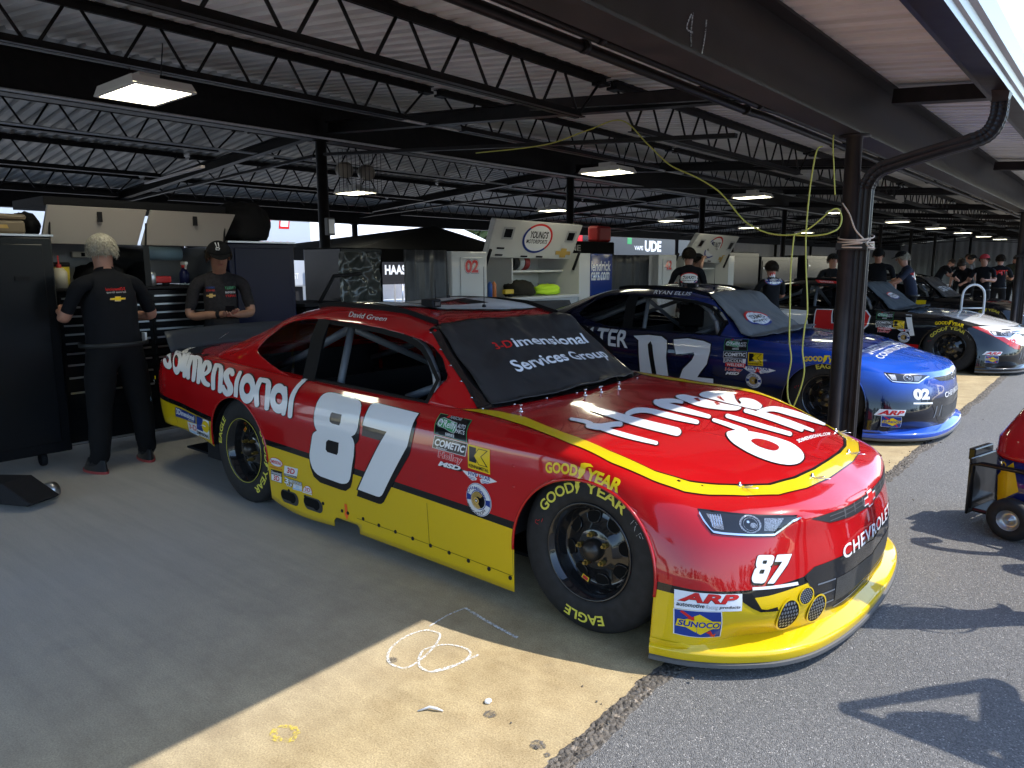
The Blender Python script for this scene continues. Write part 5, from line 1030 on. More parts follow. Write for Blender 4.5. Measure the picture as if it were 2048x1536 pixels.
# ------------------------------------------------------------ the three race cars
def base_car(name, label, loc, rz, mats, two_tone, wheels, under, spl, spo):
    root = thing(name, label, 'race car', loc, rz, 'race cars parked in the garage stalls')
    body, roof = build_body(root, mats, two_tone); body.name = 'body'; skin = Skin([body, roof])
    for (x, y, s, roll, ring) in wheels: wheel(root, x, y, s, roll, ring, radians(-3.0 if x > -1 else -1.2), s > 0)
    splitter(root, spl, under); spoiler(root, spo); cage(root)
    m = MB()
    for cx in (-.012, -2.685):
        for s in (0, 1):
            y0, y1 = (.05, .5) if not s else (1.46, 1.91)
            n = 14; r = .40; vs = []
            for i in range(n + 1):
                a = pi * i / n; vs += [(cx + r * cos(a), y0, .30 + .36 * sin(a) + .02), (cx + r * cos(a), y1, .30 + .36 * sin(a) + .02)]
            m.add(vs, [(2 * i, 2 * i + 1, 2 * i + 3, 2 * i + 2) for i in range(n)])
            yy = y1 if not s else y0; m.bb(cx - .4, cx + .4, yy, yy + .01, .12, .70)
    m.bb(-3.9, .55, .25, 1.71, .13, .145); m.bb(.02, .06, .52, 1.44, .146, .6)
    m.build('underbody', M_CABIN, root)
    fender_lip(root, skin, mats[0])
    # glass, pillars and window frames
    skin.lay('windshield', [shape(sym(GLASS_H), 0)], 'top', root, [M_GLASSB], .003, .06)
    bolts = MB()
    for (x, y) in resample([(-1.215, .325), (-.76, .228)], 6) + resample([(-.70, .40), (-.635, .9), (-.67, 1.55)], 6):
        p = skin.at('top', x, y, .004)
        if p: bolts.lathe([(.007, 0), (.006, .004), (0, .005)], 8, Matrix.Translation(p))
    bolts.build('glass_screw', M_CHROME, root)
    rows = [(-2.74, .99)]
    frame_o = [(-2.09, .835), (-1.05, .812), (-.995, .963), (-1.09, 1.055), (-1.17, 1.115), (-1.24, 1.14), (-1.36, 1.165), (-1.55, 1.187), (-1.75, 1.2), (-2.09, 1.212)]
    frame_i = [(-2.06, .868), (-1.075, .846), (-1.028, .955), (-1.115, 1.04), (-1.19, 1.09), (-1.26, 1.113), (-1.37, 1.137), (-1.56, 1.158), (-1.75, 1.172), (-2.06, 1.183)]
    def gy(x, z):
        # inset of the greenhouse side at a height
        pts = [(p[2], p[1]) for p in [cr([Vector(q) for q in r], 4 + max(0, min(1, (-1.3 - x) / .7)) if x > -2.0 else 5 + max(0, min(1, (-2.0 - x) / .55))) for r in GH[:5]]]
        for (z0, y0), (z1, y1) in zip(pts, pts[1:]):
            if z <= z1: return y0 + (y1 - y0) * (z - z0) / (z1 - z0)
        return pts[-1][1]
    for s in (0, 1):
        Yf = (lambda y: y) if not s else (lambda y: 2 * CY - y)
        m = MB(); n = len(frame_o)
        O = [(x, Yf(gy(x, z) + .006), z) for x, z in frame_o]; I = [(x, Yf(gy(x, z) + .012), z) for x, z in frame_i]; J = [(x, Yf(gy(x, z) + .035), z) for x, z in frame_i]
        vs = O + I + J
        m.add(vs, [(i, (i + 1) % n, n + (i + 1) % n, n + i) for i in range(n)] + [(n + i, n + (i + 1) % n, 2 * n + (i + 1) % n, 2 * n + i) for i in range(n)])
        m.build('window_frame', M_MATT, root)
        m = MB(); P = lambda u, v: (lambda x, z: (x, Yf(gy(x, z) + .001), z))(-2.145 + .125 * u + .03 * (1 - v) * 0, .838 + .375 * v)
        m.grid(P, 2, 10); pl = m.build('door_pillar', M_MATT, root)
        m = MB(); q = [(-2.74, .99), (-2.70, .955), (-2.55, .915), (-2.37, .875), (-2.14, .838), (-2.14, 1.21), (-2.27, 1.203), (-2.43, 1.18), (-2.57, 1.138), (-2.68, 1.06)]
        m.add([(x, Yf(gy(x, z) + .004), z) for x, z in q], [tuple(range(len(q)))]); m.build('quarter_window', M_CLEAR, root)
    rail = MB(); rp = [(-2.36, .445), (-2.2, .43), (-1.9, .405), (-1.65, .41), (-1.45, .425), (-1.27, .432)]
    for s in (0, 1):
        rail = MB(); P = [skin.at('top', x, y if not s else 2 * CY - y, .0) for x, y in resample(rp, 24)]; P = [p for p in P if p]
        vs = []
        for p in P: vs += [p + Vector((0, -.006, -.002)), p + Vector((0, -.006, .026)), p + Vector((0, .006, .026)), p + Vector((0, .006, -.002))]
        rail.add(vs, [(4 * i + k, 4 * i + (k + 1) % 4, 4 * i + 4 + (k + 1) % 4, 4 * i + 4 + k) for i in range(len(P) - 1) for k in range(4)] + [(0, 1, 2, 3)]); rail.build('roof_rail', M_MATT, root)
    rw = [(-2.80, .98), (-2.79, .72), (-2.78, .55), (-3.0, .47), (-3.2, .42), (-3.36, .38), (-3.40, .6), (-3.42, .98)]
    skin.lay('rear_window', [shape(sym(rw), 0)], 'top', root, [M_GLASSB], .003, .08)
    # roof gear
    m = MB(); p = skin.at('top', -1.62, .72, 0); m.box(p + Vector((0, 0, .028)), (.10, .075, .05)); m.box(p + Vector((.052, 0, .026)), (.012, .045, .032), 1); m.build('camera_pod', [M_CABIN, M_RIM], root, .012)
    for (x, y, h) in ((-1.85, .98, .16), (-1.55, 1.12, .26), (-2.05, 1.3, .1)):
        p = skin.at('top', x, y, 0); m = MB(); m.tube([p, p + Vector((0, 0, .02)), p + Vector((0, 0, .021)), p + Vector((0, 0, h))], [.014, .012, .003, .0015], 8); m.build('antenna', M_CABIN, root)
    p = skin.at('top', -1.70, .80, .001); m = MB(); m.lathe([(.013, 0), (.012, .012), (.006, .024), (0, .028)], 12, Matrix.Translation(p)); m.build('roof_stud', M_CHROME, root)
    return root, body, roof, skin
def hl_set(skin, root, tint=None):
    lens = mat('lamp lens dark', (.012, .012, .014), .12, coat=1.0); mesh_ = mat('lamp reflector', (.20, .21, .23), .3, .5, nscale=260, namp=.95)
    for pr in ('nose', 'nosel'):
        h = skin.lay('headlight', [shape(outline_grow(D['hl'], .006), B_, 0)], pr, root, DMATS, .002)
        sh = [shape(D['hl'], 0, 0)]; sh += [shape(D['m1'], 1, .5), shape(D['m2'], 1, .5)]
        c = D['hp'][0]; rx = abs(D['hp'][1][0] - c[0]); rz = abs(c[1] - D['hp'][2][1])
        sh += [shape(ell(c[0], c[1], rx, rz, 32), 1, .8), shape(ell(c[0], c[1], rx * .80, rz * .86, 32), 0, 1.1), shape(ell(c[0], c[1], rx * .66, rz * .72, 28), 1, 1.25), shape(ell(c[0], c[1], rx * .62, rz * .68, 28), 0, 1.3), shape(ell(c[0], c[1], rx * .6, rz * .66, 28), 3, 1.4), shape(ell(c[0] - .008, c[1] + .008, rx * .12, rz * .14, 12), 2, 1.7), shape(ell(c[0] + .01, c[1] - .004, rx * .3, rz * .3, 14), 1, 1.6)]
        e = D['hc']; f = [(x + (.0 if i else 0), z - .0055) for i, (x, z) in enumerate(e)]
        a, b = resample([(x - .002, z + .001) for x, z in e], 40), resample([(x - (.006 if i < 2 else 0), z - .0055) for i, (x, z) in enumerate(e)], 40)
        vs, fs = strip(a, b); sh.append((vs, fs, 2, 1.2))
        # bars of the lamp insides
        for k in range(5): x0 = D['m1'][0][0] + .008 + k * .009; sh.append(shape([(x0, .555 + .002 * k), (x0 + .002, .555 + .002 * k), (x0 + .006, .592), (x0 + .004, .592)], 2, .9))
        skin.lay('lens', sh, pr, h, [lens, mesh_, M_CHROME, M_RIM], .003, .02)
    return
def fix_front(skin, root, name, shapes, mats=None, lift=.0022, step=.035): return skin.lay(name, shapes, 'front', root, mats or DMATS, lift, step)
def grille_set(skin, root):
    # upper slot between the headlights, in (y, z) seen from the front
    g = [(.44, .556), (.55, .553), (.75, .546), (.98, .544), (1.21, .546), (1.41, .553), (1.52, .556), (1.40, .516), (1.2, .497), (.98, .487), (.76, .497), (.56, .516)]
    gm = mat('grille dark', (.03, .03, .032), .35); gb = mat('grille bar', (.10, .10, .105), .3)
    sh = [shape(g, 0, 0)]
    for z in (.535, .518): sh.append(shape([(.56, z + .004), (.98, z - .006), (1.40, z + .004), (1.40, z + .007), (.98, z - .003), (.56, z + .007)], 1, .6))
    for y in (.68, .78, .88, 1.08, 1.18, 1.28): sh.append(shape([(y - .006, .508), (y + .006, .508), (y + .006, .546), (y - .006, .546)], 1, .9))
    o = fix_front(skin, root, 'grille', sh, [gm, gb])
    # outlined cross badge at the middle
    bt = [(.90, .530), (.945, .530), (.948, .545), (1.01, .545), (1.013, .530), (1.06, .530), (1.055, .508), (1.012, .508), (1.01, .493), (.947, .493), (.944, .508), (.895, .508)]
    fix_front(skin, root, 'nose_badge', [shape(outline_grow(bt, .006), W_, 1.6), shape(bt, R_ if root.get('red') else B_, 2.0)])
def sponsor_stack(skin, root, P='', lincoln=False):
    q = lambda k: D[P + k] if len(D.get(P + k, ())) >= 4 else D[k]
    def add(name, st, pr='side'): return skin.lay(name, st.sh, pr, root)
    s = Sticker(q('qa')).bg(B_)
    for a, b, c, d in ((0, .0, 1, .02), (0, .98, .24, 1), (.76, .98, 1, 1), (0, 0, .018, 1), (.982, 0, 1, 1)): s.poly([(a, b), (c, b), (c, d), (a, d)], G_)
    s.poly([(.25, .88), (.29, 1.0), (.37, 1.0), (.33, .88)], R_).text('NASCAR', .36, .87, .72, .99, S_, .02, .25)
    s.poly([(.06, .52), (.1, .78), (.2, .86), (.34, .83), (.66, .76), (.7, .46), (.62, .27), (.5, .30), (.3, .40), (.12, .42)], S_)
    s.poly([(.08, .53), (.115, .76), (.2, .83), (.34, .80), (.64, .73), (.67, .47), (.61, .31), (.5, .33), (.3, .43), (.13, .45)], G_)
    s.text("O'Reilly", .10, .36, .66, .78, W_, .012); s.text('AUTO', .70, .56, .94, .74, W_, .014, .15); s.text('PARTS', .66, .34, .95, .52, W_, .014, .15); s.text('SERIES', .36, .08, .64, .22, W_, .016, .15)
    add('sponsor_sticker', s)
    s = Sticker(q('qb')).bg(W_).poly(rect(.015, .03, .985, .97), B_).text('COMETIC', .05, .24, .96, .80, W_, .035, .15).text('GASKET', .12, .07, .46, .18, W_, .02, .15)
    s.poly([(.25, .84), (.5, .93), (.75, .86), (.86, .78), (.75, .83), (.5, .9)], S_); add('sponsor_sticker', s)
    if lincoln:
        s = Sticker(q('ql')).poly(rect(0, .45, 1, 1), W_).poly(rect(.02, .5, .86, .96), B_).text('LINCOLN', .05, .56, .84, .9, W_, .02).poly(rect(.1, 0, 1, .48), R_).text('WELDERS', .16, .08, .95, .40, W_, .02); add('sponsor_sticker', s)
    s = Sticker(q('qc')).text('Holley', -.02, .0, 1.02, 1.0, W_, .06).text('Holley', 0, .02, 1.0, .98, R_, .03); add('sponsor_sticker', s)
    s = Sticker(q('qd')).poly([(.02, 0), (.95, -.05), (1.08, .35), (.95, .6), (.1, .95)], B_).text('MSD', .02, .08, .95, .95, W_, .05, .2); add('sponsor_sticker', s)
    s = Sticker(q('qk')).bg(DMATS.index(DY)).poly([(.06, .30), (.06, .93), (.38, .93), (.38, .72), (.28, .6), (.28, .55), (.38, .45), (.40, .30)], B_)
    s.poly([(.27, .58), (.50, .93), (.92, .93), (.62, .62), (.92, .26), (.50, .26)], B_).poly([(.30, .585), (.515, .905), (.86, .905), (.585, .62), (.84, .285), (.52, .285)], Y_).text('KENNAMETAL', .05, .06, .95, .2, B_, .02); add('sponsor_sticker', s)
    fs = D['fs'] if not P else None
    s = Sticker(q('qf'))
    s.poly([(-.22, .95), (.05, .93), (.08, 1.02), (.5, .98), (.95, .90), (1.24, .62), (.9, .12), (.62, -.12), (.5, .2), (.22, -.1), (.05, .25)], W_).text('FIVE', .06, .50, .44, .98, U_, .03).text('STAR', .54, .46, .98, .94, U_, .03)
    s.poly([(.5, 1.1), (.53, .62), (.66, .52), (.55, .35), (.6, -.05), (.5, .2), (.38, -.05), (.44, .35), (.34, .52), (.46, .62)], R_)
    for (x0, y0, x1) in ((.06, .28, .36), (.12, .1, .36), (.64, .22, .94), (.66, .04, .88)): s.poly(rect(x0, y0, x1, y0 + .07), U_)
    add('sponsor_sticker', s)
    s = Sticker(q('qh')); s.ell(.5, .5, .5, .5, W_, 48).ell(.5, .5, .485, .485, U_, 48).ell(.5, .5, .47, .47, W_, 48).ell(.5, .5, .30, .30, U_, 40).ell(.5, .5, .275, .275, W_, 36).ell(.5, .5, .26, .26, B_, 36)
    for a in (0, pi): s.poly([(.5 + r * cos(a + t), .5 + r * sin(a + t)) for r, t in ((.3, -.25), (.475, -.22), (.475, .22), (.3, .25))], U_)
    for k in range(24):
        a = pi * .25 + 1.5 * pi * k / 24; s.poly([(.5 + r * cos(t), .5 + r * sin(t)) for r, t in ((.1, a), (.25, a), (.25, a + .13), (.1, a + .13))], O_)
    s.ell(.5, .5, .1, .1, O_, 24).ell(.5, .5, .055, .055, B_, 20).ell(.5, .5, .03, .03, W_, 16)
    s.arc('CHAMPION', .5, .5, .335, .10, pi * .86, pi * .14, U_ if not P else B_).arc('IRRIGATION', .5, .5, .435, .10, pi * 1.16, pi * 1.84, B_, True)
    add('sponsor_sticker', s)
def nose_stickers(skin, root, P=''):
    s = Sticker(D[P + 'arp'])
    if not P: s.bg(W_).text('ARP', .04, .42, .94, .96, B_, .05, .25).text('ARP', .045, .44, .945, .98, R_, .04, .25).text('automotive', .03, .16, .42, .38, B_, .02, .2).text('Racing', .44, .06, .62, .36, S_, .0, .2).text('products', .64, .12, .97, .34, B_, .02, .2)
    else: s.poly([(.1, 1.0), (1, 1), (.98, 0), (0, 0)], W_).text('ARP', .08, .12, .96, .88, R_, .05, .25)
    skin.lay('sponsor_sticker', s.sh, 'nose', root)
    s = Sticker(D[P + 'sun']).bg(W_).poly(rect(.02, .02, .98, .98), U_).poly([(.06, .5), (.52, .88), (.96, .5), (.52, .12)], Y_).poly([(.12, .92), (.17, .98), (.36, .76), (.40, .80), (.40, .64), (.26, .68), (.29, .72)], R_).poly([(.64, .22), (.74, .30), (.80, .13), (.86, .17), (.84, .02), (.72, .08), (.76, .11)], R_)
    s.poly([(.04, .36), (.08, .64), (.97, .66), (.93, .38)], Y_).text('SUNOCO', .08, .40, .94, .62, U_, .035, .2)
    skin.lay('sponsor_sticker', s.sh, 'nose', root)
def cover(skin, root, label, mt, half, lift0=0.0):
    o = skin.lay('windshield_cover', [shape(sym(half), 0)], 'top', root, [mt], .004 + lift0, .028, wob=wrinkle)
    mw = Matrix.LocRotScale(root.location, root.rotation_euler, None); o.parent = None; o.matrix_world = mw
    s = o.modifiers.new('thick', 'SOLIDIFY'); s.thickness = .004
    return tag(o, label, 'car cover', 'cloth covers over the race cars\' windshields')
def wob_for(lift0=0.0): return lambda x, y: wrinkle(x, y) + .0035
PAINT_R = mat('red car paint', (.40, .005, .007), .25, coat=1.0)
PAINT_Y = mat('yellow car paint', (.64, .43, .006), .28, coat=1.0)
PAINT_B = mat('black car paint', (.006, .006, .007), .25, coat=1.0)
SKID = mat('grey skid', (.09, .09, .092), .6)

# ---- red and yellow car in front
car, body, roof, skin = base_car('race_car', 'red race car with yellow sills, white number 87 on the door, half in the sun', (0, 0, 0), 0, [PAINT_R, PAINT_B, PAINT_Y], True,
    [(0, .028, 1, 0, False), (-2.667, .028, 1, radians(-112), True), (0, 1.932, -1, 0, False), (-2.667, 1.932, -1, 0, False)], SKID, PAINT_Y, mat('grey spoiler', (.035, .04, .05), .45))
car['red'] = 1
hl_set(skin, car); grille_set(skin, car); sponsor_stack(skin, car); nose_stickers(skin, car)
skin.lay('number_lettering', n87(lambda p: p), 'side', car, None, .0022, .014)
qx = Sticker(D['n87']); bx = [min(p[0] for p in D['n8']), max(p[0] for p in D['n7']), min(p[1] for p in D['n7']), max(p[1] for p in D['n8'])]
unit = lambda p: ((p[0] - bx[0]) / (bx[1] - bx[0]), (p[1] - bx[2]) / (bx[3] - bx[2]))
skin.lay('number_lettering', n87(lambda p: qx.m(*unit(p))), 'nose', car, None, .0022, .02)
rq = Sticker([(-2.42, 1.55), (-1.42, 1.55), (-1.40, .50), (-2.45, .50)])
skin.lay('number_lettering', n87(lambda p: rq.m(*unit(p))), 'top', car, None, .003, .04)
D['sl0'] = smooth_closed([(-3.925, .880), (-3.86, .876), (-3.78, .866), (-3.72, .851), (-3.67, .83), (-3.645, .808), (-3.66, .792), (-3.70, .790), (-3.75, .800), (-3.80, .82), (-3.84, .838), (-3.835, .850), (-3.79, .846), (-3.735, .828), (-3.72, .832), (-3.745, .85), (-3.81, .862), (-3.90, .866)], 3)
sh = []
for k in range(40):
    if 'sl%d' % k in D and len(D['sl%d' % k]) > 8: sh += [shape(outline_grow(D['sl%d' % k], .005), B_, 0), shape(D['sl%d' % k], W_, 1 + .0 * k)]
for k in range(3): sh += [shape(outline_grow(D['sr%d' % k], .005), B_, 0, [outline_grow(D['sh%d' % k], -.005)]), shape(D['sr%d' % k], W_, 1, [D['sh%d' % k]])]
sh.sort(key=lambda t: t[3]); skin.lay('side_lettering', sh, 'side', car, None, .0022, .012)
sh = []
for p, n in (('hs', 7), ('ht', 5)):
    for k in range(n):
        q = D['%s%d' % (p, k)]
        if len(q) > 8: sh += [shape(outline_grow(q, .006), B_, 0), shape(q, W_, 1)]
for k, hs in (('ea', ('eah1', 'eah2')), ('eb', ('ebh',)), ('db', ('dbh',))): sh += [shape(outline_grow(D[k], .006), B_, 0), shape(D[k], W_, 1)] + [shape(D[h], R_, 2) for h in hs]
sh.sort(key=lambda t: t[3]); skin.lay('hood_lettering', sh, 'top', car, [DW, DB, PAINT_R])
s = Sticker(D['cmq']).text('3DIMENSIONAL.COM', 0, 0, 1, 1, W_, .03); skin.lay('hood_lettering', s.sh, 'top', car)
ro = resample(STR_O, 90); ri = resample(STR_I, 90)
gr = lambda a, d: [(x - d * .7, y + d) for x, y in a]
full = lambda q: q + [(x, 2 * CY - y) for x, y in reversed(q[:-1])]
v1, f1 = strip(full(ro), full(ri)); v2, f2 = strip(full([(x + .004, y - .003) for x, y in ro]), full([(x - .012, y + .006) for x, y in ri]))
skin.lay('hood_stripe', [(v2, f2, 1, 0), (v1, f1, 0, .5)], 'top', car, [PAINT_Y, DB])
gy = along('GOOD', D['gy0'][:5], .046, .04), along('YEAR', D['gy0'][5:], .048, .04)
wf = [(D['gy0'][4][0] + .003 + x * .062, D['gy0'][4][1] - .012 + z * .07) for x, z in WINGFOOT]
skin.lay('fender_lettering', [(gy[0][0], gy[0][1], 0, 0), (gy[1][0], gy[1][1], 0, 0), shape(wf, 0, 0)], 'side', car, [DY])
s = Sticker(D['nm']).text('David Green', 0, 0, 1, 1, W_, .004, .45); skin.lay('name_lettering', s.sh, 'side', car)
for k, (t, c, t2) in enumerate((('ThyssenKrupp', W_, 0), ('Dimensional', W_, 0), (None, O_, 0), ('CHEVROLET', W_, 0), ('FAST SIGNS', L_, 0))):
    s = Sticker(D['bp%d' % k]) if len(D['bp%d' % k]) == 4 else None
    if not s: continue
    if k == 0: s.text('3-DIMENSION', 0, .1, 1, .95, c, .01, .2).poly([(0, .2), (.12, .9), (.2, .9), (.08, .2)], R_)
    elif t: s.text(t, 0, .1, 1, .9, c, .008)
    else: s.poly([(0, .3), (.3, .3), (.3, 0), (.7, 0), (.7, .3), (1, .3), (1, .7), (.7, .7), (.7, 1), (.3, 1), (.3, .7), (0, .7)], Y_)
    q = []
    for (vs, fs, mi, ly) in s.sh: q.append((vs, fs, mi, ly))
    m = MB(); gyy = lambda x, z: .165 + (z - .838) * .27 - .002
    for vs, fs, mi, ly in q: m.add([(x, gyy(x, z) + .0 - ly * .0003, z) for x, z in vs], fs, mi)
    m.build('pillar_sticker', DMATS, car)
# rear sill and quarter stickers
def st(name, s): return skin.lay(name, s.sh, 'side', car, None, .0022, .03)
s = Sticker([(min(p[0] for p in D['ov']), max(p[1] for p in D['ov'])), (max(p[0] for p in D['ov']), max(p[1] for p in D['ov'])), (max(p[0] for p in D['ov']), min(p[1] for p in D['ov'])), (min(p[0] for p in D['ov']), min(p[1] for p in D['ov']))])
s.ell(.5, .5, .5, .5, R_).ell(.5, .5, .465, .44, W_).text('DIMENSIONAL', .08, .3, .92, .7, R_, .03); st('sponsor_sticker', s)
if len(D['ova']) == 4: st('sponsor_sticker', Sticker(D['ova']).text('DIMENSIONAL.COM', 0, 0, 1, 1, R_, .02))
st('sponsor_sticker', Sticker(D['s3a']).bg(W_).text('3D', .22, .34, .8, .9, R_, .03).poly(rect(0, 0, 1, .22), B_).text('DIMENSIONAL', .06, .05, .96, .18, W_, .01))
s3b = D['s3b'] if len(D['s3b']) == 4 else [(-2.31, .305), (-2.19, .300), (-2.19, .215), (-2.31, .22)]
st('sponsor_sticker', Sticker(s3b).bg(B_).poly(rect(.04, .04, .96, .58), W_).text('3D', .25, .1, .78, .54, R_, .03).text('Dimensional', .05, .64, .95, .9, W_, .01))
st('sponsor_sticker', Sticker(D['s3c']).text('3', 0, .25, .26, 1.0, B_, .08).text('DIMENSIONAL', .22, .5, 1, .95, B_, .05).text('CUP', .12, 0, .48, .5, B_, .08).text('3', .02, .28, .24, .97, W_, .03).text('DIMENSIONAL', .23, .53, .99, .92, W_, .015).text('CUP', .14, .03, .46, .46, W_, .03))
st('sponsor_sticker', Sticker(D['s3d']).bg(W_).poly(rect(.02, .05, .98, .32), L_).text('3D', .3, .4, .7, .85, L_, .02))
st('sponsor_sticker', Sticker(D['s3e']).poly([(.5 + .5 * cos(a), .15 + .8 * sin(a)) for a in [pi * k / 14 for k in range(15)]], R_).poly([(.5 + .45 * cos(a), .18 + .72 * sin(a)) for a in [pi * k / 14 for k in range(15)]], W_).text('3D', .2, .28, .8, .72, R_, .02).poly(rect(.0, .0, 1, .13), W_))
st('sponsor_sticker', Sticker(D['q1']).bg(U_).poly(rect(.005, .02, .995, .98), U_).text('3Dimensional', .04, .3, .93, .9, W_, .03).text('SERVICES', .62, .08, .92, .22, W_, .01))
zq2 = [(-3.43, .437), (-3.252, .445), (-3.268, .357), (-3.44, .362)]
st('sponsor_sticker', Sticker(D['q2'] if len(D['q2']) == 4 else zq2).bg(W_).text('3-D', .1, .36, .9, .85, R_, .02).poly(rect(.08, .08, .92, .22), L_))
st('sponsor_sticker', Sticker(D['q3']).bg(B_).poly(rect(.02, .015, .98, .985), W_).poly(rect(.02, .3, .52, .985), U_).ell(.72, .62, .27, .3, Y_).poly([(.3, .57), (.5, .63), (.72, .60), (.75, .66), (.55, .69)], W_).text('DIMENSIONAL', .04, .06, .96, .24, B_, .02))
for k in (0, 2):
    a, b = D['ex'][k], D['ex'][k + 1]; a = (a[0], a[1] + .03); b = (b[0] + .01, b[1] + .02); r = .042; cx = (a[0] + b[0]) / 2; cz = (a[1] + b[1]) / 2; hw = abs(b[0] - a[0]) / 2
    cap = lambda rr: [(cx + hw * (1 if cos(t) > 0 else -1) * .8 + rr * cos(t), cz + rr * sin(t)) for t in [2 * pi * (i + .5) / 24 for i in range(24)]]
    skin.lay('exhaust_outlet', [shape(cap(r), 0, 0), shape([(x - .012, z + .006) for x, z in cap(r * .66)], 1, .6), shape(ell(cx + hw * .45, cz - .004, .03, .026, 20), 2, 1)], 'side', car, [mat('charred metal', (.05, .05, .052), .4, .3), M_PIT, M_PIT])
bm = MB()
for k, (x, z) in enumerate(D['bolts']):
    p = skin.at('side', x, z, .001)
    if p:
        bm = MB(); bm.lathe([(.0105, 0), (.0095, .003), (.004, .004), (0, .004)], 10, Matrix.Translation(p) @ RX90); bm.build('skirt_bolt', M_CABIN, car)
for (x0, z0, x1, z1) in ((-1.50, .165, -.372, .155), (-.93, .375, -.925, .16), (-3.62, .5, -3.61, .40), (-.372, .40, -.370, .16)):
    d = Vector((x1 - x0, z1 - z0)).normalized() * .0011
    skin.lay('panel_gap', [shape([(x0 - d.y, z0 + d.x), (x1 - d.y, z1 + d.x), (x1 + d.y, z1 - d.x), (x0 + d.y, z0 - d.x)], 0)], 'side', car, [mat('gap shadow', (.03, .025, .004), .8)], .0012, .1)
ax, az = D['arrow'][0]
skin.lay('arrow_sticker', [shape([(ax - .012, az), (ax + .012, az), (ax + .012, az - .055), (ax + .022, az - .055), (ax, az - .095), (ax - .022, az - .055), (ax - .012, az - .055)], 0)], 'side', car, [DO])
# front bumper graphics
s_ = lambda a, b=0: shape(D[a], B_, b)
fm = mat('bumper smoked black', (.014, .014, .015), .22, coat=.8); gmesh = mat('bumper mesh', (.05, .05, .05), .5, nscale=300, namp=.9)
def yz(k): return D[k]
fix_front(skin, car, 'lower_grille', [shape([(.36, .352), (.42, .375), (.60, .372), (.98, .335), (1.36, .372), (1.54, .375), (1.60, .352), (1.545, .26), (1.44, .165), (1.3, .145), (.98, .140), (.66, .145), (.52, .165), (.415, .26)], 0, 0)]
    + [shape([(.43, z), (.56, z - .012), (.56, z - .006), (.43, z + .006)], 1, 1) for z in (.30, .255, .21)] + [shape([(.57, .29), (.98, .268), (1.39, .29), (1.39, .19), (.98, .178), (.57, .19)], 2, .8), shape([(.57, .17), (1.39, .17), (1.39, .165), (.57, .165)], 1, 1)], [fm, M_TUBE, gmesh])
skin.lay('bumper_marking', [shape(D['lb'], B_, 0)], 'nose', car)
s = Sticker([(.62, .408), (1.34, .408), (1.34, .352), (.62, .352)]).text('CHEVROLET', 0, 0, 1, 1, W_, .015, 0, 1.12); fix_front(skin, car, 'nose_lettering', s.sh, None, .004)
skin.lay('marker_lamp', [shape(D['drl'], W_, .5)], 'nose', car)
for k in range(3):
    c, a, b = D['hole%d' % k]; rx = abs(a[0] - c[0]); rz = abs(b[1] - c[1]); sh = [shape(ell(c[0], c[1], rx, rz, 28), 0, .6)]
    for i in range(-4, 5):
        for j in range(-4, 5):
            px, pz = c[0] + (i + .5 * (j % 2)) * rx * .26, c[1] + j * rz * .24
            if ((px - c[0]) / rx) ** 2 + ((pz - c[1]) / rz) ** 2 < .72: sh.append(shape(ell(px, pz, rx * .1, rz * .1, 6), 1, 1.0))
    vs, fs = strip([(c[0] + rx * 1.05 * cos(t), c[1] + rz * 1.05 * sin(t)) for t in [2 * pi * q / 28 for q in range(29)]], [(c[0] + rx * .93 * cos(t), c[1] + rz * .93 * sin(t)) for t in [2 * pi * q / 28 for q in range(29)]])
    sh.append((vs, fs, 2, 1.2)); skin.lay('intake_hole', sh, 'nose', car, [M_CABIN, M_TUBE, PAINT_Y], .0022, .02)
for (x, y) in ((.50, .36), (.665, .72), (.665, 1.24), (.50, 1.6)):
    p = skin.at('top', x, y, .002); m = MB(); m.lathe([(.011, 0), (.011, .003), (.005, .004), (.005, .014), (0, .015)], 10, Matrix.Translation(p))
    m.tube([p + Vector((.0, 0, .012))] + [p + Vector((.03 + .022 * cos(t), .0 + .012 * sin(t), .010 - .008 * (1 - cos(t)))) for t in [pi - 2 * pi * k / 14 for k in range(15)]] + [p + Vector((.075, .004, .002))], .0016, 5); m.build('hood_pin', M_CHROME, car)
for (x, y) in ((-.60, .33), (-.585, .86), (-.575, 1.0), (-.56, 1.16)):
    p = skin.at('top', x, y, .0); m = MB(); m.lathe([(.012, 0), (.012, .004), (.004, .005), (.004, .03), (.010, .031), (.010, .034), (0, .036)], 10, Matrix.Translation(p)); m.build('hood_stud', M_CHROME, car)
for (x, z) in D['rv']:
    p = skin.at('side', x, z, 0); m = MB(); m.lathe([(.008, 0), (.006, .003), (0, .004)], 8, Matrix.Translation(p) @ RX90); m.build('rivet', PAINT_R, car)
cv = cover(skin, car, 'dark cloth cover lettered in white and red over the windshield of the red car', M_COVER, COV_H)
def cover_text(shapes, wobble=.003):
    return skin.lay('cover_lettering', shapes, 'top', cv, None, .004 + .0065, .02, wob=wrinkle)
s1 = Sticker([(-1.10, .66), (-1.085, 1.52), (-1.01, 1.50), (-1.045, .66)]).text('3-D', 0, .12, .17, .95, R_, .012).text('imensional', .185, 0, 1, 1.05, W_, .02)
s2 = Sticker([(-.955, .64), (-.955, 1.56), (-.87, 1.545), (-.87, .64)]).text('Services Group', 0, -.1, 1, 1.05, W_, .02)
cover_text(s1.sh); cover_text(s2.sh)
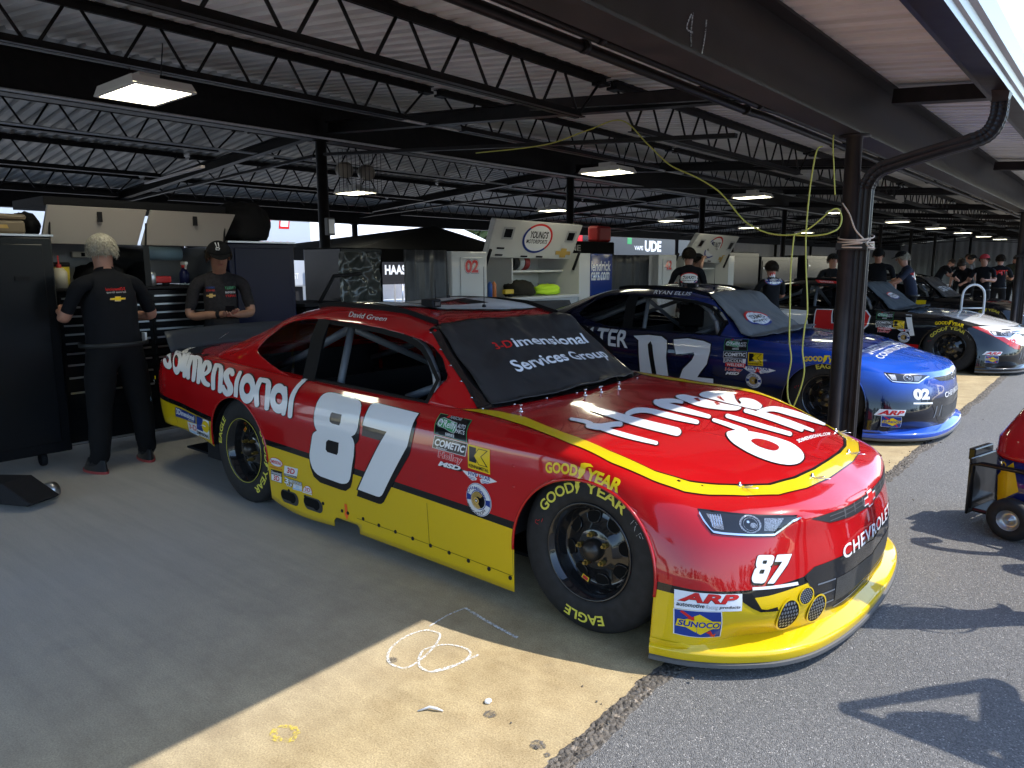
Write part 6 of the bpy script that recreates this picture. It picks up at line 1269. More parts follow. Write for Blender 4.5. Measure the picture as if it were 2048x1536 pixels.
# ---- blue and black car in the next stall
def grad_paint(name, stops, axis, lo, hi, low_black=None):
    m = bpy.data.materials.new(name); m.use_nodes = True; nt = m.node_tree; b = nt.nodes['Principled BSDF']
    tc = nt.nodes.new('ShaderNodeTexCoord'); sp = nt.nodes.new('ShaderNodeSeparateXYZ'); nt.links.new(tc.outputs['Object'], sp.inputs[0])
    ad = nt.nodes.new('ShaderNodeMath'); ad.operation = 'MULTIPLY_ADD'; ad.inputs[1].default_value = .9; nt.links.new(sp.outputs['Z'], ad.inputs[0]); nt.links.new(sp.outputs['X'], ad.inputs[2])
    mr = nt.nodes.new('ShaderNodeMapRange'); mr.inputs['From Min'].default_value = lo; mr.inputs['From Max'].default_value = hi; nt.links.new(ad.outputs[0], mr.inputs['Value'])
    r = nt.nodes.new('ShaderNodeValToRGB'); e = r.color_ramp.elements
    while len(e) < len(stops): e.new(.5)
    for k, (p, c) in enumerate(stops): e[k].position = p; e[k].color = (*c, 1)
    nt.links.new(mr.outputs[0], r.inputs['Fac']); o = r.outputs['Color']
    if low_black:
        m2 = nt.nodes.new('ShaderNodeMapRange'); m2.inputs['From Min'].default_value = low_black[0]; m2.inputs['From Max'].default_value = low_black[1]; nt.links.new(sp.outputs['Z'], m2.inputs['Value'])
        mx = nt.nodes.new('ShaderNodeMix'); mx.data_type = 'RGBA'; nt.links.new(m2.outputs[0], mx.inputs[0]); mx.inputs[6].default_value = (.004, .005, .012, 1); nt.links.new(o, mx.inputs[7]); o = mx.outputs[2]
    nt.links.new(o, b.inputs['Base Color']); b.inputs['Roughness'].default_value = .24; b.inputs['Coat Weight'].default_value = 1; b.inputs['Specular IOR Level'].default_value = .08; b.inputs['Coat Roughness'].default_value = .03
    return m
PAINT_U = grad_paint('blue car paint', [(0, (.003, .004, .010)), (.62, (.005, .008, .035)), (.82, (.008, .026, .16)), (1, (.012, .085, .50))], 'X', -3.6, 1.0, (.36, .56))
BLUE = mat('blue splitter paint', (.02, .09, .50), .28, coat=1.0)
car2, body2, roof2, skin2 = base_car('race_car', 'dark blue race car with white 02 on the door, parked behind the red one', (-.3633, 4.2684, 0), .0203, [PAINT_U, PAINT_B, PAINT_U], False,
    [(0, .028, 1, radians(180), False), (-2.667, .028, 1, 0, False), (0, 1.932, -1, 0, False), (-2.667, 1.932, -1, 0, False)], SKID, BLUE, mat('grey spoiler'))
hl_set(skin2, car2); grille_set(skin2, car2); sponsor_stack(skin2, car2, '02:', True); nose_stickers(skin2, car2, '02:')
g2 = lambda k: D['02:' + k]
z0 = [(-1.945, .79), (-1.78, .806), (-1.63, .80), (-1.557, .766), (-1.545, .70), (-1.545, .60), (-1.50, .34), (-1.50, .27), (-1.56, .24), (-1.70, .235), (-1.78, .27), (-1.83, .40), (-1.86, .66), (-1.875, .75)]
Z2 = g2('z2')[:7] + [(-1.20, .43), (-1.035, .43), (-1.03, .27), (-1.40, .27)] + g2('z2')[10:]
z0h = [(-1.762, .715), (-1.735, .75), (-1.708, .71), (-1.628, .35), (-1.65, .30), (-1.68, .35)]
skin2.lay('number_lettering', [shape(outline_grow(z0, .014), B_, 0), shape(z0, W_, 1), shape(z0h, B_, 2), shape(outline_grow(Z2, .014), B_, 0), shape(Z2, W_, 1)], 'side', car2, None, .0022, .03)
s = Sticker([(-3.05, .87), (-2.01, .836), (-1.99, .66), (-2.99, .71)]).text('SWEETWATER', -.42, 0, 1, 1, W_, .02); skin2.lay('side_lettering', s.sh, 'side', car2)
s = Sticker([(.17, .40), (.17, 1.58), (.275, 1.58), (.275, .40)]).text('SWEETWATER', 0, 0, 1, 1, W_, .02); skin2.lay('hood_lettering', s.sh, 'top', car2)
s = Sticker([(.30, .36), (.30, 1.60), (.37, 1.60), (.37, .36)]).text('CONSTRUCTION', 0, 0, 1, 1, W_, .02); skin2.lay('hood_lettering', s.sh, 'top', car2)
s = Sticker(g2('nm')).text('RYAN ELLIS', 0, 0, 1, 1, W_, .015, .25); skin2.lay('name_lettering', s.sh, 'side', car2)
vs, fs = along('GOOD', D['gy0'][:5], .046, .04); v2, f2 = along('YEAR', D['gy0'][5:], .048, .04)
skin2.lay('fender_lettering', [(vs, fs, 0, 0), (v2, f2, 0, 0), shape(wf, 0, 0)], 'side', car2, [DY])
s = Sticker(g2('n02')).text('02', 0, 0, 1, 1, B_, .09).text('02', .02, .02, .98, .98, W_, .06); skin2.lay('number_lettering', s.sh, 'nose', car2)
skin2.lay('marker_lamp', [shape(g2('bl'), W_, .5)], 'nose', car2)
s = Sticker([(.62, .408), (1.34, .408), (1.34, .362), (.62, .362)]).text('CHEVROLET', 0, 0, 1, 1, W_, .015, 0, 1.12); fix_front(skin2, car2, 'nose_lettering', s.sh, None, .004)
LG = [shape([(.36, .352), (.42, .375), (.60, .372), (.98, .335), (1.36, .372), (1.54, .375), (1.60, .352), (1.545, .26), (1.44, .165), (1.3, .145), (.98, .140), (.66, .145), (.52, .165), (.415, .26)], 0, 0)] + [shape([(.57, .29), (.98, .268), (1.39, .29), (1.39, .19), (.98, .178), (.57, .19)], 2, .8)] + [shape([(y, .21), (y + .02, .215), (y + .06, .31), (y + .045, .31)], 1, 1) for y in (.40, .5)]
fix_front(skin2, car2, 'lower_grille', LG, [fm, M_TUBE, gmesh])
GREYC = mat('grey cloth cover', (.095, .10, .105), .75, nscale=4, namp=.15)
COV2 = [(-1.33, .98), (-1.33, .60), (-1.29, .42), (-1.24, .345), (-1.05, .28), (-.88, .20), (-.74, .15), (-.62, .22), (-.55, .5), (-.50, .8), (-.52, .98)]
def oval_logo(sk, nm, par, q, pr='top', wob=None, lift=.0065):
    s = Sticker(q); s.ell(.5, .5, .5, .5, R_, 40).poly([(.5 + .5 * cos(a), .5 + .5 * sin(a)) for a in [pi + pi * k / 20 for k in range(21)]], U_).ell(.5, .5, .44, .40, W_, 40)
    s.text("YOUNG'S", .16, .46, .84, .72, B_, .04).text('MOTORSPORTS', .14, .27, .86, .40, B_, .02)
    return sk.lay(nm, s.sh, pr, par, None, lift, .02, wob=wob)
cv2 = cover(skin2, car2, 'grey cloth cover with an oval badge over the windshield of the blue car', GREYC, COV2, .002)
oval_logo(skin2, 'cover_badge', cv2, [(-1.02, .46), (-1.0, .98), (-.80, .98), (-.82, .46)], 'top', wrinkle, .0135)
# ---- black and white car two stalls away
PAINT_W = mat('white car paint', (.70, .70, .70), .25, coat=1.0)
PAINT_GR = mat('grey car paint', (.16, .20, .24), .3, coat=1.0)
car3, body3, roof3, skin3 = base_car('race_car', 'black race car with white hood and red 42, third in the row', (-.2633, 9.4031, 0), -.0042, [PAINT_B, PAINT_B, PAINT_B], False,
    [(0, .028, 1, 0, False), (-2.667, .028, 1, 0, False), (0, 1.932, -1, 0, False), (-2.667, 1.932, -1, 0, False)], SKID, PAINT_B, mat('grey spoiler'))
hl_set(skin3, car3); grille_set(skin3, car3); sponsor_stack(skin3, car3, '42:', True); nose_stickers(skin3, car3, '42:')
wp = [(.60, .98), (.60, .3), (.40, .12), (.12, .03), (-.08, .10), (-.22, .5), (-.26, .98)]
skin3.lay('hood_panel', [shape(sym([(-.26, .98), (-.22, .5), (-.1, .15), (.12, .10), (.32, .17), (.46, .30), (.58, .47), (.66, .70), (.69, .98)]), 0)], 'top', car3, [PAINT_W], .0018, .03)
skin3.lay('hood_panel', [shape(sym([(-.62, .98), (-.66, .55), (-.60, .25), (-.46, .17), (-.22, .13), (-.10, .16), (-.23, .5), (-.27, .98)]), 0)], 'top', car3, [PAINT_GR], .0018, .03)
skin3.lay('nose_panel', [shape([(-.26, .66), (.1, .66), (.5, .63), (.85, .60), (.85, .43), (.45, .39), (.30, .40), (.12, .46), (-.1, .56)], 0), shape([(-.33, .655), (-.25, .66), (.10, .47), (.30, .405), (.27, .35), (.16, .36), (-.02, .46)], 1, .5)], 'nose', car3, [PAINT_W, mat('red car paint')], .0018, .03)
skin3.lay('side_panel', [shape([(-3.9, .80), (-2.6, .82), (-2.0, .80), (-1.95, .60), (-2.2, .47), (-3.9, .52)], 0)], 'side', car3, [PAINT_W], .0018, .04)
skin3.lay('side_panel', [shape([(-.60, .82), (-.52, .825), (-.44, .50), (-.50, .49)], 0)], 'side', car3, [PAINT_W], .0018, .04)
d4 = [(-1.85, .815), (-1.62, .815), (-1.60, .62), (-1.50, .62), (-1.50, .815), (-1.40, .815), (-1.42, .30), (-1.53, .30), (-1.53, .50), (-1.85, .50)]
d2 = [(-1.36, .82), (-1.14, .815), (-1.07, .75), (-1.09, .62), (-1.24, .45), (-1.07, .45), (-1.09, .33), (-1.40, .33), (-1.40, .44), (-1.22, .62), (-1.21, .70), (-1.25, .72), (-1.36, .70)]
skin3.lay('number_lettering', [shape(outline_grow(d4, .02), W_, 0), shape(d4, R_, 1), shape(outline_grow(d2, .02), W_, 0), shape(d2, R_, 1)], 'side', car3)
s = Sticker(D['42:n42']).text('42', 0, 0, 1, 1, R_, .04); skin3.lay('number_lettering', s.sh, 'nose', car3, None, .0035)
skin3.lay('fender_lettering', [(vs, fs, 0, 0), (v2, f2, 0, 0), shape(wf, 0, 0)], 'side', car3, [DY])
s = Sticker(D['nm']).poly([(-.2, -.3), (1.1, -.3), (1.1, 1.4), (-.1, 1.4)], R_).text('BYRON', 0, 0, .6, 1, W_, .02, .2); skin3.lay('name_lettering', s.sh, 'side', car3)
fix_front(skin3, car3, 'lower_grille', LG, [fm, M_TUBE, gmesh])
skin3.lay('sill_panel', [shape([(-2.3, .40), (-.38, .37), (-.38, .30), (-2.3, .30)], 0)], 'side', car3, [mat('red car paint')], .0018, .06)
COV3 = [(x, y) for x, y in COV2]
cv3 = cover(skin3, car3, 'slate grey cloth cover over the windshield of the black and white car', mat('slate cloth cover', (.045, .055, .065), .75, nscale=4), COV3, .002)
oval_logo(skin3, 'cover_badge', cv3, [(-1.05, .62), (-1.05, 1.1), (-.90, 1.1), (-.90, .62)], 'top', wrinkle, .0135)
# ---- black and red car behind that
car4, body4, roof4, skin4 = base_car('race_car', 'black race car with red sills and a yellow number, farthest of the four', (-.45, 14.45, 0), 0, [PAINT_B, mat('red car paint'), mat('red car paint')], True,
    [(0, .028, 1, 0, False), (-2.667, .028, 1, 0, False), (0, 1.932, -1, 0, False), (-2.667, 1.932, -1, 0, False)], SKID, mat('red car paint'), mat('grey spoiler'))
hl_set(skin4, car4)
skin4.lay('number_lettering', [shape(ell(-1.65, .62, .24, .19, 28), R_, .2), shape(ell(-1.65, .62, .21, .165, 28), Y_, 1, ), shape(ell(-1.62, .62, .09, .07, 24), B_, 2), shape(rect(-1.30, .48, -1.1, .78), Y_, 1)], 'side', car4)
cv4 = cover(skin4, car4, 'black cloth cover with white lettering over the windshield of the farthest car', mat('dark cloth cover'), COV2, .002)
s = Sticker([(-1.02, .45), (-1.0, 1.5), (-.86, 1.5), (-.88, .45)]).text('CORE NATION', 0, 0, 1, 1, W_, .02); skin4.lay('cover_lettering', s.sh, 'top', cv4, None, .0135, .03, wob=wrinkle)
for c, rt in ((cv2, car2), (cv3, car3), (cv4, car4)): pass
# ------------------------------------------------------------ people
SKIN = mat('skin', (.42, .21, .145), .55, nscale=18, namp=.12)
SKIN2 = mat('tanned skin', (.33, .17, .11), .55, nscale=18, namp=.12)
HAIRG = mat('grey hair', (.36, .33, .27), .7, nscale=60, namp=.35); HAIRD = mat('dark hair', (.03, .022, .016), .7, nscale=60, namp=.35)
SHIRT = mat('black shirt', (.006, .0065, .009), .9, nscale=20, namp=.25, bump=.1, bscale=30); TROUS = mat('black trousers', (.007, .007, .008), .9, nscale=20, namp=.2, bump=.1, bscale=25)
SHIRT2 = mat('striped grey shirt', (.022, .020, .022), .9, nscale=50, namp=.3); SHOE = mat('black shoe', (.02, .02, .022), .5); SOLE = mat('red sole', (.35, .05, .05), .6)
CAPM = mat('black cap', (.007, .007, .008), .9); REDM = mat('red cloth', (.40, .02, .03), .75); JEAN = mat('dark jeans', (.03, .035, .05), .85)
def skin_mesh(name, nodes, edges, sub=2):
    # nodes: {key: (pos, radius)}; a skin grown round the joints, smoothed
    me = bpy.data.meshes.new(name); keys = list(nodes); b = bmesh.new(); sl_ = b.verts.layers.skin.verify(); V = {}
    for k in keys:
        v = b.verts.new(nodes[k][0]); r = nodes[k][1]; v[sl_].radius = r if isinstance(r, tuple) else (r, r); V[k] = v
    for a, c in edges: b.edges.new((V[a], V[c]))
    V[keys[0]][sl_].use_root = True
    b.to_mesh(me); b.free()
    o = bpy.data.objects.new(name, me); COL.objects.link(o)
    s = o.modifiers.new('skin', 'SKIN'); s.use_smooth_shade = True; s.branch_smoothing = .3
    u = o.modifiers.new('sub', 'SUBSURF'); u.levels = sub; u.render_levels = sub
    dg = bpy.context.evaluated_depsgraph_get(); m2 = bpy.data.meshes.new_from_object(o.evaluated_get(dg)); bpy.data.objects.remove(o); bpy.data.meshes.remove(me)
    m2.name = name
    return m2
def person(label, loc, face, P=None, shirt=SHIRT, trousers=TROUS, skinm=SKIN, hair=None, cap=None, sleeve='short', legs=1.0, h=1.76, build=1.0, group=None, head_tilt=0.0, shoes=SHOE, detail=True):
    # faces +Y before turning; face = heading in radians of the direction looked at
    t = thing('person', label, 'person', loc, face - pi / 2, group); k = h / 1.76; w = build
    J = dict(pelvis=(0, 0, .95), waist=(0, .0, 1.08), chest=(0, -.01, 1.30), collar=(0, -.015, 1.44), neck=(0, .0, 1.50), head0=(0, .02, 1.58), head1=(0, .025, 1.66), head2=(0, .0, 1.72),
             Lsh=(-.185 * w, -.015, 1.42), Lel=(-.25 * w, -.02, 1.15), Lwr=(-.26 * w, .06, .92), Rsh=(.185 * w, -.015, 1.42), Rel=(.25 * w, -.02, 1.15), Rwr=(.26 * w, .06, .92),
             Lhip=(-.095, 0, .91), Lkn=(-.11, .015, .51), Lan=(-.12, -.02, .10), Ltoe=(-.14, .15, .045), Rhip=(.095, 0, .91), Rkn=(.11, .015, .51), Ran=(.12, -.02, .10), Rtoe=(.14, .15, .045))
    if P: J.update(P)
    J = {a: Vector(b) * k for a, b in J.items()}
    R = dict(pelvis=(.165 * w, .125 * w), waist=(.155 * w, .12 * w), chest=(.175 * w, .125 * w), collar=(.10, .085), neck=.056, head0=(.072, .080), head1=(.080, .094), head2=(.066, .08), Lsh=.062, Lel=.044, Lwr=.029, Lhip=(.095 * w, .105 * legs), Lkn=.066 * legs, Lan=.052 * legs, Ltoe=.038)
    rad = lambda n: R.get(n, R.get('L' + n[1:], .05))
    N = {n: (J[n], tuple(v * k for v in rad(n)) if isinstance(rad(n), tuple) else rad(n) * k) for n in J}
    E_ = [('pelvis', 'waist'), ('waist', 'chest'), ('chest', 'collar'), ('collar', 'neck'), ('neck', 'head0'), ('head0', 'head1'), ('head1', 'head2')]
    for s in 'LR': E_ += [('collar', s + 'sh'), (s + 'sh', s + 'el'), (s + 'el', s + 'wr'), ('pelvis', s + 'hip'), (s + 'hip', s + 'kn'), (s + 'kn', s + 'an'), (s + 'an', s + 'toe')]
    hd = J['head1']; up = (J['head2'] - J['neck']).normalized(); fw = (J.get('look', Vector((0, 1, 0)))).normalized() if 'look' in J else Vector((0, 1, 0)); N.pop('look', None)
    fw = (fw - up * fw.dot(up)).normalized(); sd = fw.cross(up)
    # hands: palm, four fingers of unequal length bent at the knuckles, thumb from the palm's side
    for s, sg in (('L', -1), ('R', 1)):
        d = (J[s + 'wr'] - J[s + 'el']).normalized(); hint = J.get(s + 'palm', Vector((-sg, .3, 0))); N.pop(s + 'palm', None)
        pn = (hint - d * hint.dot(d)).normalized(); ac = d.cross(pn).normalized() * (1 if s == 'R' else -1)
        wr = J[s + 'wr']; pa = wr + d * .055 * k; N[s + 'palm_'] = (pa, (.038 * k, .018 * k)); E_.append((s + 'wr', s + 'palm_'))
        kn = wr + d * .092 * k; N[s + 'kn_'] = (kn, (.036 * k, .015 * k)); E_.append((s + 'palm_', s + 'kn_'))
        cu = J.get('curl' + s, Vector((.5, 0, 0))).x; N.pop('curl' + s, None)
        if detail:
            for i, (off, L) in enumerate(((-.030, .066), (-.010, .075), (.010, .070), (.029, .055))):
                a = kn + ac * off * k + d * .004; q1 = a + (d * cos(cu) + pn * sin(cu)) * L * .5 * k; q2 = q1 + (d * cos(cu * 2.2) + pn * sin(cu * 2.2)) * L * .42 * k
                N['%sf%da' % (s, i)] = (a + d * .012 * k, .0088 * k); N['%sf%db' % (s, i)] = (q1, .0085 * k); N['%sf%dc' % (s, i)] = (q2, .0072 * k)
                E_ += [(s + 'kn_', '%sf%da' % (s, i)), ('%sf%da' % (s, i), '%sf%db' % (s, i)), ('%sf%db' % (s, i), '%sf%dc' % (s, i))]
            a = pa - ac * .036 * k + pn * .006 * k; N[s + 'ta'] = (a, .0105 * k); b_ = a + (d * .7 - ac * .45 + pn * .5).normalized() * .034 * k; N[s + 'tb'] = (b_, .0095 * k); c_ = b_ + (d * .9 - ac * .05 + pn * .45).normalized() * .028 * k; N[s + 'tc'] = (c_, .008 * k)
            E_ += [(s + 'palm_', s + 'ta'), (s + 'ta', s + 'tb'), (s + 'tb', s + 'tc')]
    me = skin_mesh('body', {a: b for a, b in N.items() if a in N}, E_, 2 if detail else 1)
    # colour each face by the limb it lies on
    segs = [(a, c) for a, c in E_]
    def part_of(p):
        best = (1e9, None)
        for a, c in segs:
            A, B = N[a][0], N[c][0]; ab = B - A; tt = max(0, min(1, (p - A).dot(ab) / max(ab.length_squared, 1e-9))); ra, rb = N[a][1], N[c][1]; ra = sum(ra) / 2 if isinstance(ra, tuple) else ra; rb = sum(rb) / 2 if isinstance(rb, tuple) else rb; dd = (p - A - ab * tt).length - (ra + (rb - ra) * tt)
            if dd < best[0]: best = (dd, (a, c, tt))
        return best[1]
    for m_ in (shirt, trousers, skinm, shoes): me.materials.append(m_)
    zb = J['pelvis'].z + .01 * k
    for f in me.polygons:
        a, c, tt = part_of(f.center); q = 2
        if a in ('pelvis', 'waist', 'chest') or c in ('Lsh', 'Rsh', 'collar'): q = 0 if f.center.z > zb else 1
        elif c[1:] == 'el': q = 0 if (sleeve == 'long' or tt < .78) else 2
        elif c[1:] == 'wr': q = 0 if sleeve == 'long' else 2
        elif c[1:] in ('hip', 'kn'): q = 1 if f.center.z < zb + .02 else 0
        elif c[1:] == 'an': q = 1 if f.center.z > .075 else 3
        elif c[1:] == 'toe': q = 3 if f.center.z < .085 else 1
        elif (a, c) == ('collar', 'neck'): q = 0 if tt < .35 else 2
        f.material_index = q; f.use_smooth = True
    # gentle cloth folds
    for v in me.vertices:
        n = v.co
        if n.z < J['collar'].z: v.co = n + v.normal * .007 * (noise.noise(n * 9) + .6 * noise.noise(n * 21))
    o = bpy.data.objects.new('body', me); COL.objects.link(o); o.parent = t
    # face: brow, eyes, nose, mouth, ears as small relief on the skull
    fm_ = MB(); c0 = hd - up * .0
    F = lambda x, y, z: c0 + sd * (x * k) + fw * (y * k) + up * (z * k)
    def blob(mb, c, r, mi=0, n=10):
        mb.lathe([(0, -1), (.5, -.86), (.87, -.5), (1, 0), (.87, .5), (.5, .86), (0, 1)], n, Matrix.LocRotScale(c, Matrix((sd, fw, up)).transposed().to_quaternion(), Vector(r) * k), mi)
    blob(fm_, F(0, .092, -.018), (.013, .018, .024)); fm_.build('nose', skinm, t)
    for s in (-1, 1):
        e = MB(); blob(e, F(s * .083, -.005, -.015), (.010, .020, .032)); e.build('ear', skinm, t)
        e = MB(); blob(e, F(s * .031, .078, .012), (.013, .008, .008)); e.build('eye', mat('eye dark', (.03, .02, .02), .3), t)
    e = MB(); blob(e, F(0, .083, -.058), (.024, .008, .007)); e.build('mouth', mat('lips', (.30, .11, .09), .5), t)
    if hair:
        hm = MB(); n = 26; rows = 14
        vs = []
        for i in range(rows + 1):
            th = pi * (.70 if detail else .62) * i / rows
            for j in range(n):
                ph = 2 * pi * j / n; front = max(0, cos(ph - pi / 2)); th2 = th * (1 - .42 * front)
                rr = 1.06 + .05 * noise.noise((cos(ph) * 6, sin(ph) * 6, th * 7)) + .03 * noise.noise((cos(ph) * 17, sin(ph) * 17, th * 19))
                vs.append(F(.093 * rr * sin(th2) * cos(ph), -.012 + .108 * rr * sin(th2) * sin(ph), .012 + .100 * rr * cos(th2)))
        hm.add(vs, [(i * n + j, i * n + (j + 1) % n, (i + 1) * n + (j + 1) % n, (i + 1) * n + j) for i in range(rows) for j in range(n)], 0, True)
        if detail:
            for q in range(900):
                th = random.uniform(0, pi * .68); ph = random.uniform(0, 2 * pi); th *= (1 - .42 * max(0, cos(ph - pi / 2))); rr = 1.07
                a = Vector((.093 * rr * sin(th) * cos(ph), -.012 + .108 * rr * sin(th) * sin(ph), .012 + .1 * rr * cos(th))); dn = Vector((random.uniform(-.4, .4), random.uniform(-.5, .1), -1)).normalized(); b2 = a + a.normalized() * .008 + dn * random.uniform(.02, .04)
                hm.tube([F(*a), F(*(a.lerp(b2, .5) + a.normalized() * .004)), F(*b2)], [.0026, .0022, .0008], 3)
        hm.build('hair', hair, t)
    if cap:
        cm = MB(); n = 24; rows = 8; vs = []
        for i in range(rows + 1):
            th = pi * .5 * i / rows
            for j in range(n): ph = 2 * pi * j / n; vs.append(F(.096 * sin(th) * cos(ph), -.0 + .110 * sin(th) * sin(ph), .030 + .092 * cos(th)))
        cm.add(vs, [(i * n + j, i * n + (j + 1) % n, (i + 1) * n + (j + 1) % n, (i + 1) * n + j) for i in range(rows) for j in range(n)], 0, True)
        bl = []; nb = 12
        for r0 in (0, 1):
            for j in range(nb + 1):
                a = pi * j / nb; bl.append(F(.088 * cos(a), .0 + .10 * sin(a) + r0 * .075 * sin(a) ** .7 if 0 < j < nb else .0, .036 - r0 * .022 * sin(a)))
        cm.add(bl, [(j, j + 1, nb + 1 + j + 1, nb + 1 + j) for j in range(nb)], 0, True)
        co = cm.build('cap', cap, t); sm = co.modifiers.new('thick', 'SOLIDIFY'); sm.thickness = .004
    bl = MB(); bl.lathe([(.17 * w * k, 0), (.172 * w * k, .002), (.172 * w * k, .030), (.17 * w * k, .032)], 32, Matrix.Translation(J['pelvis'] + Vector((0, 0, .0))) @ Matrix.Diagonal((1, .80, 1, 1)))
    bl.build('belt', mat('belt leather', (.02, .02, .02), .35), t)
    return t, o, J
def patch(t, body, shapes, origin, ex, ey, n, name, mats=None, lift=.004, step=.03):
    # flat shapes laid on a person's clothing; all in the person's own space
    me = body.data; bv = BVHTree.FromPolygons([v.co.copy() for v in me.vertices], [tuple(p.vertices) for p in me.polygons]); m = MB(); ex, ey, n, origin = map(Vector, (ex, ey, n, origin))
    for kk, (vs, fs, mi, ly) in enumerate(shapes):
        b = bmesh.new(); q = [b.verts.new((v[0], v[1], 0)) for v in vs]
        for f in fs: b.faces.new([q[i] for i in f])
        bisect_all(b, step); b.verts.index_update(); P = []
        for v in b.verts:
            h = bv.ray_cast(origin + ex * v.co.x + ey * v.co.y + n * .6, -n); P.append((h[0] + n * (lift + ly * .001)) if h[0] is not None else None)
        m.add([p or (0, 0, 0) for p in P], [tuple(v.index for v in f.verts) for f in b.faces if all(P[v.index] is not None for v in f.verts)], mi, True); b.free()
    o = m.build(name, mats or DMATS, t)
    b = bmesh.new(); b.from_mesh(o.data); bmesh.ops.delete(b, geom=[v for v in b.verts if not v.link_faces], context='VERTS'); b.to_mesh(o.data); b.free()
    return o
BOW = [(0, .3), (.28, .3), (.32, 0), (.72, 0), (.70, .3), (1, .3), (.96, .7), (.68, .7), (.64, 1), (.26, 1), (.28, .7), (-.04, .7)]
# grey-haired man at the workbench, back to the camera
t1, b1, J1 = person('grey-haired person in black shirt and trousers, seen from behind at the open tool cabinet', (-4.20, -.10, 0), pi + .05,
    dict(Lsh=(-.21, -.0, 1.41), Lel=(-.30, .08, 1.16), Lwr=(-.22, .33, 1.2), Rsh=(.21, 0, 1.41), Rel=(.345, .06, 1.15), Rwr=(.24, .30, 1.16), Lhip=(-.10, 0, .90), Lkn=(-.145, 0, .50), Lan=(-.19, -.03, .10), Ltoe=(-.20, .14, .045), Rhip=(.10, 0, .90), Rkn=(.17, .02, .50), Ran=(.20, .03, .10), Rtoe=(.24, .2, .045), chest=(0, .02, 1.29), collar=(0, .03, 1.45), neck=(0, .045, 1.51), head0=(0, .06, 1.59), head1=(0, .075, 1.665), head2=(0, .06, 1.715)), hair=HAIRG, build=1.42, legs=1.42, h=1.745)
s = Sticker([(.07, 1.375), (-.07, 1.375), (-.07, 1.33), (.07, 1.33)]).text('3-Dimensional', 0, .5, 1, 1, R_, .01).text('Services Group', 0, 0, 1, .42, S_, .01)
sb = Sticker([(.055, 1.31), (-.055, 1.31), (-.055, 1.275), (.055, 1.275)]).poly(BOW, O_).poly([(.5 + (x - .5) * .8, .5 + (y - .5) * .7) for x, y in BOW], Y_)
patch(t1, b1, s.sh, (0, 0, 0), (1, 0, 0), (0, 0, 1), (0, -1, 0), 'shirt_print'); patch(t1, b1, sb.sh, (0, 0, 0), (1, 0, 0), (0, 0, 1), (0, -1, 0), 'shirt_print')
m = MB(); m.box(J1['pelvis'] + Vector((.222, -.02, .045)), (.015, .05, .075)); m.build('badge', mat('white badge', (.7, .72, .75), .4), t1)
for s_ in 'LR':
    a = J1[s_ + 'an']; b = J1[s_ + 'toe']; d = (Vector((b.x, b.y, 0)) - Vector((a.x, a.y, 0))).normalized(); M = Matrix.Translation((a.x, a.y, 0)) @ Matrix((( d.y, d.x, 0), (-d.x, d.y, 0), (0, 0, 1))).to_4x4()
    up = MB(); up.grid(lambda u, v: M @ Vector((.052 * sin(2 * pi * u) * (1 - .35 * v) * (1.05 - .2 * cos(2 * pi * u)), .07 - .145 * cos(2 * pi * u) * (1 - .45 * v * (1 if cos(2 * pi * u) < 0 else .15)) + .0, .018 + .085 * v)), 28, 6); up.build('shoe', SHOE, t1)
    so_ = MB(); n = 28; q = [(.058 * sin(2 * pi * k / n) * (1.05 - .2 * cos(2 * pi * k / n)), .07 - .152 * cos(2 * pi * k / n)) for k in range(n)]; so_.add([M @ Vector((x, y, z)) for z in (0, .018) for x, y in q], [tuple(range(n)), tuple(range(n, 2 * n))] + [(k, (k + 1) % n, n + (k + 1) % n, n + k) for k in range(n)]); so_.build('sole', SOLE, t1)
# man looking at his phone
t2, b2, J2 = person('person in black cap and grey shirt looking down at a phone behind the red car', (-4.44, .90, 0), radians(-22),
    dict(Lsh=(-.195, -.015, 1.40), Lel=(-.25, .04, 1.13), Lwr=(-.08, .25, 1.13), Rsh=(.195, -.015, 1.40), Rel=(.265, .0, 1.11), Rwr=(.02, .24, 1.14), neck=(0, .02, 1.49), head0=(0, .055, 1.565), head1=(0, .085, 1.635), head2=(0, .085, 1.69), look=(0, 1, -.55), Lpalm=(.1, 0, 1), Rpalm=(-.2, .1, 1), curlR=(.35, 0, 0), curlL=(.5, 0, 0)), SHIRT2, TROUS, SKIN2, HAIRD, CAPM, h=1.74)
ph = tag(empty('phone'), 'black phone held in both hands of the person in the cap', 'phone')
ph.location = (0, 0, 0); m = MB(); m.box((0, 0, 0), (.072, .15, .009)); m.build('case', M_CABIN, ph, .003); m = MB(); m.bb(-.033, .033, -.07, .07, .0046, .0052); m.build('screen', M_RIM, ph)
mw2 = Matrix.LocRotScale(t2.location, t2.rotation_euler, None); ph.matrix_world = mw2 @ Matrix.Translation(Vector((-.03, .32, 1.175)) * (1.74 / 1.76)) @ Matrix.Rotation(radians(35), 4, 'X')
pr = Sticker([(-.12, 1.36), (-.03, 1.36), (-.03, 1.25), (-.12, 1.25)]).text("O'REILLY", 0, .72, 1, .95, G_, .02).text('GOODYEAR', 0, .4, 1, .56, W_, .01).text('SAFETY', 0, .12, 1, .30, R_, .02)
pl = Sticker([(.05, 1.36), (.12, 1.36), (.12, 1.25), (.05, 1.25)]).text('DIMENSION', 0, .8, 1, .95, U_, .01).text('SERVICES', 0, .58, 1, .72, R_, .01).poly([(x, y * .3 + .1) for x, y in BOW], O_)
patch(t2, b2, pr.sh, (0, 0, 0), (1, 0, 0), (0, 0, 1), (0, 1, 0), 'shirt_print'); patch(t2, b2, pl.sh, (0, 0, 0), (1, 0, 0), (0, 0, 1), (0, 1, 0), 'shirt_print')
m = MB(); hh = J2['head1']; fwd = Vector((0, 1, -.25)).normalized()
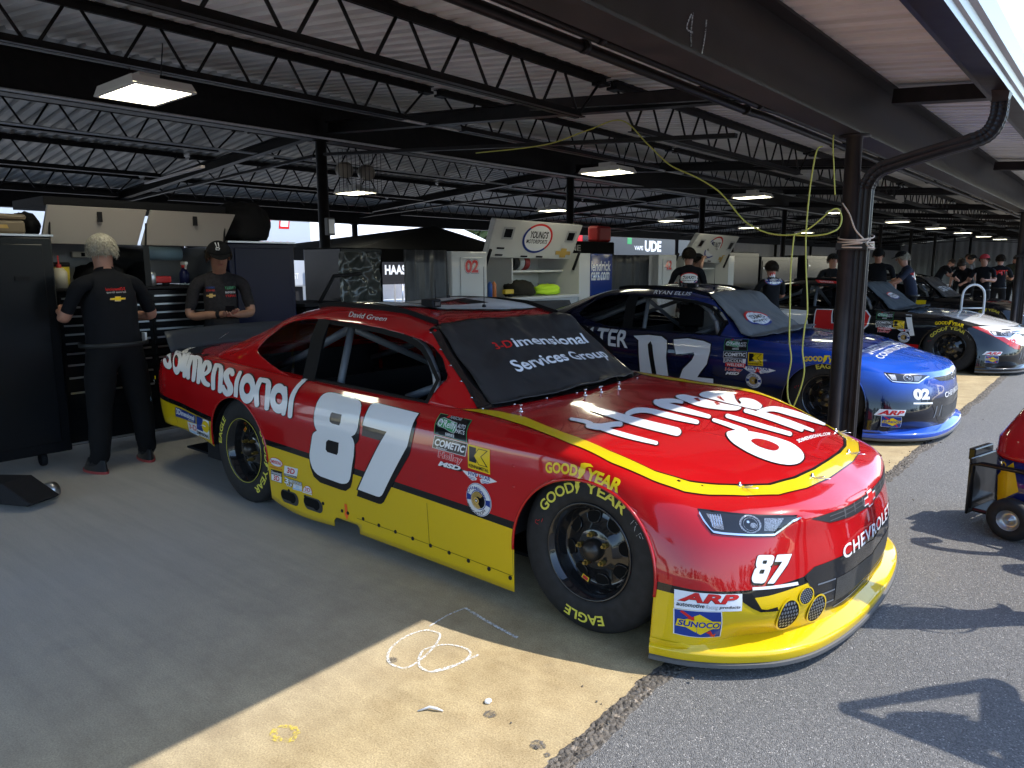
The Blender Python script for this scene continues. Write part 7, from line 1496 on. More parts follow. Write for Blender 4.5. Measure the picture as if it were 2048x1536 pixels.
for pts in ([(-.012, .03), (-.008, .075)], [(.006, .03), (.016, .074)], [(-.014, .02), (.012, .018), (.014, .0), (-.010, -.002), (-.016, .016)]):
    q = [hh + Vector((x + .02, .123 - (y - .02) * .25, .045 + y * .8)) for x, y in pts]; m.tube(q, .004, 5)
m.build('cap_badge', DW, t2)
m = MB(); d = (J2['Rwr'] - J2['Rel']).normalized(); m.lathe([(.030, -.018), (.036, -.014), (.036, .014), (.030, .018)], 18, Matrix.LocRotScale(J2['Rwr'] - d * .03, d.to_track_quat('Z', 'Y'), None)); m.build('watch', M_CABIN, t2)
# crew in the farther stalls
def crew(label, loc, face, P=None, logo=True, **kw):
    t, b, J = person(label, loc, face, P, group='crew members around the parked race cars', **kw)
    if logo:
        s = Sticker([(.15, 1.40), (-.15, 1.40), (-.15, 1.22), (.15, 1.22)]); s.ell(.5, .5, .5, .5, R_, 32).poly([(.5 + .5 * cos(a), .5 + .5 * sin(a)) for a in [pi + pi * k / 16 for k in range(17)]], U_).ell(.5, .5, .45, .42, W_, 32).text("YOUNG'S", .16, .46, .84, .72, B_, .04).text('MOTORSPORTS', .14, .28, .86, .40, B_, .02)
        patch(t, b, s.sh, (0, 0, 0), (1, 0, 0), (0, 0, 1), (0, -1, 0), 'shirt_print')
    return t, b, J
REACH = dict(Lel=(-.27, .10, 1.18), Lwr=(-.18, .34, 1.2), Rel=(.27, .10, 1.18), Rwr=(.18, .34, 1.2))
crew('person with oval white badge on a black shirt, beyond the blue car roof', (-3.6, 8.05, 0), radians(125), REACH, cap=CAPM, hair=HAIRD, h=1.76)
crew('person raising a bare arm to the head beside the white cabinet with the tilted lid', (-4.55, 10.25, 0), radians(20), dict(Rsh=(.19, 0, 1.43), Rel=(.36, .12, 1.52), Rwr=(.16, .13, 1.66), Lel=(-.28, .08, 1.18)), False, cap=CAPM, hair=HAIRD, skinm=SKIN2, h=1.70)
crew('person with oval back badge just left of the hanging yellow cord, lower than the rest', (-2.42, 8.33, 0), radians(140), REACH, hair=HAIRD, h=1.56)
crew('person in black standing close behind the downspout post', (-2.6, 11.75, 0), radians(-60), REACH, False, hair=HAIRD, cap=CAPM, h=1.69)
crew('person in black cap and red-edged shirt facing the camera right of the downspout', (-2.2, 13.25, 0), radians(-80), dict(head1=(0, .06, 1.65), head2=(0, .06, 1.70), Rel=(.3, .05, 1.16), Rwr=(.2, .28, 1.1)), False, cap=CAPM, hair=HAIRD, h=1.80, build=1.2)
t8, b8, J8 = crew('person in red and navy shirt leaning over the hood of the black and white car', (-1.40, 12.35, 0), radians(200), dict(Rel=(.24, .24, 1.22), Rwr=(.20, .48, 1.10), Lel=(-.24, .26, 1.22), Lwr=(-.2, .5, 1.1), chest=(0, .06, 1.29), collar=(0, .10, 1.43), neck=(0, .13, 1.49), head0=(0, .17, 1.57), head1=(0, .19, 1.64), head2=(0, .17, 1.70), Lsh=(-.19, .09, 1.41), Rsh=(.19, .09, 1.41)), True, shirt=mat('navy shirt', (.02, .026, .05), .8), cap=CAPM, hair=HAIRG, h=1.74)
patch(t8, b8, [shape([(.02, 1.1), (.2, 1.2), (.22, 1.0), (.05, .95)], R_)], (0, 0, 0), (0, 1, 0), (0, 0, 1), (1, 0, 0), 'shirt_panel', [REDM] * 3)
t12, b12, J12 = crew('person in red cap with white lettering on the sleeve, beyond the farthest car', (-.92, 16.9, 0), radians(-100), REACH, False, cap=REDM, hair=HAIRD, h=1.70)
t13, b13, J13 = crew('person in black with large red letters across the back, beyond the farthest car', (-.80, 18.4, 0), radians(100), REACH, False, hair=HAIRD, h=1.71)
s = Sticker([(.16, 1.36), (-.16, 1.36), (-.16, 1.24), (.16, 1.24)]).text('TPG', 0, 0, 1, 1, R_, .05, .2); patch(t13, b13, s.sh, (0, 0, 0), (1, 0, 0), (0, 0, 1), (0, -1, 0), 'shirt_print')
BEND = dict(chest=(0, .10, 1.26), collar=(0, .2, 1.36), neck=(0, .25, 1.40), head0=(0, .31, 1.45), head1=(0, .37, 1.49), head2=(0, .40, 1.54), Lsh=(-.19, .18, 1.34), Rsh=(.19, .18, 1.34), Lel=(-.25, .34, 1.14), Rel=(.25, .32, 1.14), Lwr=(-.14, .52, 1.02), Rwr=(.16, .5, 1.0))
ASIDE = dict(Lel=(-.34, -.08, 1.2), Lwr=(-.17, .06, 1.05), neck=(.02, .03, 1.49), head1=(.03, .06, 1.65), head2=(.03, .05, 1.71))
OLIVE = mat('olive shirt', (.04, .045, .03), .85); GREYS = mat('grey shirt', (.12, .12, .125), .85)
for (x, y, f, lab, P_, kw) in ((-3.0, 23.6, 30, 'distant person in black bending beside white cabinet lids', BEND, dict(h=1.8)), (-2.8, 26.0, 100, 'distant person in dark cap between the raised white lids', ASIDE, dict(cap=CAPM, h=1.68)), (-3.1, 29.4, -60, 'distant bare-headed person in grey under the fourth lamp of the row', None, dict(shirt=GREYS, h=1.84)), (-.6, 21.5, 200, 'distant person in red shirt at the right-hand end of the stalls', REACH, dict(shirt=REDM, h=1.72)), (-1.2, 25.0, 60, 'distant person in olive beyond the lettered black shirt', ASIDE, dict(cap=CAPM, shirt=OLIVE, build=1.2)),
    (-1.6, 19.6, -110, 'distant stooping person between the red cap and the hoop stand', BEND, dict(h=1.74)), (-2.0, 22.3, 20, 'distant person with hand on hip behind the stooping one', ASIDE, dict(shirt=GREYS, cap=CAPM, h=1.75))):
    crew(lab, (x, y, 0), radians(f), P_, False, hair=HAIRD, detail=False, **kw)
# two bystanders right of the picture whose shadows fall across the asphalt
person('bystander right of the frame whose long shadow reaches the splitter of the red car', (1.70, 1.56, 0), radians(130), None, mat('blue shirt', (.05, .09, .2), .8), JEAN, hair=HAIRD)
person('bystander right of the frame raising a bent arm, shadow in the lower right corner', (2.35, 1.04, 0), radians(200), dict(Rel=(.28, .12, 1.22), Rwr=(.07, .33, 1.50), Lel=(-.28, .12, 1.22), Lwr=(-.07, .33, 1.50)), mat('white shirt', (.6, .6, .6), .8), JEAN, cap=CAPM, hair=HAIRD, build=1.15)
# ------------------------------------------------------------ tool cabinets along the back of the stalls
M_CABB = mat('gloss black cabinet', (.007, .008, .010), .2, spec=.14); M_CABN = mat('gloss navy cabinet', (.005, .007, .028), .2, spec=.16)
M_CABW = mat('white cabinet', (.58, .58, .56), .35, coat=.4); M_LIDG = mat('grey lid lining', (.36, .33, .30), .55); M_HUTCH = mat('hutch lining', (.22, .23, .25), .5, .3)
M_ALU = mat('brushed trim', (.45, .46, .48), .3, .9); M_BAG = mat('black bag cloth', (.012, .012, .013), .85, bump=.6, bscale=9)
FX = -4.70
c1 = thing('tool_cabinet', 'tall gloss black cabinet door at the left, taller than the workbench beside it', 'tool cabinet', (0, 0, 0))
m = MB(); m.bb(-5.5, FX + .14, -1.45, -.33, .12, 1.745); m.build('body', M_CABB, c1, .012)
m = MB(); m.bb(FX + .143, FX + .155, -1.40, -.40, .20, 1.69); m.build('door', M_CABB, c1, .006)
m = MB(); m.bb(-5.5, FX + .15, -1.46, -.32, 1.7475, 1.762); m.build('trim', M_ALU, c1); m = MB(); m.bb(FX + .158, FX + .166, -.60, -.50, 1.43, 1.46); m.build('latch', M_CABIN, c1)
for y in (-1.2, -.5):
    m = MB(); m.lathe([(.05, -.02), (.055, -.01), (.055, .01), (.05, .02)], 16, Matrix.Translation((FX, y, .06)) @ RX90); m.build('caster', M_CABIN, c1)
# workbench with hutch and two raised lids
c2 = thing('tool_cabinet', 'black workbench cabinet with drawers and two raised grey lids, before the grey-haired person', 'tool cabinet', (0, 0, 0))
Ya, Yb = -.315, 1.115
m = MB(); m.bb(-5.5, FX, Ya, Yb, .12, 1.335); m.build('body', M_CABB, c2, .008)
m = MB(); m.bb(-5.5, FX + .02, Ya, Yb, 1.3375, 1.36); m.build('worktop', M_CABIN, c2, .004)
m = MB(); m.bb(-5.5, -5.46, Ya, Yb, 1.3625, 1.72); m.bb(-5.4575, FX - .02, Ya, Ya + .025, 1.3625, 1.70); m.bb(-5.4575, FX - .02, Yb - .025, Yb, 1.3625, 1.70); m.build('hutch', M_HUTCH, c2)
m = MB(); m.bb(-5.4, FX + .01, .385, .435, 1.3625, 1.70); m.build('divider', M_CABB, c2)
zs = [1.30, 1.23, 1.16, 1.09, 1.02, .95, .87, .78, .68, .56, .40]
for z0, z1 in zip(zs[1:], zs):
    for (ya, yb) in ((Ya + .03, .40), (.42, Yb - .03)):
        m = MB(); m.bb(FX + .002, FX + .016, ya, yb, z0 + .008, z1 - .008); d = m.build('drawer', M_CABB, c2, .003)
        m = MB(); m.bar((FX + .022, ya + .02, z1 - .018), (FX + .022, yb - .02, z1 - .018), .012, .014); m.build('handle', M_ALU, d)
m = MB(); m.bb(FX + .002, FX + .012, Ya, Yb, .128, .142); m.build('trim', M_ALU, c2)
def lid(y0b, y1b, y0t, y1t, par, mt=M_LIDG, zb=1.70, zt=1.985, xb=-4.74, xt=-4.66, th=.03):
    m = MB(); m.add([(xb, y0b, zb), (xb, y1b, zb), (xt, y1t, zt), (xt, y0t, zt), (xb - th, y0b, zb + .004), (xb - th, y1b, zb + .004), (xt - th, y1t, zt + .004), (xt - th, y0t, zt + .004)],
          [(0, 1, 2, 3), (7, 6, 5, 4), (0, 4, 5, 1), (1, 5, 6, 2), (2, 6, 7, 3), (3, 7, 4, 0)]); l = m.build('lid', mt, par, .004)
    m = MB(); yc = (y0t + y1t) / 2; zc = zb + (zt - zb) * .78; xc = xb + (xt - xb) * .78; m.bb(xc + .003, xc + .014, yc - .02, yc + .016, zc - .05, zc + .03); m.build('latch', M_CABIN, l); return l
lid(-.345, .365, -.30, .43, c2); lid(.40, 1.10, .465, 1.215, c2)
m = MB(); m.bb(-5.5, -4.80, -.28, 1.2, 1.99, 2.06); m.build('top_panel', M_CABIN, c2)
for y in (Ya + .01, .41, Yb - .01):
    m = MB(); m.tube([(FX - .04, y, 1.45), (-4.70, y + .02, 1.88)], .008, 8); m.build('strut', M_CABIN, c2)
# navy gloss cabinet right of the workbench
c3 = thing('tool_cabinet', 'gloss navy cabinet with a black bag on top, left of the middle black post', 'tool cabinet', (0, 0, 0))
m = MB(); m.bb(-5.5, FX + .02, 1.135, 1.82, .12, 1.735); m.build('body', M_CABN, c3, .012); m = MB(); m.bb(FX + .022, FX + .032, 1.19, 1.77, .95, 1.69); m.build('door', M_CABN, c3, .006)
m = MB(); m.bb(-5.5, FX + .04, 1.125, 1.83, 1.7375, 1.752); m.build('trim', M_ALU, c3); m = MB(); m.bar((FX + .045, 1.19, .91), (FX + .045, 1.77, .91), .03, .05); m.build('handle', M_ALU, c3)
def lump(name, label, cat, c, r, mt, seed=0, flat=.0, group=None):
    m = MB(); n, k = 28, 16; vs = []
    for i in range(k + 1):
        th = pi * i / k
        for j in range(n):
            ph = 2 * pi * j / n; d = Vector((sin(th) * cos(ph), sin(th) * sin(ph), cos(th))); q = 1 + .22 * noise.noise(d * 1.9 + Vector((seed, 0, 0))) + .10 * noise.noise(d * 5 + Vector((seed, 2, 0)))
            p = Vector((d.x * r[0] * q, d.y * r[1] * q, max(d.z, -.55) * r[2] * q)); vs.append(p)
    m.add(vs, [(i * n + j, i * n + (j + 1) % n, (i + 1) * n + (j + 1) % n, (i + 1) * n + j) for i in range(k) for j in range(n)], 0, True)
    o = m.build(name, mt); zmin = min(v[2] for v in vs); o.location = (c[0], c[1], c[2] - zmin); return tag(o, label, cat, group)
lump('bag', 'lumpy black cloth bag on top of the gloss navy cabinet', 'bag', (-4.95, 1.43, 1.752), (.26, .27, .22), M_BAG, 3)
lump('bag', 'black bag on the tall left cabinet beside the tan case', 'bag', (-5.0, -.36, 1.762), (.2, .09, .11), M_BAG, 8)
cs = thing('storage_case', 'tan plastic case with a gold badge on top of the tall left cabinet', 'case', (-4.9, -.74, 1.763)); TAN = mat('tan plastic', (.20, .15, .09), .5)
m = MB(); m.bb(-.25, .25, -.30, .28, 0, .10); m.build('case_box', TAN, cs, .02); m = MB(); m.bb(-.26, .26, -.31, .29, .1025, .145); m.build('case_lid', TAN, cs, .02)
m = MB(); vs, fs = poly2d([(-.05 + .22 * x, .02 + .065 * y) for x, y in BOW]); m.add([(.2525, v[0] + .0, v[1]) for v in vs], fs); m.build('badge', DGO, cs)
# things on the bench
m = MB()
def tin(name, label, cat, x, y, r, h, prof, mats, z=1.362, n=24, group=None):
    m = MB(); t = thing(name, label, cat, (x, y, z), 0, group)
    for nm, pf, mt in prof:
        m = MB(); m.lathe(pf, n); m.build(nm, mt, t)
    return t
YEL = mat('yellow tub', (.55, .42, .03), .4); CREAM = mat('cream plastic', (.45, .40, .30), .5); REDP = mat('red plastic', (.45, .02, .02), .4)
tb = tin('tub', 'yellow plastic tub with a black lid on the bench', 'tub', -4.85, -.285 + .07, .075, .19, [('tub_wall', [(0, 0), (.078, 0), (.083, .165), (0, .165)], YEL), ('lid', [(0, .1655), (.088, .1655), (.088, .195), (.08, .2), (0, .2)], M_CABIN)], None)
tin('bottle', 'cream squeeze bottle with a red spout before the yellow tub', 'bottle', -4.74, -.24, .05, .2, [('bottle_body', [(0, 0), (.052, 0), (.054, .12), (.03, .155), (0, .156)], CREAM), ('spout', [(.018, .157), (.018, .18), (.006, .185), (.004, .25), (0, .25)], REDP)], None)
tin('can', 'silver drinks can on the bench beside the lid divider', 'can', -4.76, .47, .03, .12, [('can_body', [(0, 0), (.026, 0), (.032, .008), (.032, .105), (.026, .118), (0, .117)], M_ALU)], None)
sp = tin('spray_bottle', 'spray bottle with a red and white trigger beside the capped person', 'bottle', -4.86, .80, .04, .2, [('bottle_body', [(0, 0), (.042, 0), (.042, .10), (.016, .15), (0, .15)], mat('blue bottle', (.01, .012, .05), .3)), ('collar', [(0, .1505), (.02, .1505), (.02, .175), (0, .175)], REDP)], None)
m = MB(); m.box((.01, 0, .19), (.09, .028, .028)); m.bar((.045, 0, .18), (.03, 0, .14), .012, .02); m.build('trigger', mat('white plastic', (.6, .6, .6), .4), sp, .004)
rl = thing('paper_roll', 'pale blue paper roll hung under the right lid', 'paper roll', (-5.1, .72, 1.64)); m = MB(); m.lathe([(.018, -.17), (.06, -.17), (.06, .17), (.018, .17)], 24, RX90); m.build('paper', mat('pale blue paper', (.28, .42, .50), .8), rl); m = MB(); m.lathe([(.016, -.2), (.016, .2), (0, .2)], 12, RX90); m.build('rod', M_CABIN, rl)
ps = thing('power_strip', 'white power strip on the back of the open hutch', 'power strip', (-5.44, .30, 1.63)); m = MB(); m.bb(0, .03, -.2, .2, -.025, .025); m.build('case', M_LAMPW, ps, .004); m = MB(); m.bb(.0305, .034, -.13, -.10, -.015, .015); m.build('switch', M_CABIN, ps)
lump('tool_bag', 'black tool bag on the bench behind the grey-haired person', 'bag', (-5.05, .18, 1.362), (.17, .2, .13), M_BAG, 5)
for i, (y, lab) in enumerate(((.06, 'white sealant nozzle standing on the bench, left one'), (.15, 'white sealant nozzle standing on the bench, right one'))):
    tin('nozzle', lab, 'nozzle', -4.74, y, .01, .1, [('tip', [(0, 0), (.012, 0), (.01, .03), (.003, .085), (0, .085)], mat('white plastic'))], None, group='sealant nozzles on the bench')
rb = thing('cordless_drill', 'red and black cordless drill lying on the bench', 'drill', (-4.9, .60, 1.362)); m = MB(); m.box((0, 0, .05), (.06, .18, .06)); m.build('motor', REDP, rb, .01); m = MB(); m.box((0, .05, .028), (.05, .05, .055)); m.build('grip', M_CABIN, rb, .006)
rg = tag(MB().grid(lambda u, v: (-4.85 + .12 * u + .01 * noise.noise((u * 5, v * 5, 1)), .70 + .1 * v, 1.366 + .03 * abs(noise.noise((u * 4, v * 4, 3)))), 8, 8).build('rag', mat('pale blue cloth', (.25, .33, .4), .9)), 'pale blue rag crumpled on the bench', 'rag')
# white cabinet with badge lid
def white_cabinet(x, y0, yt, y1, num, label, lid_pts, group):
    t = thing('tool_cabinet', label, 'tool cabinet', (0, 0, 0), 0, group)
    m = MB(); m.bb(x - .8, x, y0, yt, .1, 1.69); m.build('locker', M_CABW, t, .012); m = MB(); m.bb(x + .002, x + .012, y0 + .14, yt - .03, .2, 1.62); d = m.build('door', M_CABW, t, .006)
    st_ = Sticker([(y0 + .2, 1.60), (y0 + .48, 1.60), (y0 + .46, 1.42), (y0 + .2, 1.42)]).text(num, 0, 0, 1, 1, B_, .09).text(num, .02, .03, .98, .97, W_, .07).text(num, .05, .06, .95, .94, R_, .045)
    m = MB()
    for vs, fs, mi, ly in st_.sh: m.add([(x + .0145 + ly * .0012, v[0], v[1]) for v in vs], fs, mi)
    m.build('number_lettering', DMATS, d)
    m = MB(); m.bb(x - .8, x - .77, yt + .003, y1, .1, 1.69); m.bb(x - .767, x, y1 - .28, y1, .1, 1.69); m.bb(x - .767, x + .03, yt + .003, y1 - .283, 1.06, 1.10); m.bb(x - .767, x - .02, yt + .003, y1 - .283, .1, 1.055); m.bb(x - .767, x - .3, yt + .75, y1 - .283, 1.42, 1.45); m.bb(x - .767, x - .2, yt + .72, yt + .745, 1.103, 1.68); m.build('hutch', M_CABW, t, .004)
    (a, b, c_, d_) = lid_pts; m = MB(); th = Vector((-.10, .02, .02))
    P = [Vector(p) for p in lid_pts]; m.add(P + [p + th for p in P], [(0, 1, 2, 3), (7, 6, 5, 4), (0, 4, 5, 1), (1, 5, 6, 2), (2, 6, 7, 3), (3, 7, 4, 0)]); l = m.build('lid', M_CABW, t, .012, True)
    tl, tr, br, bl = P; n = (tr - tl).cross(bl - tl).normalized(); n = n if n.x > 0 else -n
    def pt(u, v, e): return (tl * (1 - u) + tr * u) * v + (bl * (1 - u) + br * u) * (1 - v) + n * e
    s_ = Sticker([(0, 1), (1, 1), (1, 0), (0, 0)]); s_.ell(.5, .56, .17, .40, R_, 36).poly([(.5 + .17 * cos(a), .56 + .4 * sin(a)) for a in [pi * .75 + pi * k / 18 for k in range(19)]], U_).ell(.5, .56, .148, .345, W_, 36)
    s_.text("YOUNG'S", .40, .56, .61, .76, B_, .03).text('MOTORSPORTS', .38, .42, .62, .53, B_, .02)
    for u0 in (.10, .83): s_.poly([(u0, .5), (u0 + .12, .5), (u0 + .12, .82), (u0, .82)], S_).poly([(u0 + .02, .55), (u0 + .1, .55), (u0 + .1, .77), (u0 + .02, .77)], B_)
    for u0, v0 in ((.08, .24), (.08, .06), (.36, .04), (.54, .04)): s_.poly([(u0, v0), (u0 + .08, v0), (u0 + .08, v0 + .045), (u0, v0 + .045)], B_)
    s_.poly([(.77 + .19 * x, .06 + .26 * y) for x, y in BOW], O_)
    m = MB()
    for vs, fs, mi, ly in s_.sh: m.add([pt(v[0], v[1], .004 + ly * .0015) for v in vs], fs, mi)
    m.build('lid_badge', DMATS, l)
    for yy in (yt + .05, y1 - .3):
        m = MB(); m.tube([(x - .1, yy, 1.45), (x + .02, yy, 1.72)], .02, 8); m.build('strut', M_CABIN, t)
    return t
white_cabinet(-4.6, 3.92, 4.55, 6.85, '02', 'white cabinet with red 02 on its door, behind the roof of the red car', [(-4.60, 4.725, 2.10), (-4.60, 6.65, 2.09), (-4.78, 6.60, 1.60), (-4.78, 4.73, 1.62)], 'white cabinets with tilted badge lids')
white_cabinet(-4.75, 9.2, 9.85, 12.4, '42', 'white cabinet with tilted badge lid farther back, between two crew members', [(-4.70, 10.65, 2.09), (-4.70, 12.5, 2.08), (-4.95, 12.35, 1.52), (-4.95, 10.5, 1.60)], 'white cabinets with tilted badge lids')
# contents of the first white cabinet
for i, (y, z, c, lab) in enumerate(((4.80, 1.103, (.03, .10, .35), 'blue spray can in the white cabinet'), (4.88, 1.103, (.6, .18, .05), 'orange spray can in the white cabinet'))):
    tin('spray_can', lab, 'can', -4.78, y, .03, .2, [('can_body', [(0, 0), (.033, 0), (.033, .17), (.02, .19), (.012, .21), (0, .21)], mat('can colour %d' % i, c, .35))], None, z)
for y, z, c, lab in ((5.45, 1.103, (.02, .018, .012), 'black and yellow tool bag in the white cabinet'), (6.05, 1.103, (.45, .70, .02), 'lime green vest heaped in the white cabinet')):
    lump('tool_bag' if c[0] < .1 else 'vest', lab, 'bag' if c[0] < .1 else 'vest', (-4.82, y, z), (.14, .30, .09 if c[0] > .1 else .13), mat(lab, c, .8), y)
tg = thing('cordless_drill', 'yellow cordless drill in the white cabinet', 'drill', (-4.74, 5.12, 1.103)); m = MB(); m.box((0, 0, .07), (.06, .18, .06)); m.build('motor', mat('drill yellow', (.6, .42, .02), .4), tg, .01); m = MB(); m.box((0, .04, .03), (.05, .05, .055)); m.build('grip', M_CABIN, tg, .006)
for i, (y, c, lab) in enumerate(((5.62, (.03, .03, .03), 'black tape roll on the upper shelf of the white cabinet'), (5.74, (.65, .65, .62), 'white tape roll on the upper shelf of the white cabinet'), (5.86, (.35, .03, .03), 'red tape roll on the upper shelf of the white cabinet'))):
    o = MB().lathe([(.06, -.05), (.11, -.05), (.11, .05), (.06, .05)], 24, RX90, 0, False, True).build('tape_roll', mat('tape %d' % i, c, .4)); o.location = (-5.1, y, 1.56); tag(o, lab, 'tape roll', 'tape rolls in the white cabinet')
# blue cabinet, dark drapes and boxes between the stalls
cb = thing('tool_cabinet', 'blue cabinet with white lettering right of the first white cabinet', 'tool cabinet'); m = MB(); m.bb(-5.4, -4.62, 6.9, 7.5, .1, 1.69); m.build('body', mat('blue cabinet', (.01, .035, .20), .2, coat=1.0), cb, .012)
s_ = Sticker([(6.82, 1.58), (7.46, 1.58), (7.46, 1.26), (6.82, 1.26)]).text('Hendrick', -.02, .52, .98, 1.0, W_, .02, .2).text('cars.com', .12, .08, .92, .48, W_, .02, .2); m = MB()
for vs, fs, mi, ly in s_.sh: m.add([(-4.616, max(v[0], 6.905), v[1]) for v in vs], fs, mi)
m.build('cabinet_lettering', DMATS, cb)
def drape(name, label, x, y0, y1, z0, z1, mt, seed=0, cat='drape'):
    m = MB(); m.grid(lambda u, v: (x + .05 * noise.noise((u * 7 + seed, v * .8, 1)) + .015 * noise.noise((u * 22, v * 2, seed)), y0 + (y1 - y0) * u, z0 + (z1 - z0) * v), 40, 10)
    o = m.build(name, mt); s = o.modifiers.new('thick', 'SOLIDIFY'); s.thickness = .008; return tag(o, label, cat)
GREYV = mat('grey vinyl', (.05, .052, .056), .35, spec=.3, nscale=5, namp=.3)
drape('vinyl_drape', 'grey vinyl sheet hanging left of the white 02 cabinet', -4.65, 3.22, 3.88, .05, 1.70, GREYV, 2)
drape('vinyl_drape', 'dark wrinkled drape between the blue cabinet and the second white cabinet', -4.9, 7.75, 9.15, .05, 1.68, mat('dark vinyl', (.025, .026, .03), .4), 5)
for (x, y0, y1, z, lab) in ((-5.0, 2.62, 3.2, 1.72, 'tall black cabinet behind the clear plastic sheet'), (-5.1, 12.6, 14.6, 1.78, 'large black crate right of the second white cabinet'), (-5.2, 15.0, 17.5, 1.7, 'black cabinet behind the farthest car'), (-5.2, 18.2, 21.5, 1.75, 'dark cabinet far down the row of stalls')):
    t = thing('tool_cabinet', lab, 'tool cabinet'); m = MB(); m.bb(x - .7, x, y0, y1, .1, z); m.build('body', M_CABB, t, .015); m = MB(); m.bb(x + .002, x + .012, y0 + .06, y1 - .06, .2, z - .1); m.build('door', M_CABB, t, .006); m = MB(); m.bb(x + .014, x + .022, y0 + .1, y0 + .25, z - .3, z - .26); m.build('latch', M_ALU, t)
m = MB(); m.grid(lambda u, v: (-4.72 + .05 * noise.noise((u * 6, v * 6, 2)) + .02 * noise.noise((u * 19, v * 15, 2)), 2.38 + .55 * u, .95 + .72 * v), 30, 30); tag(m.build('plastic_sheet', mat('crinkled plastic', (.05, .055, .05), .15, coat=.5)), 'crinkled plastic sheet hanging right of the black cart', 'sheet')
ct = thing('equipment_cart', 'black tub cart with a slanted handle right of the middle black post', 'cart', (-5.0, 2.0, 0)); m = MB()
m.bb(-.35, .35, -.1, .45, .25, 1.12); m.build('tub', M_CABB, ct, .03); m = MB(); m.bb(-.37, .37, -.12, .47, 1.1225, 1.15); m.build('rim', M_CABIN, ct); m = MB(); m.tube([(.3, .1, 1.15), (.32, .28, 1.42), (.32, .62, 1.44)], .02, 8); m.build('handle', M_CABIN, ct); m = MB(); m.lathe([(.1, -.02), (.12, -.02), (.12, .02), (.1, .02)], 20, Matrix.Translation((.2, 0, .12)) @ RX90, 0, True, True); m.build('cart_wheel', M_RUBBER, ct)
# socket box on the middle post
sb_ = thing('socket_box', 'grey socket box strapped to the middle black post', 'socket box', (-5.73, 2.99, 1.98)); m = MB(); m.bb(.002, .07, -.04, .06, -.1, .1); m.build('box', mat('grey box', (.10, .10, .10), .5), sb_, .006); m = MB(); m.bb(.072, .078, -.03, .05, -.08, .08); m.build('cover', M_ALU, sb_)
# caged floodlight pair above
for i, dy in enumerate((.02, .34)):
    fl_ = thing('floodlight', ('round', 'second round')[i] + ' floodlight in a wire cage, ' + ('left' if i == 0 else 'right') + ' of the pair atop the middle post', 'floodlight', (-5.6, 3.1 + dy, 2.62), 0, 'caged floodlights on the middle post')
    m = MB(); m.lathe([(0, 0), (.08, .0), (.095, .06), (.09, .12), (0, .13)], 20, Matrix.Rotation(radians(90), 4, 'Y')); m.build('lamp_head', mat('dull lamp head', (.28, .25, .2), .4), fl_)
    m = MB()
    for k in range(6): m.bar((.16, -.15 + .06 * k, -.26), (.16, -.15 + .06 * k, .22), .005)
    for z in (-.26, -.1, .06, .22): m.bar((.165, -.15, z), (.165, .15, z), .005)
    m.build('wire_cage', M_STEEL, fl_)
# black canopy beyond the stalls, in front of the haulers
cp = thing('canopy', 'black pop-up canopy with a peaked top beyond the stalls', 'canopy', (-9.2, 6.95, 0)); BC = mat('black canopy cloth', (.010, .010, .011), .8)
m = MB(); pk = (0, 1.15, 2.30); cs_ = [(-1.5, -1.75, 1.86), (1.2, -1.75, 1.80), (1.2, 2.2, 1.80), (-1.5, 2.2, 1.86)]
m.add([pk] + cs_ + [(x, y, z - .22) for x, y, z in cs_], [(0, 1, 2), (0, 2, 3), (0, 3, 4), (0, 4, 1), (1, 5, 6, 2), (2, 6, 7, 3), (3, 7, 8, 4), (4, 8, 5, 1)]); m.build('canopy_top', BC, cp)
for x, y, z in cs_:
    m = MB(); m.tube([(x, y, 0), (x, y, z - .02)], .02, 8); m.build('leg', M_STEEL, cp)
gb_ = thing('pit_box', 'black draped equipment box with faint white letters, under the canopy edge', 'box', (-7.6, 8.6, 0)); m = MB(); m.bb(-.5, .5, 0, 2.9, .1, 2.0); m.build('cover', M_BAG, gb_, .03); m = MB(); s_ = Sticker([(.5, 1.92), (1.6, 1.92), (1.6, 1.80), (.5, 1.80)]).text('MODINE', 0, 0, 1, 1, S_, .02)
for vs, fs, mi, ly in s_.sh: m.add([(.503, v[0], v[1]) for v in vs], fs, mi)
m.build('box_lettering', DMATS, gb_)
o = MB().box((0, 0, 0), (.3, .5, .34)).build('fuel_bag', REDP, None, .05); o.location = (-6.9, 11.0, 1.85 - .02 + .0); o.location = (-7.3, 11.2, 2.17); tag(o, 'red cube bag on the black draped box', 'bag')
# ------------------------------------------------------------ beyond the garage
o = MB().grid(lambda u, v: (-80 + 68.1 * u, -60 + 140 * v, -.006), 4, 4, 0, False).build('pavement', mat('pale bounce apron', (.46, .44, .40), .85, nscale=1.5, namp=.1)); tag(o, kind='structure')  # apron made pale to bounce sunlight under the roof
WHT = mat('hauler white', (.80, .80, .80), .35); HGR = mat('hauler grey', (.40, .43, .47), .35)
def hauler(label, x, y0, y1, h, mt, deco=None):
    t = thing('hauler_trailer', label, 'trailer', (x, y0, 0)); L = y1 - y0
    m = MB(); m.bb(-2.5, 0, 0, L, .95, h); m.build('body', mt, t, .05); m = MB(); m.bb(-2.4, -.1, .3, L - .3, .45, .945); m.build('chassis', M_CABIN, t)
    for k in range(3):
        m = MB(); m.lathe([(.3, -.12), (.5, -.12), (.5, .12), (.3, .12), (0, .10)], 24, Matrix.Translation((-.2, L - 2 - 1.2 * k, .5)) @ RX90 @ Matrix.Rotation(radians(90), 4, 'X') @ Matrix.Rotation(radians(90), 4, 'X')); m.build('trailer_wheel', M_RUBBER, t)
    if deco:
        m = MB()
        for vs, fs, mi, ly in deco.sh: m.add([(.004 + ly * .002, v[0], v[1]) for v in vs], fs, mi)
        m.build('trailer_lettering', DMATS, t)
    return t
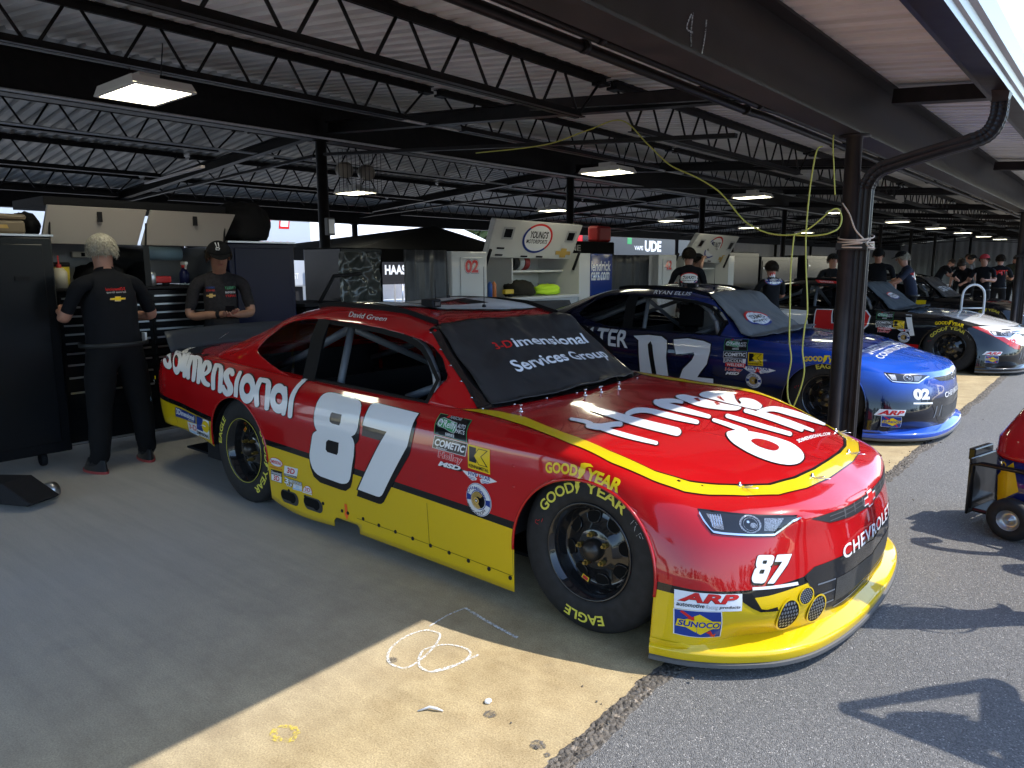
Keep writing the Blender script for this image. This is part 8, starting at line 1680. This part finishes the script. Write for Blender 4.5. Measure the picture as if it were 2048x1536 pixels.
s_ = Sticker([(8.0, 4.2), (9.55, 4.2), (9.55, 2.2), (8.0, 2.2)]).text('41', 0, .15, .95, 1, R_, .06, .2).text('41', .03, .18, .92, .97, W_, .03, .2)
s_.text('HAAS', .2, -.14, .8, -.02, R_, .05, .2).poly([(.3 + .5 * x, -.36 + .12 * y) for x, y in BOW], O_).text('PARTNERS FIRST', .2, -.52, .95, -.44, W_, .02)
hauler('pale grey hauler trailer with a red-edged 41, seen left of the middle post', -16, 0.0, 9.95, 4.1, HGR, Sticker([(0, 0)] * 4) if False else s_)
hauler('plain white hauler trailer at the far left behind the tan case', -19, -14, -1.5, 4.2, WHT)
s_ = Sticker([(2.2, 2.85), (5.6, 2.85), (5.6, 2.15), (2.2, 2.15)]).text('UDE', .5, 0, 1, .8, W_, .04).poly(rect(0, .5, .12, .95), G_).text('VAPE', .2, .1, .45, .4, W_, .02)
hauler('charcoal hauler trailer with white letters right of the red truck', -17.5, 27.0, 40, 3.9, mat('charcoal hauler', (.05, .052, .055), .35), s_)
trk = thing('truck', 'bright red truck cab between the two white cabinets, beyond the garage', 'truck', (-16.5, 22.0, 0)); RT = mat('truck red', (.60, .012, .02), .3, coat=.8)
m = MB(); m.prism([(0, .5), (4.6, .5), (4.6, 1.7), (3.3, 1.9), (2.9, 3.0), (0.3, 3.1), (0, 2.9)], -2.3, 0, 'x'); m.build('body', RT, trk, .06); m = MB(); m.add([(.012, 2.9, 2.0), (.012, 3.2, 2.0), (.012, 2.85, 2.75), (.012, 1.9, 2.75), (.012, 1.9, 2.0)], [(0, 1, 2, 3, 4)]); m.build('window', M_GLASSB, trk)
for y in (.9, 3.9):
    m = MB(); m.lathe([(.25, -.12), (.5, -.12), (.5, .12), (.25, .12), (0, .1)], 24, Matrix.Translation((-.1, y, .5)) @ Matrix.Rotation(radians(90), 4, 'Y')); m.build('truck_wheel', M_RUBBER, trk)
def tent(label, x, y0, y1, h, pk):
    t = thing('canopy', label, 'canopy', (x, y0, 0)); L = y1 - y0; m = MB(); m.add([(0, 0, h), (-4, 0, h), (-4, L, h), (0, L, h), (-2, 1.2, pk), (-2, L - 1.2, pk), (0, 0, h - .35), (-4, 0, h - .35), (-4, L, h - .35), (0, L, h - .35)], [(0, 4, 1), (2, 5, 3), (0, 3, 5, 4), (1, 4, 5, 2), (0, 6, 9, 3), (1, 2, 8, 7), (0, 1, 7, 6), (3, 9, 8, 2)]); m.build('canopy_top', WHT, t)
    for px, py in ((0, 0), (-4, 0), (0, L), (-4, L), (0, L / 2)): m = MB(); m.tube([(px, py, 0), (px, py, h)], .03, 6); m.build('leg', M_ALU, t)
    m = MB(); m.grid(lambda u, v: (-3.9, L * u, .1 + (h - .3) * v), 6, 4); m.build('back_sheet', WHT, t); return t
tent('white event canopy with a sloped roof right of the grey hauler', -18.5, 10.2, 20.0, 2.5, 3.6)
bn = thing('banner', 'black banner with a red round emblem below the white canopy', 'banner', (-15.6, 9.9, 0)); m = MB(); m.bb(-.03, 0, 0, 3.2, .95, 1.92); m.build('panel', M_CABIN, bn); m = MB()
s_ = Sticker([(0, 1.92), (3.2, 1.92), (3.2, .95), (0, .95)]); s_.text('41', .05, .5, .18, .8, R_, .03, .2).ell(.52, .45, .125, .40, R_, 32).ell(.52, .45, .10, .32, B_, 32).text('H', .46, .22, .58, .68, R_, .05, .2).text('HAAS', .72, .3, .98, .6, W_, .04)
for vs, fs, mi, ly in s_.sh: m.add([(.004 + ly * .002, v[0], v[1]) for v in vs], fs, mi)
m.build('banner_print', DMATS, bn)
for y in (.2, 3.0): m = MB(); m.tube([(-.015, y, 0), (-.015, y, .945)], .025, 6); m.build('leg', M_ALU, bn)
tent('red and white striped canopy far right of the charcoal hauler', -20, 42, 50, 2.4, 3.4)
# far trees round the infield
LEAF = [mat('leaf dark', (.035, .055, .018), .9), mat('leaf mid', (.06, .085, .025), .9), mat('leaf pale', (.10, .12, .04), .9)]
def treeline(label, fn, n, h0, h1, seed):
    random.seed(seed); m = MB()
    for i in range(n):
        bx, by = fn(random.random()); H = random.uniform(h0, h1); W = H * random.uniform(.25, .38)
        for k in range(34):
            th = random.uniform(0, 2 * pi); r = W * sqrt(random.random()); z = H * random.uniform(.18, 1.0); r *= (1.05 - abs(z / H - .45)); c = Vector((bx + r * cos(th), by + r * sin(th), z)); s = H * random.uniform(.05, .10)
            ax = Vector((random.gauss(0, 1), random.gauss(0, 1), random.gauss(0, 1))).normalized(); e1 = ax.orthogonal().normalized(); e2 = ax.cross(e1); q = []
            for j in range(6): a = 2 * pi * j / 6; q.append(c + (e1 * cos(a) + e2 * sin(a)) * s * random.uniform(.6, 1.2))
            m.add(q, [tuple(range(6))], random.choice((0, 0, 1, 1, 2)))
    return tag(m.build('woods', LEAF), label, 'woods', kind='stuff')
treeline('green treetops far beyond the haulers', lambda t: (-75 - 8 * sin(t * 9), -40 + 170 * t), 90, 9, 14, 1)
treeline('dark trees across the road facing the garage', lambda t: (75 + 8 * sin(t * 11), -90 + 230 * t), 130, 7, 11, 2)
treeline('trees behind the photographer', lambda t: (-60 + 130 * t, -82 - 6 * sin(t * 8)), 60, 7, 11, 3)
random.seed(5)
# ------------------------------------------------------------ fuel can cart at the right edge
fc = thing('fuel_cart', 'low black cart with a fat pneumatic tyre carrying red fuel cans at the right edge', 'cart', (1.10, 2.72, 0), radians(-15)); M_FR = mat('cart frame', (.012, .012, .013), .3, coat=.5)
m = MB(); m.bb(-.02, 1.45, -.21, .21, .085, .11); m.build('platform', M_FR, fc, .01)
for sy in (-1, 1):
    m = MB(); m.tube([(-.03, sy * .22, .11), (-.03, sy * .22, .37), (.02, sy * .225, .385), (1.45, sy * .225, .385), (1.47, sy * .225, .11)], .014, 8); m.build('side_rail', M_FR, fc)
m = MB(); m.bb(-.06, -.045, -.20, .20, .06, .40); m.build('end_panel', M_FR, fc, .006)
m = MB(); m.bb(-.10, -.0625, -.12, .12, .37, .44); m.build('bracket', M_FR, fc, .006)
for (x, s) in ((.21, -1), (1.2, -1), (.21, 1), (1.2, 1)):
    w = empty('cart_wheel'); w.parent = fc; w.location = (x, s * .275, .118)
    m = MB(); m.lathe([(.055, -.035), (.075, -.045), (.105, -.04), (.118, -.02), (.118, .02), (.105, .04), (.075, .045), (.055, .035)], 36, RX90); m.build('tyre', M_RUBBER, w)
    m = MB(); m.lathe([(.058, -.04), (.052, -.03), (.045, -.015), (.03, -.01), (.026, -.022), (.012, -.024), (.01, -.034), (0, -.034)], 28, (RX90 if s < 0 else Matrix.Rotation(pi, 4, 'Z') @ RX90) @ Matrix.Scale(-1, 4, (0, 0, 1)) if False else ((Matrix.Identity(4) if s < 0 else Matrix.Rotation(pi, 4, 'Z')) @ RX90 @ Matrix.Diagonal((1, 1, -1, 1)))); m.build('rim', M_ALU, w)
FUELR = mat('fuel can red', (.42, .012, .015), .2, coat=1.0); FUELB = mat('fuel can blue', (.012, .02, .12), .2, coat=1.0)
for k in range(3):
    lab = ('red and blue fuel can with yellow lettering on the cart, the one in the picture', 'second fuel can on the cart, just outside the frame', 'third fuel can on the cart, farthest outside the frame')[k]
    c = thing('fuel_can', lab, 'fuel can', tuple(fc.matrix_basis @ Vector((0, 0, 0))), 0, 'fuel cans on the cart'); Rz = Matrix.Rotation(radians(-15), 3, 'Z'); c.location = Vector((1.10, 2.72, .112)) + Rz @ Vector((.225 + .46 * k, 0, 0)); c.rotation_euler = (0, 0, radians(-15))
    m = MB(); m.lathe([(0, 0), (.17, 0), (.196, .02), (.205, .32), (0, .32)], 40); m.build('can_body', FUELB, c)
    m = MB(); m.lathe([(.0, .3205), (.212, .3205), (.214, .34), (.208, .35), (.204, .43), (.19, .45), (.10, .60), (.055, .64), (.05, .70), (0, .70)], 40); m.build('can_top', FUELR, c)
    m = MB()
    def cyl(a, z, r=.2): q = r + .012 + (z - .32) * .03; return (q * cos(a), q * sin(a), z)
    def wrap(poly, mi, r): vs, fs = poly2d(poly); b = bmesh.new(); q = [b.verts.new((v[0], v[1], 0)) for v in vs]; [b.faces.new([q[i] for i in f]) for f in fs]; bisect_all(b, .12); b.verts.index_update(); m.add([cyl(v.co.x, v.co.y, r) for v in b.verts], [tuple(v.index for v in f.verts) for f in b.faces], mi, True); b.free()
    a0 = radians(-150); wrap([(a0 + .25, .04), (a0 + .95, .15), (a0 + .75, .31), (a0 + .15, .2)], Y_, .1935); wrap([(a0 + 1.2, .02), (a0 + 2.4, .02), (a0 + 2.4, .16), (a0 + 1.35, .16)], R_, .1935); wrap([(a0 + 1.1, .22), (a0 + 1.3, .28), (a0 + 1.5, .24), (a0 + 1.4, .19), (a0 + 1.2, .18)], N_, .194)
    vs, fs = fit_text('SUNOCO', .27, .40, .03)
    m.add([cyl(a0 + .35 + (.2 - v[1] * .5), .03 + v[0], .1955) for v in vs], fs, Y_); m.build('can_print', DMATS, c)
    if k:
      m = MB(); m.tube(smooth_open([(0, 0, .70), (0, 0, .80), (-.05, -.03, .90), (-.16, -.08, .93), (-.28, -.12, .87), (-.34, -.14, .75)], 6), .028, 10); m.tube([(-.335, -.138, .77), (-.36, -.15, .64)], .045, 10); m.build('spout', M_FR, c)
    m = MB(); m.tube(smooth_open([(.20, 0, .12), (.26, 0, .15), (.26, 0, .26), (.20, 0, .30)], 5), .012, 8); m.build('handle', M_FR, c)
# white tube stand beside the farthest car
wc = thing('tube_stand', 'white tubular hoop stand on a white box, beyond the white hood', 'stand', (-.35, 11.62, 0), radians(40)); M_WT = mat('white tube', (.62, .62, .62), .35)
m = MB(); m.bb(-.3, .5, -.18, .18, .25, .62); m.build('box', M_WT, wc, .02); m = MB(); m.tube(smooth_open([(-.16, 0, .62), (-.16, 0, 1.0), (-.10, 0, 1.13), (.02, 0, 1.18), (.14, 0, 1.13), (.20, 0, 1.0), (.20, 0, .62)], 6), .018, 10); m.build('hoop', M_WT, wc); m = MB(); m.tube([(-.145, 0, .8), (.185, 0, .8)], .012, 8); m.build('crossbar', M_WT, wc)
for x in (-.2, .4): m = MB(); m.lathe([(.08, -.03), (.1, -.03), (.1, .03), (.08, .03)], 20, Matrix.Translation((x, -.15, .1)) @ RX90, 0, True, True); m.build('stand_wheel', M_RUBBER, wc)
# floor jack at the left edge
jk = thing('floor_jack', 'black floor jack with a bright wheel at the lower left edge', 'jack', (-3.90, -.98, 0), radians(25)); m = MB(); m.prism([(-.35, .03), (.30, .03), (.34, .05), (.12, .17), (-.35, .14)], -.11, .11, 'y'); m.build('jack_body', M_CABIN, jk, .01)
m = MB(); m.lathe([(.0, -.03), (.055, -.03), (.055, .03), (0, .03)], 20, Matrix.Translation((.22, .145, .056)) @ RX90); m.build('jack_wheel', M_ALU, jk); m = MB(); m.tube([(-.3, 0, .14), (-.75, 0, .75)], .018, 8); m.build('jack_handle', M_CABIN, jk)
# ------------------------------------------------------------ yellow cords and rope on the front post
M_CORD = mat('yellow cord', (.52, .52, .10), .55); M_ROPE = mat('pale rope', (.55, .42, .32), .8)
def cord(name, label, pts, r, mt, cat='cord'): return tag(MB().tube(smooth_open(pts, 8), r, 7).build(name, mt), label, cat)
cord('cord', 'yellow cord swooping from the roof joists to a loop at the downspout post', [(-3.2, 2.85, 2.56), (-2.4, 2.85, 2.55), (-1.95, 2.85, 2.62), (-1.607, 2.82, 2.652), (-1.35, 2.8, 2.44), (-1.157, 2.8, 2.271), (-.93, 2.8, 2.16), (-.746, 2.8, 2.042), (-.60, 2.8, 1.88), (-.51, 2.8, 1.802), (-.37, 2.8, 1.74), (-.222, 2.8, 1.724), (-.12, 2.8, 1.75), (-.028, 2.8, 1.817), (.03, 2.82, 1.875), (.071, 2.84, 1.885), (.095, 2.85, 1.83), (.088, 2.83, 1.764), (.04, 2.8, 1.73), (-.022, 2.8, 1.718), (-.11, 2.8, 1.715), (-.188, 2.8, 1.723)], .0055, M_CORD)
cord('cord', 'doubled yellow cord hanging to a point over the red hood edge', [(-.19, 2.79, 1.722), (-.2, 2.79, 1.5), (-.193, 2.8, 1.209), (-.185, 2.8, 1.0), (-.165, 2.8, .86), (-.18, 2.8, .72), (-.174, 2.8, .60), (-.15, 2.8, .54), (-.135, 2.8, .525), (-.12, 2.8, .56), (-.085, 2.8, .68), (-.07, 2.8, .80), (-.091, 2.8, .936), (-.085, 2.8, 1.1), (-.074, 2.8, 1.214), (-.10, 2.8, 1.5), (-.114, 2.8, 1.721), (-.11, 2.8, 1.95), (-.095, 2.8, 2.15), (-.075, 2.8, 2.274), (-.06, 2.85, 2.30)], .0052, M_CORD)
cord('cord', 'thin yellow cord tied from the conduit down to the post strap', [(0.02, 2.9, 2.55), (.0, 2.88, 2.35), (.02, 2.87, 2.15), (.035, 2.88, 1.98)], .0045, M_CORD)
rp_ = []
for k in range(70):
    a = 2 * pi * k / 14; rp_.append((.15 + .112 * cos(a), 3.01 + .092 * sin(a), 1.625 + .004 * k * .3 + .012 * sin(a * .5 + 1) + .018 * (k > 45) * sin(a)))
cord('rope', 'pale rope wound around the front post and downspout', [(.07, 2.93, 1.93), (.13, 2.90, 1.85), (.18, 2.90, 1.74)] + rp_ + [(.24, 2.93, 1.66), (.26, 2.92, 1.64)], .0052, M_ROPE, 'rope')
# ------------------------------------------------------------ marks and scraps on the concrete
L1 = smooth_open([(-.512, -.387), (-.455, -.384), (-.401, -.471), (-.368, -.591), (-.378, -.655), (-.454, -.662), (-.523, -.597), (-.552, -.491), (-.536, -.407), (-.50, -.38)], 5)
L2 = smooth_open([(-.383, -.57), (-.415, -.507), (-.373, -.422), (-.283, -.398), (-.239, -.436), (-.238, -.529), (-.272, -.603), (-.334, -.609), (-.383, -.57)], 5)
m = MB(); ribbon(m, L1, .010, .003); ribbon(m, L2, .010, .0034); ribbon(m, smooth_open([(-.272, -.60), (-.235, -.50), (-.221, -.40)], 5), .012, .0038); m.build('chalk_marking', M_CHALK); tag(bpy.data.objects['chalk_marking'], 'white chalk figure of two loops on the sunlit concrete', 'chalk mark')
m = MB(); ribbon(m, smooth_open([(-.54, -.366), (-.55, -.244), (-.54, -.143)], 6), .009, .003); ribbon(m, smooth_open([(-.538, -.143), (-.342, -.179), (-.186, -.199)], 6), .016, .0034); tag(m.build('chalk_marking', M_CHALK), 'bent chalk line on the shaded concrete beside the front tyre', 'chalk mark')
m = MB(); ribbon(m, [(-.38 + .043 * cos(a), -1.172 + .034 * sin(a)) for a in [2 * pi * k / 24 for k in range(25)]], .022, .003, 0, .9); tag(m.build('paint_ring', dusty('faded yellow spray', (.74, .58, .06), .0, .6, 90)), 'faded yellow spray ring on the sunlit concrete', 'paint mark')
M_STAIN = dusty('oil spot', (.12, .11, .10), .1, .9, 150)
def blot(x, y, r, lab, mt=M_STAIN, sq=1.0):
    vs = [(x + r * cos(a) * (1 + .3 * noise.noise((cos(a) * 2, sin(a) * 2, x * 9))), y + sq * r * sin(a) * (1 + .3 * noise.noise((cos(a) * 2, sin(a) * 2, y * 9))), .0028) for a in [2 * pi * k / 28 for k in range(28)]]
    return tag(MB().add(vs, [tuple(range(28))]).build('oil_stain', mt), lab, 'stain', 'dark spots on the concrete')
blot(.072, -.66, .022, 'dark oval spot just below the white scrap'); blot(.30, -.684, .024, 'grey smudge near the gravel edge, nearer the scrap'); blot(.352, -.705, .011, 'small dark spot at the gravel edge, at the bottom of the picture'); blot(-.455, -.645, .022, 'grey smudge touching the left chalk loop')
cr_ = MB().tube([(-.131, -.81, .004), (-.107, -.775, .012), (-.085, -.765, .010), (-.063, -.753, .004)], [.002, .005, .005, .002], 6).build('straw_wrapper', mat('white plastic')); tag(cr_, 'thin white straw wrapper lying on the concrete', 'wrapper')
lump('paper_scrap', 'crumpled white paper scrap on the sunlit concrete', 'scrap', (.02, -.612, .001), (.012, .014, .008), mat('white paper', (.75, .74, .72), .8), 11)
random.seed(21); m = MB()
for k in range(150):
    y = random.uniform(-1.2, 6); x = edge_x(y) + random.gauss(.04, .10); s = random.uniform(.002, .006) if random.random() < .9 else random.uniform(.006, .010)
    z0 = .001 if x < edge_x(y) - .01 else .012
    M = Matrix.LocRotScale(Vector((x, y, z0 + s * .4)), Matrix.Rotation(random.uniform(0, 6), 3, 'Z').to_quaternion(), Vector((s, s * random.uniform(.6, 1), s * .7))); m.add([M @ Vector(v) for v in ((1, 0, 0), (0, 1, 0), (-1, 0, 0), (0, -1, 0), (.1, .1, 1), (0, 0, -1))], [(0, 1, 4), (1, 2, 4), (2, 3, 4), (3, 0, 4), (1, 0, 5), (2, 1, 5), (3, 2, 5), (0, 3, 5)])
tag(m.build('pebbles', M_ROUGH), 'loose dark pebbles along the gravel edge', 'pebbles', kind='stuff')
